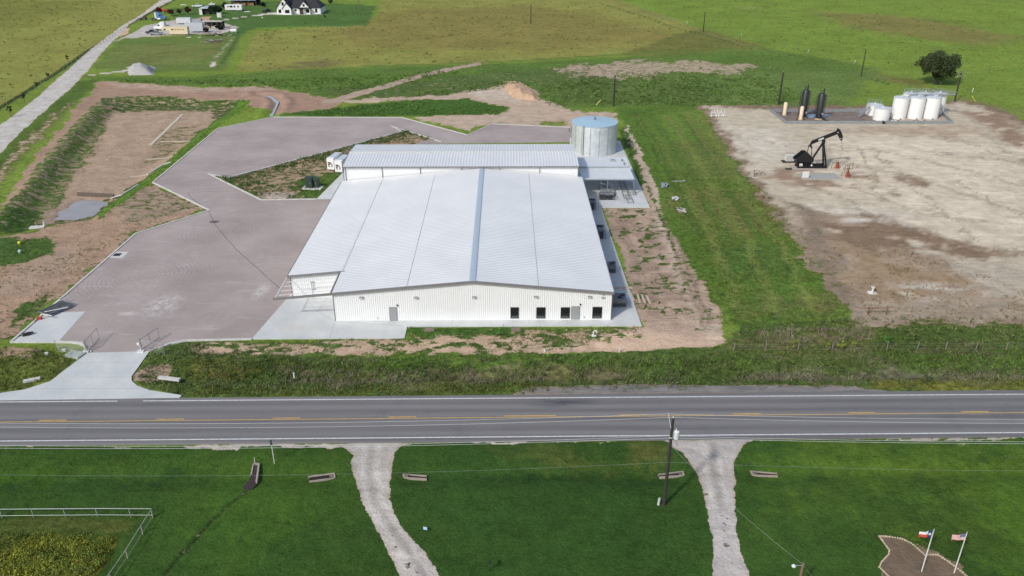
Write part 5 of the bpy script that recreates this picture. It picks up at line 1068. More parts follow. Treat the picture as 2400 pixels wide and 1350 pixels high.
for d in (-.12, .12): mb.tube([(q[0], d, q[2]), (q2[0] + .3, d, q2[2] + 2.9)], .025, 5)
mb.box(q2[0] + .1, q2[0] + .5, -.2, .2, q2[2] + 2.8, q2[2] + 2.95); mb.tube([(q2[0] + .3, 0, q2[2] + 2.9), (q2[0], 0, .4)], .03, 5); mb.build('bridle_rod', M('polished_rod', (.3, .3, .3), .4, .5), pj)
mb = MB(); e0 = Vector(W2(1900, 340)); 
mb.beam((e0.x, -1.0, e0.z - .3), (e0.x, 1.0, e0.z - .3), .25, .3); mb.beam((b0.x, 0, b0.z), (e0.x, 0, e0.z - .3), .35, .35)
mb.build('equalizer', PJ, pj)
crk = Vector(W2(1893, 374))
for d, u in ((-1.0, 1898), (1.0, 1894)): e_ = W2(u, 366); MB().beam((e0.x, d, e0.z - .35), (e_[0], d, e_[2]), .13, .13).build('pitman_arm', PJ, pj)
for d in (-1.05, 1.05):
    q = W2(1884, 366); mb = MB(); mb.xprism([(crk.x + .9, crk.z - .3), (crk.x + 1.0, crk.z + .5), (q[0] + .5, q[2] + 1.05), (q[0] - .3, q[2] + 1.1), (q[0] - 2.1, q[2] - .55), (q[0] - 1.9, q[2] - 1.0), (q[0] - .4, q[2] - 1.1)], d - .2, d + .2); co = mb.build('counterweight', PJ, pj)
MB().xprism([(crk.x - .9, .5), (crk.x + .8, .5), (crk.x + .7, 2.1), (crk.x - .2, 2.6), (crk.x - .9, 2.2)], -.6, .6).build('gearbox', PJ, pj)
MB().tube([(W2(1873, 380)[0], -.5, 1.2), (W2(1873, 380)[0], .5, 1.2)], .75, 20).build('belt_guard', PJ, pj); MB().tube([(W2(1870, 386)[0], -1.1, .9), (W2(1876, 386)[0], -1.1, .9)], .35, 12).build('motor', M('dull_white', (.55, .55, .50), .6), pj)
MB().tube([(W2(1897, 388)[0], -1.28, .85), (W2(1897, 388)[0], -1.22, .85)], .22, 12).build('brake_disc', WHTP, pj)
mb = MB()
for s_ in (-.2, .2): mb.tube([(W2(1936, 391)[0] + s_, .3, 0), (W2(1936, 330)[0] + s_ - .1, .2, ap.z + .1)], .04, 5)
for k in range(16): mb.tube([(W2(1936, 391)[0] - .2, .3, .4 + k * .4), (W2(1936, 391)[0] + .2, .3, .4 + k * .4)], .025, 4)
mb.build('ladder', M('ladder_grey', (.33, .33, .33), .5, .4), pj)
mb = MB(); xa, xb = W2(1906, 388)[0], W2(1930, 388)[0]
for k in range(5): x_ = xa + (xb - xa) * k / 4; mb.tube([(x_, -1.3, 0), (x_, -1.3, 1.4)], .035, 5)
for z_ in (.7, 1.4): mb.tube([(xa, -1.3, z_), (xb, -1.3, z_)], .03, 5)
mb.build('guard_rail', PJ, pj)
simple('foundation', 'pale concrete foundation under the black pump jack', 'foundation', 1900, 396, lambda mb: mb.box(-4.2, 3.9, -.4, 2.9, -.3, .0), M('pad_concrete', (.40, .35, .30), .9, dirt=(.3, .24, .19)), .08)
mb = MB(); P = GP([(1872, 406), (1955, 405), (1975, 420), (1880, 421)], .06); mb.prism(P, -.2, .06); o = mb.build('gravel_mat', M('grey_gravel_mat', (.36, .35, .32), .9, var=.2, scale=4)); struct(o)
r = thing('warning_board', 'white rectangular board standing in front of the pump jack', 'board', G(1887, 418)); MB().box(-.75, .75, -.03, .03, .15, 1.6).build('board', WHTP, r); [MB().box(s_ - .04, s_ + .04, .03, .1, 0, 1.5).build('post', GALV, r) for s_ in (-.5, .5)]
r = thing('control_cabinet', 'white ribbed control cabinet with tall aerial left of the pump jack', 'cabinet', G(1849, 380)); MB().box(-.95, .95, -.5, .5, .35, 1.75).build('cabinet', WHTP, r); mb = MB(); [mb.box(-.9 + k * .2, -.83 + k * .2, -.54, -.5, .45, 1.7) for k in range(9)]; mb.build('louvre', LITEP, r); MB().box(-1.7, 2.4, -.6, .6, .05, .35).build('skid', PJ, r); MB().tube([(.4, 0, 1.7), (1.0, 0, 5.0)], .03, 5).build('aerial', LITEP, r)
REDV = M('valve_red_rust', (.32, .07, .035), .7)
for u, v, lb, tall in ((1962, 394, 'red wellhead stack under the horse head of the pump jack', 1.5), (1986, 414, 'red wellhead with dark valve frames and whip aerial at the right of the pad works', 2.2)):
    r = thing('wellhead', lb, 'wellhead', G(u, v), 0, 'red wellheads beside the pump jack'); MB().lathe([(.55, 0), (.55, .15), (.3, .2), (.3, .5), (.5, .52), (.5, .68), (.25, .7), (.25, 1.0), (.4, 1.0), (.4, 1.15)], n=14).build('spool', REDV, r)
    mb = MB(); mb.tube([(0, 0, 1.1), (.05, 0, tall)], .13); mb.tube([(0, 0, tall * .8), (-1.2, 0, tall * .95), (-1.4, 0, .1)], .07); mb.tube([(-.3, -.1, tall * .7), (-.3, .1, tall * 1.3)], .05); mb.build('valve_tree', M('dark_rust', (.10, .05, .035), .8), r)
    if tall > 2:
        mb = MB()
        for (xa, xb, za, zb_) in ((-.9, -.3, 1.5, 2.6), (.0, .8, 1.8, 3.0)):
            for p_, q_ in (((xa, za), (xb, za)), ((xb, za), (xb, zb_)), ((xb, zb_), (xa, zb_)), ((xa, zb_), (xa, za))): mb.tube([(p_[0], 0, p_[1]), (q_[0], 0, q_[1])], .06, 5)
        mb.build('valve_frame', M('dark_rust'  , (.1, .05, .035)), r); MB().tube([(.7, 0, 2.6), (1.3, 0, 6.0)], .03, 5).build('aerial', LITEP, r)
simple('rubber_mat', 'dark flat rubber mat on the pad near the control cabinet', 'mat', 1848, 397, lambda mb: mb.rbox((0, 0, .12), (1.5, .8, .2), -.3).rbox((.3, .1, .25), (.7, .5, .12), .2), M('dark_rubber', (.06, .055, .06), .9), 0)
for u, v, lb, k in ((1773, 412, 'dark pipe stubs at the left edge of the caliche pad', 3),):
    r = thing('pipe_stubs', lb, 'pipes', G(u, v)); mb = MB()
    for i in range(5): mb.tube([(-.8 + i * .5, rnd.uniform(-1, 1), 0), (-.8 + i * .5, rnd.uniform(-1, 1), rnd.uniform(.6, 1.5)), (-.2 + i * .5, rnd.uniform(-1, 1), rnd.uniform(.4, 1))], .07, 6)
    mb.build('pipe', M('dark_rust', (.1, .05, .035)), r); MB().tube([(-1.5, -1.6, .2), (-.6, -2, .15)], .06, 6).build('white_pipe', WHTP, r)
r = thing('pipe_manifold', 'white looping pipe manifold at the far left corner of the pad', 'pipe manifold', G(1682, 274)); mb = MB()
for dx in (-1.2, .9):
    mb.tube([(dx - .6, 0, 0), (dx - .6, 0, 1.6), (dx - .1, 0, 1.9), (dx + .6, 0, .6), (dx + .9, 0, .1)], .13, 8); mb.tube([(dx - .6, 0, 1.2), (dx + .4, .2, 1.3)], .1, 8); mb.tube([(dx + .9, 0, 0), (dx + .9, 0, 2.1)], .1, 8)
mb.tube([(-2.4, 0, .35), (2.4, .1, .35)], .12, 8); mb.build('pipework', WHTP, r)
simple('capped_pipe', 'white capped pipe standing on a small pale block in the dry grass of the pad', 'pipe', 2044, 687, lambda mb: mb.box(-.7, .7, -.45, .45, -.1, .06).tube([(0, 0, .0), (0, 0, 1.2)], .16, 10).lathe([(.3, 1.0), (.3, 1.2)], n=10).tube([(-.7, .1, .2), (-.2, .1, .2)], .15), WHTP, 0)
# containment wall and tanks
CW = M('containment_steel', (.30, .33, .34), .5, .3, dirt=(.2, .17, .14), dirt_amt=.5)
r = thing('containment_wall', 'low grey steel containment wall around the oil tanks', 'containment wall', (*G(1838, 290), .0)); base = G(1838, 290)
wl = GP([(1806, 262), (1842, 290), (2232, 290), (2198, 262)], .0); mb = MB()
for i in range(4):
    a_, b_ = wl[i], wl[(i + 1) % 4]; mb.beam((a_[0] - base[0], a_[1] - base[1], .4), (b_[0] - base[0], b_[1] - base[1], .4), .25, .8)
    L = math.hypot(b_[0] - a_[0], b_[1] - a_[1]); n = int(L / 3)
    if i == 1:
        for k in range(n + 1): x_, y_ = a_[0] + (b_[0] - a_[0]) * k / n - base[0], a_[1] + (b_[1] - a_[1]) * k / n - base[1]; mb.box(x_ - .06, x_ + .06, y_ - .2, y_ + .2, 0, .84)
mb.build('wall', CW, r)
struct(MB().prism(GP([(1808, 262), (1844, 289), (2100, 289), (2080, 262)], .05), -.3, .05).build('containment_floor', M('oily_dirt', (.20, .155, .125), .7, var=.35, scale=.5)))
struct(MB().prism(GP([(2080, 262.5), (2100, 289), (2230, 289), (2196, 262)], .04), -.3, .04).build('containment_gravel', M('tank_gravel', (.42, .34, .27), .9, var=.25, scale=2)))
struct(MB().prism(GP([(1884, 268), (1920, 266.5), (1948, 268), (1930, 275), (1925, 277), (1895, 275)], .06), .0, .06).build('puddle', M('puddle_water', (.22, .27, .32), .08)))
TNK = M('tank_white', (.80, .80, .78), .4, var=.03, scale=.6, dirt=(.62, .60, .55), dirt_amt=.35)
TOPM = M('tank_top_white', (.62, .65, .66), .45, .1, dirt=(.35, .35, .35), dirt_amt=.6)
def tank(ub, vb, ul, ur, vt, label, rails=True, conc=False):
    """ub,vb centre of the base; ul..ur width in px at base; vt top centre"""
    x_, y_ = G(ub, vb, .05); rr = (V(ur, vb, y_)[0] - V(ul, vb, y_)[0]) / 2; h = V(ub + 9, vt, y_)[1]
    r = thing('storage_tank', label, 'storage tank', (x_, y_, .05), 0, 'white storage tanks on the oil pad'); MB().lathe([(rr, 0), (rr, h)], n=36).build('shell', TNK, r, smooth=True)
    MB().lathe([(rr + .05, h - .06), (rr + .05, h + .02), (.2, h + .3)], n=36).build('top', TOPM, r)
    MB().tube([(0, 0, h + .2), (0, 0, h + .7)], .14).build('hatch', WHTP, r)
    if rails:
        mb = MB()
        for k in range(9): a_ = math.pi * k / 8; mb.tube([(rr * math.cos(a_), rr * math.sin(a_), h), (rr * math.cos(a_), rr * math.sin(a_), h + 1.0)], .035, 5)
        for z_ in (.5, 1.0): mb.tube([(rr * math.cos(math.pi * k / 8), rr * math.sin(math.pi * k / 8), h + z_) for k in range(9)], .03, 5)
        mb.build('guard_rail', GALV, r)
    mb = MB(); mb.tube([(-rr * .2, -rr - .1, .3), (-rr * .2, -rr - .8, .25)], .1); mb.build('outlet_pipe', BLK, r); return r, rr, h, (x_, y_)
T = [tank(2126, 266, 2110, 2143, 219, 'tall white tank in the back row, leftmost of its row'), tank(2159, 266, 2143, 2176, 219, 'tall white tank in the back row, middle of its row'), tank(2193, 266, 2177, 2209, 219, 'tall white tank in the back row, rightmost of its row'),
     tank(2104, 276, 2087, 2121, 228, 'tall white tank in the front row, next to the short tanks', False), tank(2142, 276, 2125, 2159, 228, 'tall white tank in the front row, middle of its row', False), tank(2179, 276, 2162, 2196, 228, 'tall white tank in the front row, at the right end by the stairs', False),
     tank(2046, 268, 2029, 2063, 245, 'short white tank behind, at the foot of the left stairs', True), tank(2064, 280, 2046, 2082, 253, 'short white tank in front with a curved dark hose', False)]
def stairs(a, b, label, w=.8):
    a, b = Vector(a), Vector(b); d = b - a; n = 14; r = thing('tank_stairs', label, 'stairs', tuple(a)); side = Vector((0, w / 2, 0)); mb = MB()
    for s_ in (-1, 1):
        mb.beam(side * s_, d + side * s_, .06, .25); 
    mb.build('stringer', GALV, r); mb = MB()
    for k in range(1, n): mb.rbox(d * (k / n), (.28, w, .05))
    mb.build('treads', GALV, r); mb = MB()
    for s_ in (-1, 1):
        mb.tube([side * s_ + Vector((0, 0, 1)), d + side * s_ + Vector((0, 0, 1))], .04, 5)
        for k in range(0, n + 1, 3): q = d * (k / n) + side * s_; mb.tube([q, q + Vector((0, 0, 1))], .03, 5)
    mb.build('handrail', GALV, r)
xs0, ys0 = G(2012, 274, .05); tl = T[6]; stairs((xs0, ys0, .1), (tl[3][0] - tl[1], ys0 + 1.0, tl[2]), 'grey metal stairs rising to the short white tanks on the left')
xs1, ys1 = G(2220, 274, .05); tr = T[5]; stairs((xs1, ys1, .1), (tr[3][0] + tr[1] + .1, tr[3][1] + 1.5, tr[2] * .62), 'grey metal stairs descending from the right end of the tank battery')
yc = (T[0][3][1] + T[3][3][1]) / 2; r = thing('tank_catwalk', 'galvanised catwalk running between the two rows of tall tanks', 'catwalk', (T[0][3][0] - 2, yc, T[3][2])); Lc = T[2][3][0] - T[0][3][0] + 5
MB().box(0, Lc, -.4, .4, .2, .28).build('deck', GALV, r); mb = MB()
for s_ in (-.4, .4):
    for z_ in (.75, 1.25): mb.tube([(0, s_, z_), (Lc, s_, z_)], .03, 5)
    for k in range(8): mb.tube([(Lc * k / 7, s_, .25), (Lc * k / 7, s_, 1.25)], .03, 5)
mb.build('handrail', GALV, r)
# black and cream vessels
def vessel(ub, vb, w_px, vt, mt, label, big=True, group=None):
    x_, y_ = G(ub, vb, .05); s_ = V(ub + w_px / 2, vb, y_)[0] - V(ub - w_px / 2, vb, y_)[0]; rr = s_ / 2; h = V(ub + 8, vt, y_)[1]
    r = thing('separator_vessel', label, 'vessel', (x_, y_, .05), 0, group); MB().lathe([(rr * 1.0, .3), (rr, h - .35), (rr * .8, h - .1), (rr * .3, h)], n=24).build('shell', mt, r, smooth=True)
    MB().lathe([(rr * 1.35, 0), (rr * 1.35, .22), (rr * 1.05, .32)], n=24).build('base_ring', M('tan_ring', (.46, .35, .24), .8), r)
    if big:
        mb = MB(); mb.tube([(.35, 0, h - .2), (.35, 0, h + 1.3)], .17); mb.tube([(-.3, 0, h - .2), (-.3, 0, h + .9)], .08); mb.tube([(-.3, 0, h + .7), (.35, 0, h + .7)], .05); mb.build('vent_stack', PJ, r)
        for sx_ in (-1, 1):
            mb = MB()
            for dd in (-.18, .18): mb.tube([(sx_ * (rr + .35) , dd * 2, 0), (sx_ * (rr + .3), dd * 2, h * .93)], .05, 5)
            for k in range(14): mb.tube([(sx_ * (rr + .33), -.36, .4 + k * h / 15), (sx_ * (rr + .33), .36, .4 + k * h / 15)], .03, 4)
            mb.build('ladder', PJ, r)
        MB().tube([(.5, -rr - .05, 1.7), (.5, -rr - .25, 1.7)], .3, 14).build('manway', GALV, r)
    else:
        mb = MB(); mb.tube([(-rr - .25, 0, 0), (-rr - .25, 0, 1.6), (-rr, 0, 1.8)], .06); mb.tube([(-rr - .6, -.2, 0), (-rr - .6, -.2, .9)], .1); mb.tube([(rr + .3, 0, 0), (rr + .3, 0, 2.5), (rr, 0, 2.6)], .05); mb.build('pipework', M('dark_rust', (.1, .05, .035)), r)
CRM = M('cream_paint', (.74, .60, .43), .5, var=.04)
BV = M('vessel_black', (.022, .024, .026), .4, var=.2)
vessel(1880, 276, 15.5, 210, BV, 'tall black separator vessel behind the cream one, with taller vent stack', True, 'black separator vessels'); vessel(1918, 279, 15.5, 218.5, BV, 'tall black separator vessel standing alone to the right with silver manway', True, 'black separator vessels')
vessel(1838, 270, 8.5, 240, CRM, 'slim cream vessel nearest the left corner of the containment', False, 'cream vessels'); vessel(1876, 281, 8.5, 249, CRM, 'slim cream vessel in front of the black separator', False, 'cream vessels')
# pipe run along front of tanks
r = thing('pipeline', 'dark flow line running along the front of the containment past the tanks', 'pipeline', (*G(1930, 285), .1)); o_ = r.location; mb = MB(); P = GP([(1925, 278), (1945, 286), (2020, 285.5), (2066, 286), (2130, 285), (2170, 284)], .3); mb.tube([(p_[0] - o_.x, p_[1] - o_.y, .3) for p_ in P], .14, 6); mb.build('pipe', BLK, r)
for u, v in ((2070, 287.5), (2086, 286), (2105, 286), (2143, 286)): g = G(u, v, .3); MB().tube([(g[0] - o_.x, g[1] - o_.y - .5, .3), (g[0] - o_.x, g[1] - o_.y + .3, .3)], .38, 10).build('valve', BLK, r)
for u, v in ((2089, 284), (2097, 284), (2157, 283)): g = G(u, v, .5); MB().rbox((g[0] - o_.x, g[1] - o_.y - .3, .45), (.8, .3, .6)).build('meter_box', WHTP, r)

# far poles
g2 = 'utility poles crossing the fields'
pole(1438, 248, 1445, 176, 'dark utility pole with cross arm behind the water tank', PW, .26, [(1.0, 1.4)], group=g2)
pole(1825, 245, 1835, 169, 'plain dark utility pole behind the black vessels', PW, .29, group=g2)
pole(2237, 238, 2253, 166, 'dark utility pole with two cross arms right of the tree', PW, .25, [(.5, 2.3), (1.7, 2.3)], group=g2)
pole(2018, 179, 2030, 115, 'slim grey utility pole in the field above the white tanks', PW, .19, group=g2); pole(1648, 75, 1653, 28, 'slim grey utility pole by the fence corner in the far field', PW, .22, group=g2)
pole(1244, 56, 1245, 9, 'slim brown utility pole in the middle of the dry pasture', PW, .22, group=g2); pole(843, 35, 839, -15, 'grey utility pole right of the white house', PW2, .22, group=g2)
YEL = M('yellow_guy_guard', (.68, .64, .10), .5)
for u, v, u2, v2, lb in ((1397, 246, 1408, 234, 'yellow guy wire guard left of the pole behind the water tank'), (2205, 230, 2215, 217, 'yellow guy wire guard left of the double cross arm pole'), (2286, 238, 2278, 224, 'yellow guy wire guard right of the double cross arm pole')):
    x_, y_ = G(u, v); zb = gz(x_, y_); x2, z2 = V(u2, v2, y_ + .4); o = MB().tube([(0, 0, 0), (x2 - x_, .4, max(.8, z2 - zb))], .10, 6).build('guy_guard', YEL); o.location = (x_, y_, zb); tag(o, lb, 'guy guard', 'yellow guy guards')
WM = M('marker_white', (.78, .78, .75), .5)
for u, v, lb in ((1610, 56, 'white line marker post by the far fence corner'), (1737, 86, 'white line marker post halfway along the far fence'), (2003, 150, 'white line marker post left of the slim pole'), (2279, 216, 'white line marker post right of the double cross arm pole'), (1895, 124, 'faint white line marker post on the field fence')):
    simple('line_marker', lb, 'marker post', u, v, lambda mb: mb.tube([(0, 0, 0), (0, 0, 1.4)], .09, 6), WM, 0, group='white line markers along the field fence')

# ---------------------------------------------------------------- trees
def leafcloud(centres, n, size, tone_by_z=True, flat=.5):
    """numpy cloud of small leaf quads; centres: (x,y,z,r)"""
    C = np.array(centres); w = C[:, 3] ** 2; w /= w.sum(); k = RS.choice(len(C), n, p=w)
    d = RS.normal(size=(n, 3)); d /= np.linalg.norm(d, axis=1)[:, None]; rr = RS.rand(n) ** .4
    P = C[k, :3] + d * (C[k, 3] * rr)[:, None] * np.array([1, 1, .75])
    a = RS.normal(size=(n, 3)); a[:, 2] *= flat; a /= np.linalg.norm(a, axis=1)[:, None]; b_ = np.cross(a, RS.normal(size=(n, 3))); b_ /= np.linalg.norm(b_, axis=1)[:, None]
    s = size * (.6 + .8 * RS.rand(n))[:, None]; vs = np.stack([P - a * s - b_ * s * .5, P + a * s - b_ * s * .5, P + a * s * .8 + b_ * s * .5, P - a * s * .8 + b_ * s * .5], 1).reshape(-1, 3)
    tone = np.repeat(np.clip(RS.rand(n) * .7 + .3 * RS.rand(len(C))[k], 0, 1), 4); return vs, tone
def meshnp(name, vs, nper, tone, mt, parent=None):
    me = bpy.data.meshes.new(name); n = len(vs) // nper; me.vertices.add(len(vs)); me.vertices.foreach_set('co', vs.astype(np.float32).ravel()); me.loops.add(len(vs)); me.loops.foreach_set('vertex_index', np.arange(len(vs), dtype=np.int32))
    me.polygons.add(n); me.polygons.foreach_set('loop_start', np.arange(0, len(vs), nper, dtype=np.int32)); me.polygons.foreach_set('loop_total', np.full(n, nper, np.int32))
    a = me.attributes.new('tone', 'FLOAT', 'POINT'); a.data.foreach_set('value', tone.astype(np.float32)); me.materials.append(mt); me.update(); o = bpy.data.objects.new(name, me); COL.objects.link(o)
    if parent is not None: o.parent = parent
    return o
def tree(u, v, width_px, vt, label, col, name='tree', n=3000, leaf=.28, base=.3, nc=26, mt=None, group=None, trunk=True, umb=1.0, zoff=0, cf=1.0):
    x_, y_ = G(u, v); zb = gz(x_, y_); x_, y_ = G(u, v, zb); h = V(u, vt, y_)[1] - zb; R_ = (V(u + width_px / 2, v, y_)[0] - V(u - width_px / 2, v, y_)[0]) / 2
    r = thing(name, label, name.replace('_', ' '), (x_, y_, zb), 0, group); cs = []; zc = h * (base + (1 - base) / 2); rz_ = h * (1 - base) / 2
    for k in range(nc):
        a_ = RS.rand() * 6.28; e_ = RS.rand() * 2 - 1; q = math.sqrt(1 - e_ * e_); f = .45 + .5 * RS.rand(); cr = R_ * (.20 + .16 * RS.rand()) * cf; cs.append((math.cos(a_) * q * R_ * f * .92, math.sin(a_) * q * R_ * f * .92, zc + e_ * rz_ * f * .9 * umb, min(cr, rz_ * .7)))
    mb = MB(); tr = max(.06, h * .03); mb.tube([(0, 0, -.2), (tr * .6, 0, h * base * .6), (-tr * .4, tr, h * base * 1.05)], [tr * 1.3, tr, tr * .85], 8)
    for c_ in cs[:8 if cf == 1 else 16]: mb.tube([(-tr * .4, tr, h * base), (c_[0] * .5, c_[1] * .5, (h * base + c_[2]) / 2), c_[:3]], [tr * .6, tr * .4, tr * .12], 6)
    mb.build('trunk', M('bark', (.16, .12, .09), .9), r, smooth=True); vs, tn = leafcloud(cs, n, leaf); meshnp('crown', vs, 4, tn, mt or Mleaf('leaves_' + name + str(col), col), r); return r
tree(2190, 197, 102, 118, 'lone dark green broad crowned tree in the bright field', (.055, .075, .03), n=17000, leaf=.21, base=.17, nc=85, cf=.78)
gt = 'young trees along the gravel road'
for u, v, w_, vt, lb in ((26, 274, 14, 244, 'young thin tree by the gravel road, nearest the frame edge'), (58, 240, 10, 214, 'young thin tree by the gravel road, second from the left frame edge'), (88, 209, 9, 190, 'young thin tree by the gravel road, third from the left frame edge'), (114, 184, 9, 168, 'young thin tree by the gravel road, fourth from the left frame edge'), (160, 146, 9, 129, 'young thin tree by the gravel road, farthest of the five')):
    tree(u, v, w_, vt, lb, (.05, .075, .03), 'young_tree', 420, .13, .3, 10, group=gt)
PUR = (.09, .03, .028)
for u, v, w_, vt, lb in ((402, 37, 16, 22, 'small purple leaved tree behind the blue truck, left one of the three in the yard'), (421, 35, 13, 20, 'small purple leaved tree in the yard, middle of the three'), (442, 34, 18, 14, 'small dark red leaved tree in the yard, right one of the three')):
    tree(u, v, w_, vt, lb, PUR, 'ornamental_tree', 1400, .22, .25, 16, group='purple leaved trees in the farm yard')
tree(372, 34, 16, 17, 'dark red leaved tree by the red tractor', (.10, .02, .018), 'ornamental_tree', 1400, .22, .2, 16, group='purple leaved trees in the farm yard')
tree(505, 33, 32, 12, 'round dark green tree beside the open white shed', (.022, .045, .016), 'yard_tree', 4200, .28, .12, 30); tree(527, 22, 16, 3, 'dark tree at the left end of the blue roofed barn', (.02, .04, .014), 'yard_tree', 1800, .28, .12, 18)
tree(617, 17, 15, 4, 'small dark green tree left of the white house', (.022, .045, .016), 'yard_tree', 1500, .26, .15, 16); tree(775, 8, 14, -2, 'pale brown bush beyond the white house', (.12, .10, .05), 'yard_bush', 900, .3, .05, 12)
tree(600, 12, 12, 6, 'low dark shrub at the right end of the barn', (.03, .05, .02), 'yard_bush', 900, .28, .05, 12); tree(762, 42, 5, 35, 'tiny dark shrub right of the white house', (.02, .03, .015), 'yard_bush', 300, .2, .1, 8)
tree(2080, 810, 26, 786, 'bright green young tree among the weeds by the fence post', (.075, .17, .035), 'sapling', 1000, .10, .15, 16)
YG = (.20, .26, .035)
for u, v, w_, vt, lb in ((1862, 818, 15, 793, 'yellow green weed clump, leftmost along the old fence'), (1940, 817, 14, 802, 'low yellow green weed clump between the two taller ones'), (1971, 820, 20, 794, 'broad yellow green weed clump, rightmost bright one'), (1999, 816, 12, 797, 'duller yellow green weed clump right of the broad one')):
    tree(u, v, w_, vt, lb, YG, 'weed_clump', 420, .09, .02, 9, group='yellow green weed clumps along the fence')

# ---------------------------------------------------------------- piles, basin pieces
def pile(poly, peaks, mt, name, label, res=.6, amp=.5):
    P = GP(poly); x0 = min(p_[0] for p_ in P); x1 = max(p_[0] for p_ in P); y0 = min(p_[1] for p_ in P); y1 = max(p_[1] for p_ in P); nx, ny = int((x1 - x0) / res) + 2, int((y1 - y0) / res) + 2
    gx_, gy_ = np.meshgrid(np.linspace(x0, x1, nx), np.linspace(y0, y1, ny)); d = sdf(P, gx_ + (fbm(gx_ * .5, gy_ * .5) - .5) * 1.5, gy_); z = np.zeros_like(gx_)
    for u, v, hh, rr in peaks: g = G(u, v); z = np.maximum(z, hh * np.exp(-(((gx_ - g[0]) ** 2 + (gy_ - g[1]) ** 2) / rr ** 2) * .8))
    z = (z * (.75 + .5 * fbm(gx_ * .9, gy_ * .9)) + amp * (fbm(gx_ * 1.5, gy_ * 1.5) - .4)) * sstep(-.2, 2.5, d) - .35 * (d < 0) + height(gx_, gy_) + .02
    vs = [(a - x0, b_ - y0, c_) for a, b_, c_ in zip(gx_.ravel(), gy_.ravel(), z.ravel())]; fs = [(j * nx + i, j * nx + i + 1, (j + 1) * nx + i + 1, (j + 1) * nx + i) for j in range(ny - 1) for i in range(nx - 1)]
    mb = MB(); mb.add(vs, fs); o = mb.build(name, mt, None, smooth=True); o.location = (x0, y0, 0); return tag(o, label, 'pile')
pile([(1180, 190), (1215, 190), (1262, 215), (1265, 238), (1205, 232), (1180, 212)], [(1195, 218, 2.0, 6), (1213, 224, 1.9, 5), (1238, 231, 1.3, 4.5), (1188, 210, 1.6, 4)], M('orange_dirt', (.47, .32, .205), .95, var=.2, scale=1, bmp=.6), 'dirt_pile', 'heap of orange tan dirt in the construction ground behind the yard', .5, 1.2)
pile([(296, 158), (330, 150), (365, 158), (362, 176), (300, 177)], [(326, 170, 3.0, 5.0), (315, 171, 1.8, 7), (345, 171, 1.6, 7)], M('pale_gravel_pile', (.40, .39, .37), .95, var=.1, scale=1, bmp=.5), 'gravel_pile', 'pale grey gravel heap beside the side track of the gravel road', .6, .5)
pile([(618, 455), (690, 455), (676, 466), (626, 466)], [(640, 461, .35, 4), (665, 461, .3, 3)], M('pinkish_rubble', (.42, .34, .29), .95, var=.25, scale=3, bmp=.8), 'rubble_pile', 'low spread of pinkish rubble on the island by the kerb', .35, .25)
WATER = M('pond_water', (.34, .32, .305), .18, var=.08, scale=.3)
cxp = sum(p_[0] for p_ in POND) / 9; cyp = sum(p_[1] for p_ in POND) / 9; pw = [(cxp + (p_[0] - cxp) * 1.12, cyp + (p_[1] - cyp) * 1.12) for p_ in POND]
pts = []
for i, p_ in enumerate(pw):
    q_ = pw[(i + 1) % len(pw)]
    for k in range(4): f = k / 4; pts.append((p_[0] + (q_[0] - p_[0]) * f + rnd.uniform(-.3, .3), p_[1] + (q_[1] - p_[1]) * f + rnd.uniform(-.3, .3)))
struct(MB().prism(pts, BZ - .6, BZ - .13).build('pond_water', WATER))
fw = GP([(612, 224), (632, 226), (648, 238), (640, 256), (632, 272)]); mb = MB(); mb.strip(fw, 1.5, -.42, -.22); struct(mb.build('ditch_water', M('ditch_water', (.40, .42, .44), .15)))
mb = MB(); mb.beam((0, 0, .3), (1, 0, .3), .1, .1)
a_, b2 = G(182, 459, BZ), G(268, 463, BZ); r = thing('timber_weir', 'dark timber weir board across the back of the muddy pond', 'weir', (*a_, BZ)); MB().beam((0, 0, .4), (b2[0] - a_[0], b2[1] - a_[1], .4), .3, .8).build('board', M('dark_wet_timber', (.13, .105, .085), .9), r)
FLM = M('flume_pale', (.52, .46, .36), .9)
for (ln, w_, z_, nm, lb) in (([(428, 268), (395, 300), (353, 340)], .9, BZ, 'pilot_channel', 0), ([(376, 329), (446, 330)], .5, BZ * .8, 'riprap_strip', 0), ([(341, 371), (400, 368)], .5, BZ * .8, 'riprap_strip', 0), ([(304, 412), (345, 408)], .5, BZ * .8, 'riprap_strip', 0)):
    P = GP(ln, z_); mb = MB()
    for p_, q_ in zip(P[:-1], P[1:]):
        for k in range(6): f, g_ = k / 6, (k + 1) / 6; A = (p_[0] + (q_[0] - p_[0]) * f, p_[1] + (q_[1] - p_[1]) * f); B = (p_[0] + (q_[0] - p_[0]) * g_, p_[1] + (q_[1] - p_[1]) * g_); mb.beam((*A, gz(*A) + .02), (*B, gz(*B) + .02), w_, .16)
    struct(mb.build(nm, FLM))
WP = M('drain_pipe_white', (.62, .60, .55), .6)
for ln, lb in (([(258, 461), (285, 458), (325, 440)], 'pale drain pipe running down into the muddy pond'), ([(345, 407), (385, 392), (402, 390)], 'pale drain pipe below the left kerb corner')):
    P = GP(ln, BZ * .6); o0 = P[0]; o = MB().tube([(p_[0] - o0[0], p_[1] - o0[1], gz(*p_) + .15) for p_ in P], .16, 6).build('drain_pipe', WP); o.location = (*o0, 0); tag(o, lb, 'pipe')
r = thing('headwall_marker', 'small white pipe stub and pink flag by the near end of the pond', 'pipe stub', G(105, 530)); mb = MB(); mb.tube([(0, 0, 0), (0, 0, 1.0)], .2); mb.rbox((-1.2, -.5, .1), (2.6, 1.2, .25), .2); mb.build('stub', KERB, r); MB().tube([(-1.2, -.3, .1), (-1.5, -.3, 1.0)], .06).build('flag_stake', M('pink_paint', (.7, .32, .25)), r)
mb = MB(); mb.box(-.25, .25, -.25, .25, 0, .3); 
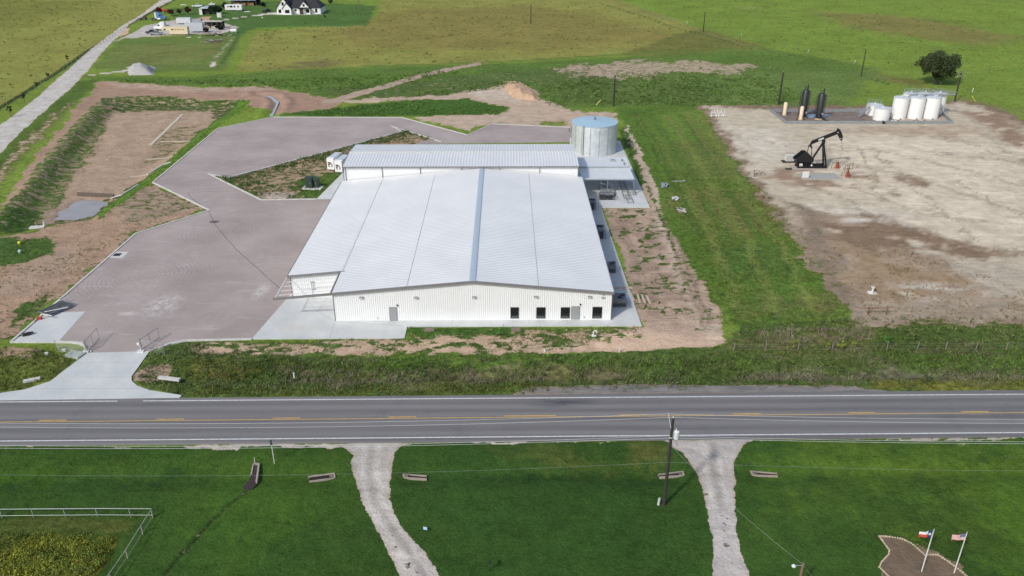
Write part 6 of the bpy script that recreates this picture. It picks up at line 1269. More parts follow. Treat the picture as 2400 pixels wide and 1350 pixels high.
for u, v, mt, lb in ((46, 572, M('yellow_bag', (.75, .6, .05)), 'tiny yellow bag lying in the weeds at the left edge'), (47, 592, M('pale_cyan_bucket', (.45, .65, .65)), 'tiny pale blue bucket lying in the weeds at the left edge')):
    simple('litter', lb, 'litter', u, v, lambda mb: mb.lathe([(.2, 0), (.3, .3), (.22, .5)], n=8), mt, .05)
for u, v, lb in ((150, 824, 'white box in the weeds left of the entrance'), (110, 832, 'white sack in the weeds farther left of the entrance')):
    simple('litter', lb, 'litter', u, v, lambda mb: mb.rbox((0, 0, .2), (.45, .35, .35), .4), WHTP, 0)
simple('utility_vault', 'flat pale vault lid in the weeds beside the left gate leaf', 'vault lid', 176, 831, lambda mb: mb.box(-1.2, 1.2, -.8, .8, -.2, .14).box(-.9, .9, -.55, .55, .14, .17), M('vault_grey', (.38, .42, .38), .8), .1, -.3)
a_, b2 = G(372, 886), G(422, 892); o = MB().beam((0, 0, 0), (b2[0] - a_[0], b2[1] - a_[1], 0), .5, .3).build('culvert_slab', KERB); o.location = (*a_, .12); tag(o, 'pale concrete strip half hidden in weeds right of the driveway', 'culvert'); a_, b2 = G(55, 896), G(95, 888); o = MB().beam((0, 0, 0), (b2[0] - a_[0], b2[1] - a_[1], 0), .5, .3).build('culvert_slab', KERB); o.location = (*a_, .1); tag(o, 'pale concrete strip half hidden in weeds left of the driveway', 'culvert')

# ---------------------------------------------------------------- far farm yard
def yb(u, v): x_, y_ = G(u, v); z = gz(x_, y_); return G(u, v, z) + (z,)
def span(u0, u1, v): a_ = yb(u0, v); b_ = yb(u1, v); return a_, b_, b_[0] - a_[0]
TYR = M('tyre', (.02, .02, .02), .9); GLS = GLASS
def wheels(r, xs, w, rad=.45, y0=None):
    for x_ in xs:
        for s_ in (-1, 1):
            o = MB().tube([(x_, s_ * w / 2 - .14, rad), (x_, s_ * w / 2 + .14, rad)], rad, 12).build('wheel', TYR, r); MB().tube([(x_, s_ * w / 2 - .15, rad), (x_, s_ * w / 2 + .15, rad)], rad * .5, 8).build('rim', GALV, o)
def pickup(u, v, label, mt, rz=0.0):
    x_, y_, z_ = yb(u, v); r = thing('pickup_truck', label, 'pickup truck', (x_, y_, z_), rz); L = 5.6
    MB().xprism([(-2.8, .5), (2.8, .5), (2.8, 1.05), (1.2, 1.15), (-2.8, 1.15), (-2.8, .6)][::-1], -.95, .95).build('body', mt, r); MB().xprism([(-.9, 1.15), (1.3, 1.15), (.6, 1.85), (-.7, 1.85)][::-1], -.8, .8).build('cab', mt, r)
    MB().xprism([(-.72, 1.22), (1.05, 1.22), (.5, 1.75), (-.6, 1.75)][::-1], -.82, .82).build('window', GLS, r); MB().box(-2.6, -1.1, -.75, .75, 1.152, 1.17).build('bed', BLK, r)
    wheels(r, (-1.9, 1.9), 1.8, .42); 
    for s_ in (-.7, .7): MB().box(2.8, 2.83, s_ - .15, s_ + .15, .85, 1.0).build('headlight', PORC, r)
    return r
pickup(366, 82, 'grey pickup truck hitched to the tan horse trailer', M('car_grey', (.36, .38, .40), .3, .3), math.pi); pickup(357, 79, 'black pickup truck behind the grey one', M('car_black', (.03, .03, .035), .3), math.pi)
pickup(463, 17, 'white pickup truck parked on the grass of the farm yard', M('car_white', (.75, .76, .77), .3), 0); pickup(625, 28, 'black pickup truck parked beside the white house', M('car_black', (.03, .03, .035)), 1.2)
def trailer(u0, u1, v, h, label, mt, win=(), deck=.55, wide=2.5, rz=0, roofm=None, nose=0, group=None):
    a_, b_, L = span(u0, u1, v); r = thing('trailer', label, 'trailer', ((a_[0] + b_[0]) / 2, a_[1] + wide / 2, a_[2]), rz, group)
    prof = [(-L / 2, deck), (L / 2, deck), (L / 2, h), (-L / 2 + .1, h)] if not nose else [(-L / 2 + nose, deck), (L / 2, deck), (L / 2, h), (-L / 2 + .3, h), (-L / 2, h * .62), (-L / 2 + nose, h * .55)]
    MB().xprism(prof[::-1], -wide / 2, wide / 2).build('body', mt, r); MB().box(-L / 2 + .2, L / 2, -wide / 2 - .03, wide / 2 + .03, h, h + .08).build('roof', roofm or mt, r)
    for f, w_, hh in win: x_ = -L / 2 + f * L; MB().box(x_ - w_ / 2, x_ + w_ / 2, -wide / 2 - .04, -wide / 2 + .02, h * .72 - hh / 2, h * .72 + hh / 2).build('window', GLS, r)
    wheels(r, (L * .28, L * .28 + 1.0, L * .28 - 1.0) if L > 9 else (L * .15, L * .15 + .9), wide - .3, .4); mb = MB(); mb.beam((-L / 2 + nose - .1, 0, .5), (-L / 2 - (0 if nose else 1.3), 0, .5), .12, .12); mb.tube([(-L / 2 + .5, 0, 0), (-L / 2 + .5, 0, deck)], .06); mb.build('hitch', BLK, r); return r
TANT = M('trailer_tan', (.72, .60, .42), .5, var=.02); SIL = M('trailer_silver', (.60, .63, .68), .35, .3, var=.04); SILR = M('trailer_roof', (.62, .64, .66), .4, .3); DKT = M('trailer_grey', (.35, .37, .40), .5, .3)
trailer(381, 439, 83, 3.6, 'long tan gooseneck horse trailer with a row of small windows', TANT, [(.12, 1.0, .5), (.42, 1.0, .5), (.55, .5, .4), (.65, .5, .4), (.75, .5, .4), (.85, .5, .4)], nose=3.2)
trailer(434, 477, 76, 4.0, 'long silver livestock trailer behind the tan one', SIL, (), nose=1.8, roofm=SILR); trailer(452, 474, 62, 3.4, 'short grey box trailer behind the silver trailer', DKT, ()); trailer(414, 449, 57, 3.0, 'low grey flat roofed trailer at the back of the yard', SILR, ())
trailer(528, 567, 26, 3.3, 'white travel trailer with small dark windows in front of the barn', M('camper_white', (.78, .78, .78), .4), [(.38, 1.6, .9), (.58, .9, .8), (.80, .8, .8), (.2, .8, .6)], wide=2.6)
trailer(384, 452, 70, 2.1, 'long pale flat deck trailer loaded with frames in the middle of the yard', M('deck_pale', (.52, .50, .47), .7), ())
def semi(u0, u1, v, label, mt, mt2, face=1, sleeper=True):
    a_, b_, L = span(u0, u1, v); r = thing('semi_truck', label, 'semi truck', ((a_[0] + b_[0]) / 2, a_[1] + 1.2, a_[2]), 0 if face > 0 else math.pi); 
    MB().box(-L / 2, L / 2, -.45, .45, .6, .95).build('chassis', BLK, r); c0 = L / 2 - 5.2
    MB().xprism([(c0 + 3.4, .8), (L / 2, .8), (L / 2, 1.8), (c0 + 3.4, 2.1)][::-1], -.95, .95).build('hood', mt, r); MB().xprism([(c0, .8), (c0 + 3.4, .8), (c0 + 3.4, 2.1), (c0 + 2.9, 3.0), (c0 + 1.8, 3.9), (c0, 3.9)][::-1], -1.2, 1.2).build('cab', mt, r)
    MB().xprism([(c0 + 2.2, 2.1), (c0 + 3.25, 2.1), (c0 + 2.8, 2.85), (c0 + 2.2, 2.85)][::-1], -1.22, 1.22).build('window', GLS, r); MB().box(c0 - .04, c0 + .8, -1.23, 1.23, 1.0, 3.85).build('side_fairing', mt2, r); MB().tube([(c0 + 1.2, -1.2, .8), (c0 + 2.6, -1.2, .8)], .3).build('fuel_tank', GALV, r)
    wheels(r, (-L / 2 + .7, -L / 2 + 1.9, L / 2 - 1.1), 2.2, .5); return r
semi(353, 389, 48, 'blue and white semi truck without trailer at the back of the gravel yard', M('truck_blue', (.10, .22, .42), .3), WHTP); semi(361, 392, 72, 'white semi truck with sleeper cab behind the pickups', M('truck_white', (.78, .79, .80), .3), WHTP, -1)
x_, y_, z_ = yb(335, 47); r = thing('axle_dolly', 'dark wheeled trailer dolly left of the blue semi truck', 'dolly', (x_, y_, z_)); MB().box(-2.3, 2.2, -.9, .9, .6, .85).build('frame', BLK, r); wheels(r, (-1.4, 1.3), 2.1, .5); MB().box(.9, 1.8, -.7, .7, .85, 2.0).build('headboard', M('dark_rust', (.1, .05, .03)), r)
x_, y_, z_ = yb(379, 29); r = thing('tractor', 'bright red tractor behind the blue semi truck', 'tractor', (x_, y_, z_)); RT_ = M('tractor_red', (.65, .04, .03), .4); MB().box(-.2, 1.9, -.45, .45, .8, 1.6).build('hood', RT_, r); MB().box(-1.4, -.2, -.7, .7, .9, 2.7).build('cab', RT_, r); MB().box(-1.3, -.3, -.72, .72, 1.7, 2.5).build('window', GLS, r); wheels(r, (-.9,), 1.8, .8); wheels(r, (1.4,), 1.5, .5); MB().rbox((2.9, 0, 1.3), (.5, 1.9, .6)).build('loader_bucket', RT_, r)
# propane tank, white box, boat-like trailer
x_, y_, z_ = yb(549, 77); r = thing('propane_tank', 'white horizontal propane tank at the right end of the junk', 'propane tank', (x_, y_, z_)); MB().tube([(-1.55, 0, 1.0), (-1.4, 0, 1.0), (1.3, 0, 1.0), (1.45, 0, 1.0)], [.5, .85, .85, .5], 16).build('tank', WHTP, r, smooth=True); [MB().box(s_ - .12, s_ + .12, -.5, .5, 0, .35).build('foot', KERB, r) for s_ in (-.9, .9)]; MB().lathe([(.2, 1.8), (.2, 2.0)], n=10).build('valve_dome', GALV, r)
x_, y_, z_ = yb(514, 41); r = thing('pump_house', 'small white box shed right of the round tree', 'shed', (x_, y_, z_)); MB().box(-1.1, 1.1, 0, 1.8, 0, 2.1).build('wall', WHTP, r); MB().box(-1.2, 1.2, -.1, 1.9, 2.1, 2.2).build('roof', M('panel_white', (.7, .7, .7)), r); MB().box(-.3, .3, -.03, 0, .1, 1.7).build('door', M('off_white_door', (.6, .6, .58)), r)
x_, y_, z_ = yb(497, 14); r = thing('small_boat', 'small white boat on a trailer left of the barn', 'boat', (x_, y_, z_)); MB().xprism([(-1.6, .7), (1.6, .7), (2.2, 1.4), (-1.7, 1.3)][::-1], -.7, .7).build('hull', WHTP, r); MB().box(-.3, .4, -.6, .6, 1.3, 2.0).build('windscreen', M('pale_canvas', (.55, .6, .62)), r); wheels(r, (-.3,), 1.5, .3)
# open white shed
a_, b_, L = span(468, 489, 35); r = thing('open_shed', 'white open fronted shed left of the round dark tree', 'shed', (a_[0], a_[1], a_[2])); 
MB().box(0, .15, 0, 6, 0, 3.3).build('wall', WHTP, r); MB().box(.15, L, 5.9, 6.05, 0, 3.3).build('wall', WHTP, r); MB().box(.15, 1.6, -.0, .1, 0, 3.3).build('wall', WHTP, r); MB().xprism([(-.3, 3.3), (L + .3, 3.3), (L * .5, 4.1)][::-1], -.4, 6.3).build('roof', M('panel_white', (.7, .7, .7)), r); MB().box(1.7, L - .2, 1.5, 5.7, 0, 2.4).build('interior_shade_block', M('barn_dark', (.03, .03, .03)), r)  # black block added as painted shade behind the shed's open front
# pole barn
a_, b_, L = span(530, 600, 14); r = thing('pole_barn', 'open pole barn with pale blue metal roof and brown hay inside', 'barn', a_); h = 3.3
MB().xprism([(0, 0), (0, .1), (1, .1), (1, 0)], 0, .1) ; mb = MB(); mb.add([(0, -.6, h - .2), (L, -.6, h - .2), (L, 10, h + .9), (0, 10, h + .9), (0, -.6, h - .05), (L, -.6, h - .05), (L, 10, h + 1.05), (0, 10, h + 1.05)], [(0, 3, 2, 1), (4, 5, 6, 7), (0, 1, 5, 4), (1, 2, 6, 5), (2, 3, 7, 6), (3, 0, 4, 7)]); mb.build('roof', M('barn_roof_blue', (.42, .52, .60), .4, .3), r)
for k in range(5): MB().box(L * k / 4 - .1, L * k / 4 + .1, -.1, .1, 0, h - .1).build('post', PW2, r)
MB().box(0, L, 9.8, 9.95, 0, h + .6).build('back_wall', M('barn_dark', (.06, .05, .045)), r)
for k in range(7): o = MB().rbox((L * (.3 + .09 * k), 2.5 + rnd.uniform(-1, 1), .9), (2.0, 2.4, 1.8 + rnd.uniform(-.5, .4)), rnd.uniform(-.2, .2)).build('hay_bale', M('hay_brown', (.30, .17, .09), .9, var=.3)); o.location = a_; tag(o, 'brown hay bale stacked under the blue roofed pole barn', 'hay bale', 'hay bales in the pole barn')
# lumber rack shed with long flat roof
a_, b_, L = span(462, 522, 66); h = 2.9; r = thing('lumber_shed', 'long low open shed with pale flat roof over stacked goods', 'shed', a_); a9 = G(462, 50, a_[2] + h); dy = max(2.0, a9[1] - a_[1]) * .35; MB().box(L * .2, L, 0, 4, h, h + .18).build('roof', M('pale_tan_roof', (.50, .47, .42)), r)
for k in range(5): MB().box(L * (.2 + .2 * k) - .08, L * (.2 + .2 * k) + .08, 0, .16, 0, h).build('post', PW2, r)
MB().box(L * .2, L, 3.9, 4, 0, h).build('back_wall', M('barn_dark', (.05, .045, .04)), r)
for k in range(6): MB().rbox((L * (.3 + .11 * k), 1.2, .3 + .45 * (k % 3)), (1.9, 1.2, .7 + .2 * (k % 2)), 0).build('stored_goods', [WHTP, M('goods_tan', (.45, .35, .26)), BLK][k % 3], r)
def junk(u, v, n, sx_, sy_, mts, label, name='scrap_heap', hmax=1.0):
    x_, y_, z_ = yb(u, v); r = thing(name, label, 'scrap heap', (x_, y_, z_))
    for mt_, nm in mts:
        mb = MB()
        for k in range(n):
            a_ = rnd.uniform(-.5, .5) + rnd.choice([0, 0, .7]); L = rnd.uniform(1, 3.2); px, py, pz = rnd.uniform(-sx_, sx_), rnd.uniform(-sy_, sy_), rnd.uniform(.1, hmax); mb.beam((px, py, pz), (px + L * math.cos(a_), py + L * math.sin(a_), pz + rnd.uniform(-.1, .4)), rnd.uniform(.1, .5), rnd.uniform(.08, .3))
        mb.build(nm, mt_, r)
SCM = [(M('scrap_dark', (.05, .045, .04), .9), 'dark_beams'), (M('scrap_grey', (.40, .40, .40), .6, .3), 'sheet_metal'), (M('scrap_tan', (.38, .30, .22), .9), 'boards')]
junk(490, 84, 9, 4.5, 1.2, SCM[:1] + SCM[2:], 'row of dark beams lying in the grass behind the scrap heap'); junk(492, 99, 9, 4.2, 3.5, SCM, 'jumbled scrap metal and boards nearest the pasture'); junk(507, 83, 5, 1.5, 1.5, SCM[1:], 'pale junk pile with round tubs beside the dark beams', hmax=1.8); junk(430, 70, 8, 8, 2.5, SCM[1:], 'mixed frames and sheets stacked between the trailers', hmax=1.5); junk(530, 84, 3, 3.5, .6, SCM[1:], 'low pale boards near the propane tank', hmax=.3); junk(528, 67, 4, 4, 1.5, SCM[2:], 'tan boards behind the dark brush', hmax=.3)
tree(515, 69, 24, 58, 'dark brush heap beside the lumber shed', (.03, .035, .02), 'brush_heap', 1500, .25, .02, 14); tree(484, 76, 14, 64, 'dark bush at the end of the silver trailer', (.03, .04, .02), 'yard_bush', 700, .25, .02, 10)
for u, v, w_ in ((443, 88, 2.0), (468, 88, 1.2)): 
    x_, y_, z_ = yb(u, v); o = MB().box(-w_ / 2, w_ / 2, -.3, .3, 0, .18).build('board', WHTP); o.location = (x_, y_, z_ + .03); tag(o, 'white board lying in the grass, %s of the pair in front of the trailers' % ('longer' if w_ > 1.5 else 'shorter'), 'board')
# white farmhouse with black roof
a_, b_, L = span(650, 757, 34); s_ = L / 107.0; HW = M('house_white', (.80, .80, .79), .6, var=.02); HR = M('house_roof_black', (.022, .023, .027), .7, var=.15)
r = thing('farmhouse', 'white farmhouse with steep black roof and two gables', 'house', a_)
def hx(u): return (u - 650) * s_
def block(u0, u1, y0, y1, h, ridge, axis, extra=None):
    x0, x1 = hx(u0), hx(u1); MB().box(x0, x1, y0, y1, 0, h).build('wall', HW, r); mb = MB(); o_ = .4
    if axis == 'y':
        xm = (x0 + x1) / 2
        for ys_ in (y0, y1 - .1): MB().xprism([(x0, h), (x1, h), (xm, ridge)][::-1], ys_, ys_ + .1).build('gable_wall', HW, r)
        for xa, sg in ((x0 - o_, 1), (x1 + o_, -1)): zz = h - o_ * (ridge - h) / ((x1 - x0) / 2); mb.add([(xa, y0 - o_, zz), (xm, y0 - o_, ridge), (xm, y1 + o_, ridge), (xa, y1 + o_, zz), (xa, y0 - o_, zz + .2), (xm, y0 - o_, ridge + .2), (xm, y1 + o_, ridge + .2), (xa, y1 + o_, zz + .2)], [(0, 1, 2, 3), (7, 6, 5, 4), (0, 4, 5, 1), (1, 5, 6, 2), (2, 6, 7, 3), (3, 7, 4, 0)])
    else:
        ym = (y0 + y1) / 2; hp_ = min((x1 - x0) * .28, (y1 - y0) / 2)
        mb.add([(x0 - o_, y0 - o_, h), (x1 + o_, y0 - o_, h), (x1 + o_, y1 + o_, h), (x0 - o_, y1 + o_, h), (x0 + .2, ym, ridge), (x1 - hp_, ym, ridge), (x0 - o_, y0 - o_, h + .15), (x1 + o_, y0 - o_, h + .15), (x1 + o_, y1 + o_, h + .15), (x0 - o_, y1 + o_, h + .15)], [(6, 7, 5, 4), (7, 8, 5), (8, 9, 4, 5), (9, 6, 4), (0, 3, 2, 1), (0, 1, 7, 6), (1, 2, 8, 7), (2, 3, 9, 8), (3, 0, 6, 9)])
    return mb.build('roof', HR, r)
block(684, 750, 1.5, 14, 3.1, 8.6, 'x'); block(650, 682, 0, 14, 3.4, 8.4, 'y'); block(664, 684, -1.0, 3, 3.2, 6.0, 'y'); block(700, 727, .3, 7, 3.1, 6.6, 'y')
MB().xprism([(hx(704), 3.6), (hx(723), 3.6), (hx(713.5), 6.0)][::-1], -.02, .25).build('gable_wall', HW, r)
def hwin(u, z0, z1, w_, yy, nm='window'): f = MB().box(hx(u) - w_ / 2 - .08, hx(u) + w_ / 2 + .08, yy - .06, yy, z0 - .08, z1 + .08).build(nm, BLK, r); MB().box(hx(u) - w_ / 2, hx(u) + w_ / 2, yy - .10, yy - .06, z0, z1).build('pane', GLS, f)
hwin(657, .9, 2.5, 1.3, 0); hwin(675, .9, 2.4, 2.2, -1.0); hwin(665, 4.7, 6.2, 1.0, 0); hwin(692, 1.6, 2.5, 1.0, 1.5); hwin(721, .9, 2.6, 1.7, .3); hwin(740, .9, 2.6, 1.0, 1.5); hwin(713.5, 4.2, 5.2, .9, -.02)
MB().box(hx(703), hx(712), -.2, .3, 0, 3.0).build('porch_opening', M('porch_dark', (.045, .035, .03)), r); [MB().box(hx(u) - .12, hx(u) + .12, -.5, -.25, 0, 3.2).build('porch_post', HW, r) for u in (701, 713, 727)]
MB().box(hx(699), hx(729), -.9, .3, 3.1, 3.5).build('porch_roof', HR, r)
MB().box(hx(650), hx(757), -1.6, -.9, -.1, .05).build('foundation_path', KERB, r)
for u, v, w_ in ((430, 12, 3.2), (580, 28, 3.2), (615, 42, 0.8)): 
    x_, y_, z_ = yb(u, v); o = MB().box(-w_ / 2, w_ / 2, -.3, .3, 0, .35).build('trough', WHTP); o.location = (x_, y_, z_ + .02); tag(o, 'white trough lying on the grass %s' % {430: 'left of the white pickup', 580: 'right of the travel trailer', 615: 'in front of the farmhouse drive'}[u], 'trough')

# ---------------------------------------------------------------- weeds and tufts: uncountable ground cover
HARD = [PAVE_W] + [p_ for _, p_ in CONC.values()]
def tufts(name, label, polys, dens, hr, wr, col, blades=6, spread=.16, var=.55, seed=1, patch=.0, pscale=.3, leafy=0.0, pc=None, pa=0.0):
    R_ = np.random.RandomState(seed); allv = []; allt = []
    for pl in polys:
        P = GP(pl); x0 = min(p_[0] for p_ in P); x1 = max(p_[0] for p_ in P); y0 = min(p_[1] for p_ in P); y1 = max(p_[1] for p_ in P); n = int((x1 - x0) * (y1 - y0) * dens); px = R_.uniform(x0, x1, n); py = R_.uniform(y0, y1, n)
        ok = sdf(P, px + (fbm(px * .5, py * .5) - .5) * 2, py + (fbm(px * .5 + 9, py * .5) - .5) * 2) > 0
        if patch: ok &= fbm(px * pscale + 3, py * pscale + 8) > patch
        px, py = px[ok], py[ok]
        for h_ in HARD: k = sdf(h_, px, py) < -.12; px, py = px[k], py[k]
        k = (py > R_FAR(px) + .3) | (py < R_NEAR(px) - .3); px, py = px[k], py[k]; n = len(px)
        if not n: continue
        pz = height(px, py); sc = (.5 + fbm(px * .35, py * .35)) ; hh = R_.uniform(hr[0], hr[1], n) * sc; tn = np.clip(R_.rand(n) * .6 + fbm(px * .6 + 50, py * .6) * .8 - .2, 0, 1)
        px, py, pz, hh, tn = [np.repeat(q_, blades) for q_ in (px, py, pz, hh, tn)]; m_ = len(px); a = R_.rand(m_) * 6.283; rd = R_.rand(m_) * spread; bx = px + np.cos(a) * rd; by = py + np.sin(a) * rd; w = R_.uniform(wr[0], wr[1], m_) / 2
        la = a + R_.normal(size=m_) * .8; ln = hh * R_.uniform(.2, .8, m_); h2 = hh * R_.uniform(.6, 1.1, m_)
        ta = R_.rand(m_) * 6.283; dx, dy = np.cos(ta) * w, np.sin(ta) * w
        v = np.stack([np.stack([bx - dx, by - dy, pz - .03], 1), np.stack([bx + dx, by + dy, pz - .03], 1), np.stack([bx + np.cos(la) * ln + dx * .35, by + np.sin(la) * ln + dy * .35, pz + h2], 1), np.stack([bx + np.cos(la) * ln - dx * .35, by + np.sin(la) * ln - dy * .35, pz + h2], 1)], 1)
        if leafy:
            lf = np.where(R_.rand(m_) < leafy)[0]; c_ = np.stack([px + np.cos(a) * rd * 1.5, py + np.sin(a) * rd * 1.5, pz + hh * R_.uniform(.3, 1.05, m_)], 1)[lf]
            A = R_.normal(size=(len(lf), 3)); A[:, 2] = A[:, 2] * .5 - .35; A /= np.linalg.norm(A, axis=1)[:, None]; B = np.cross(A, R_.normal(size=(len(lf), 3))); B /= np.linalg.norm(B, axis=1)[:, None]; s_ = (w[lf] * R_.uniform(.9, 1.8, len(lf)))[:, None]
            v[lf] = np.stack([c_ - A * s_ - B * s_ * .6, c_ + A * s_ - B * s_ * .6, c_ + A * s_ * .7 + B * s_ * .6, c_ - A * s_ * .7 + B * s_ * .6], 1)
        allv.append(v.reshape(-1, 3)); allt.append(np.repeat(np.clip(tn + R_.normal(size=m_) * .15, 0, 1), 4))
    o = meshnp(name, np.concatenate(allv), 4, np.concatenate(allt), Mleaf('leaf_%s_%d' % (name, seed), col, var, pc, pa)); o['kind'] = 'stuff'; o['label'] = label; return o
tufts('weeds', 'tall green roadside weeds between road and warehouse', [[(340, 835), (480, 800), (470, 830), (1000, 838), (1240, 835), (1640, 838), (1760, 800), (2500, 815), (2500, 908), (2050, 908), (1300, 918), (430, 928), (325, 895)]], 6.5, (.18, .55), (.04, .11), (.095, .145, .032), 6, .22, .75, 1, .34, leafy=.5, pc=(.20, .175, .115), pa=.75)
tufts('weeds', 'dark dense weeds in the roadside ditch', [[(430, 845), (1000, 850), (1700, 845), (1700, 875), (1000, 885), (430, 885)], [(560, 850), (700, 850), (690, 880), (560, 880)], [(480, 800), (590, 800), (590, 830), (440, 835)]], 3.0, (.35, .85), (.05, .12), (.06, .115, .024), 7, .25, .6, 2, .46, leafy=.6)
tufts('dry_weeds', 'yellowish verge weeds along the far road edge', [[(430, 905), (1300, 900), (1300, 921), (430, 930)], [(2050, 895), (2600, 885), (2600, 909), (2060, 911)], [(-200, 905), (60, 896), (60, 916), (-200, 932)], [(470, 845), (900, 850), (900, 880), (480, 880)]], 6, (.18, .4), (.05, .1), (.17, .17, .04), 5, .2, .6, 3, .3, pc=(.10, .15, .035), pa=.8)
tufts('leafy_weeds', 'bright leafy weeds in the middle of the roadside strip', [[(880, 836), (1400, 834), (1390, 864), (900, 866)], [(1500, 838), (1780, 835), (1760, 862), (1480, 860)], [(2100, 835), (2500, 835), (2500, 860), (2120, 862)]], 4, (.3, .65), (.05, .12), (.12, .235, .035), 6, .22, .55, 31, .44, leafy=.7)
tufts('dry_weeds', 'grey brown seeded weeds along the roadside ditch', [[(650, 866), (1460, 860), (1460, 890), (650, 892)], [(1700, 872), (2450, 870), (2450, 892), (1800, 893)], [(1750, 775), (2060, 765), (2040, 800), (1740, 810)]], 5, (.25, .6), (.03, .08), (.24, .205, .15), 6, .2, .6, 32, .42)
tufts('flower_weeds', 'pale seed heads scattered in the right roadside weeds', [[(1500, 860), (2400, 850), (2400, 885), (1700, 892)], [(1880, 735), (2000, 740), (1990, 755), (1870, 750)]], 2, (.3, .6), (.04, .08), (.38, .38, .30), 3, .2, .4, 33, .50, leafy=.9)
tufts('pasture_clumps', 'low dark weed clumps dotted over the dry pastures', [[(600, 76), (560, 165), (820, 152), (1150, 145), (1450, 125), (1780, 110), (1640, 70), (1420, 0), (900, 0)], [(-200, 400), (0, 240), (150, 150), (320, 36), (400, 0), (-200, 0)]], .022, (.08, .3), (.2, .5), (.15, .165, .042), 7, .55, .5, 41, leafy=.5)
tufts('pasture_clumps', 'low weed clumps dotted over the bright green field', [[(1460, 0), (1640, 66), (1780, 112), (2100, 180), (2500, 270), (2500, 0)]], .016, (.08, .28), (.2, .5), (.12, .18, .04), 7, .5, .5, 42, leafy=.5)
tufts('weeds', 'bushy weeds scattered over the ground behind the yard', [[(1280, 200), (1500, 185), (1800, 180), (1880, 240), (1640, 248), (1300, 250)]], .25, (.3, .7), (.15, .4), (.12, .19, .05), 7, .5, .5, 43, .42, leafy=.6)
tufts('weeds', 'weeds left of the driveway', [[(-200, 815), (195, 820), (150, 865), (100, 895), (-200, 915)]], 5, (.25, .6), (.05, .13), (.11, .16, .035), 6, .22, .65, 4, .30, leafy=.5, pc=(.20, .19, .06), pa=.7)
tufts('weeds', 'weeds at the slab edge and in the cracked dirt', [[(380, 800), (960, 790), (960, 768), (1500, 766), (1480, 800), (1240, 830), (440, 835)]], 4.5, (.10, .30), (.05, .1), (.08, .14, .03), 5, .18, .6, 5, .49, leafy=.4)
tufts('weeds', 'lush weeds on the green strip east of the warehouse', [[(1640, 640), (1960, 640), (2010, 745), (1990, 790), (1720, 790)], [(1560, 380), (1780, 430), (1960, 660), (1640, 660)]], 1.5, (.15, .42), (.07, .15), (.12, .19, .035), 6, .3, .6, 6, .36, leafy=.5, pc=(.16, .16, .06), pa=.6)
tufts('weeds', 'weeds edging the oil pad and front fence', [[(1990, 745), (2600, 745), (2600, 830), (1720, 830), (1740, 780)]], 2.6, (.2, .5), (.06, .14), (.11, .175, .036), 6, .25, .65, 7, .38, leafy=.5, pc=(.19, .165, .10), pa=.8)
tufts('dry_weeds', 'dry brown weeds on the neglected part of the oil pad', [[(1900, 590), (2000, 560), (2250, 620), (2450, 690), (2450, 745), (2040, 750), (1970, 690)]], 1.6, (.12, .35), (.05, .11), (.23, .17, .08), 5, .2, .5, 8, .46)
tufts('weeds', 'weeds on the grassed island', [[(491, 408), (540, 415), (940, 307), (918, 295), (1035, 332), (806, 415), (742, 466), (612, 468)]], 2.0, (.15, .45), (.07, .15), (.06, .11, .026), 5, .25, .5, 9, .50)
tufts('weeds', 'dark weeds along the island edges', [[(500, 408), (545, 416), (700, 374), (700, 384), (600, 420), (640, 462), (600, 462)], [(700, 374), (945, 307), (950, 320), (720, 385)], [(918, 296), (1035, 331), (1000, 328), (930, 306)]], 3.0, (.22, .5), (.07, .15), (.065, .12, .026), 6, .3, .5, 10, leafy=.5)
tufts('weeds', 'rank weeds behind the pavement and on the far construction ground', [[(650, 270), (960, 238), (1180, 252), (1160, 268), (950, 270)], [(250, 190), (700, 185), (1100, 165), (1000, 190), (800, 215), (600, 205), (420, 200)], [(1260, 200), (1480, 170), (1800, 175), (1900, 240), (1650, 250), (1280, 245)], [(880, 235), (1100, 200), (1200, 190), (1250, 200), (1050, 222)]], .75, (.22, .6), (.13, .3), (.095, .165, .035), 6, .5, .55, 11, .42, leafy=.5)
tufts('weeds', 'dark weeds on the basin banks', [[(240, 235), (590, 238), (480, 262), (280, 262)], [(190, 275), (262, 240), (250, 300), (185, 400), (115, 495), (60, 540), (0, 540), (0, 510), (90, 408), (168, 308)]], .6, (.06, .18), (.07, .15), (.11, .18, .042), 5, .35, .55, 12, .50, leafy=.5)
tufts('weeds', 'bright grass on the basin bank below the kerb', [[(570, 240), (600, 242), (505, 303), (375, 412), (300, 470), (228, 518), (245, 485), (340, 425), (450, 330)]], 2.0, (.10, .28), (.07, .14), (.11, .20, .035), 6, .3, .5, 13)
tufts('weeds', 'scattered weeds on the bare left ground', [[(0, 560), (130, 560), (100, 600), (0, 620)], [(40, 730), (110, 690), (80, 740), (30, 770)], [(-20, 765), (40, 765), (30, 800), (-20, 800)], [(200, 570), (330, 520), (460, 480), (300, 545)], [(-60, 620), (100, 620), (280, 555), (180, 660), (30, 790), (-60, 790)]], 1.6, (.08, .28), (.06, .13), (.085, .135, .03), 5, .25, .6, 14, .47, leafy=.5)
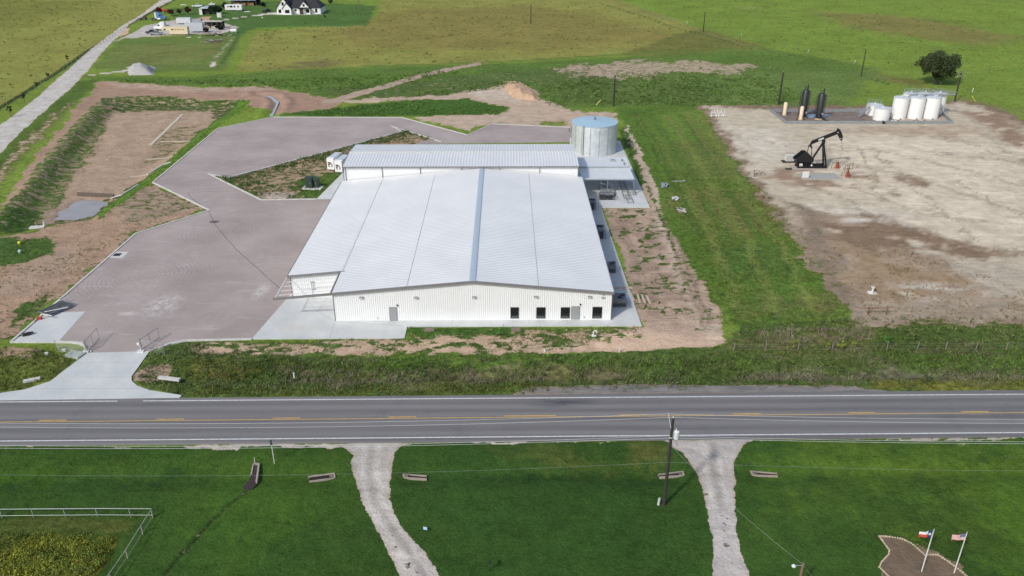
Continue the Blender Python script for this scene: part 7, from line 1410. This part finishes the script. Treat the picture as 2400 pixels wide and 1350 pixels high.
tufts('garden_weeds', 'overgrown yellow and green weed plot inside the pipe fence', [[(-60, 1250), (268, 1258), (270, 1275), (215, 1360), (-60, 1360)]], 22, (.2, .6), (.04, .10), (.25, .27, .035), 7, .16, .75, 15, leafy=.85, pc=(.10, .16, .035), pa=.9)
tufts('garden_weeds', 'leafy green stand at the corner of the weed plot', [[(190, 1256), (270, 1258), (272, 1280), (230, 1330), (190, 1310)]], 20, (.25, .55), (.04, .09), (.12, .20, .04), 7, .16, .6, 16, leafy=.85)
tufts('weeds', 'longer grass along the pipe fence and drives', [[(0, 1205), (360, 1205), (360, 1216), (0, 1218)], [(560, 1150), (575, 1155), (395, 1345), (380, 1345)], [(1760, 1108), (2100, 1110), (2100, 1116), (1830, 1116)]], 10, (.08, .2), (.02, .05), (.05, .10, .02), 5, .1, .5, 17)
tufts('lawn_grass', 'mown lawn grass in the foreground', [[(-200, 1052), (2600, 1036), (2700, 1365), (-300, 1365)]], 14, (.04, .09), (.03, .06), (.036, .092, .015), 4, .12, .6, 18) if False else None
DR = []
for (u, v, r_) in ((1690, 1206, .3), (1698, 1214, .25), (1693, 1225, .22), (1700, 1229, .2), (1692, 1243, .2), (1699, 1247, .2), (1703, 1262, .18), (1707, 1268, .16), (1700, 1279, .24), (1707, 1281, .16), (1713, 1298, .26), (1720, 1304, .22), (1712, 1319, .16), (1728, 1336, .18), (1688, 1211, .15), (1706, 1255, .14), (1716, 1311, .15), (918, 1255, .16), (925, 1284, .18), (952, 1325, .34), (960, 1330, .2), (975, 1345, .18), (905, 1246, .14), (1655, 1160, .18), (1663, 1213, .2), (1722, 1231, .2)):
    g = G(u, v); DR.append([(g[0] + r_ * math.cos(k * 1.05), g[1] + r_ * math.sin(k * 1.05)) for k in range(6)])
def tufts_world(name, label, polys, **kw):
    global GP
    old = GP; GP = lambda pts, z=0.0: pts
    try: tufts(name, label, polys, **kw)
    finally: GP = old
tufts_world('drive_weeds', 'dark low weed clumps growing in the gravel drives', DR, dens=150, hr=(.03, .09), wr=(.03, .07), col=(.075, .08, .035), blades=4, spread=.05, var=.5, seed=21, leafy=.4)
print('objects', len(bpy.data.objects), 'tris', sum(len(o.data.polygons) for o in bpy.data.objects if o.type == 'MESH'))
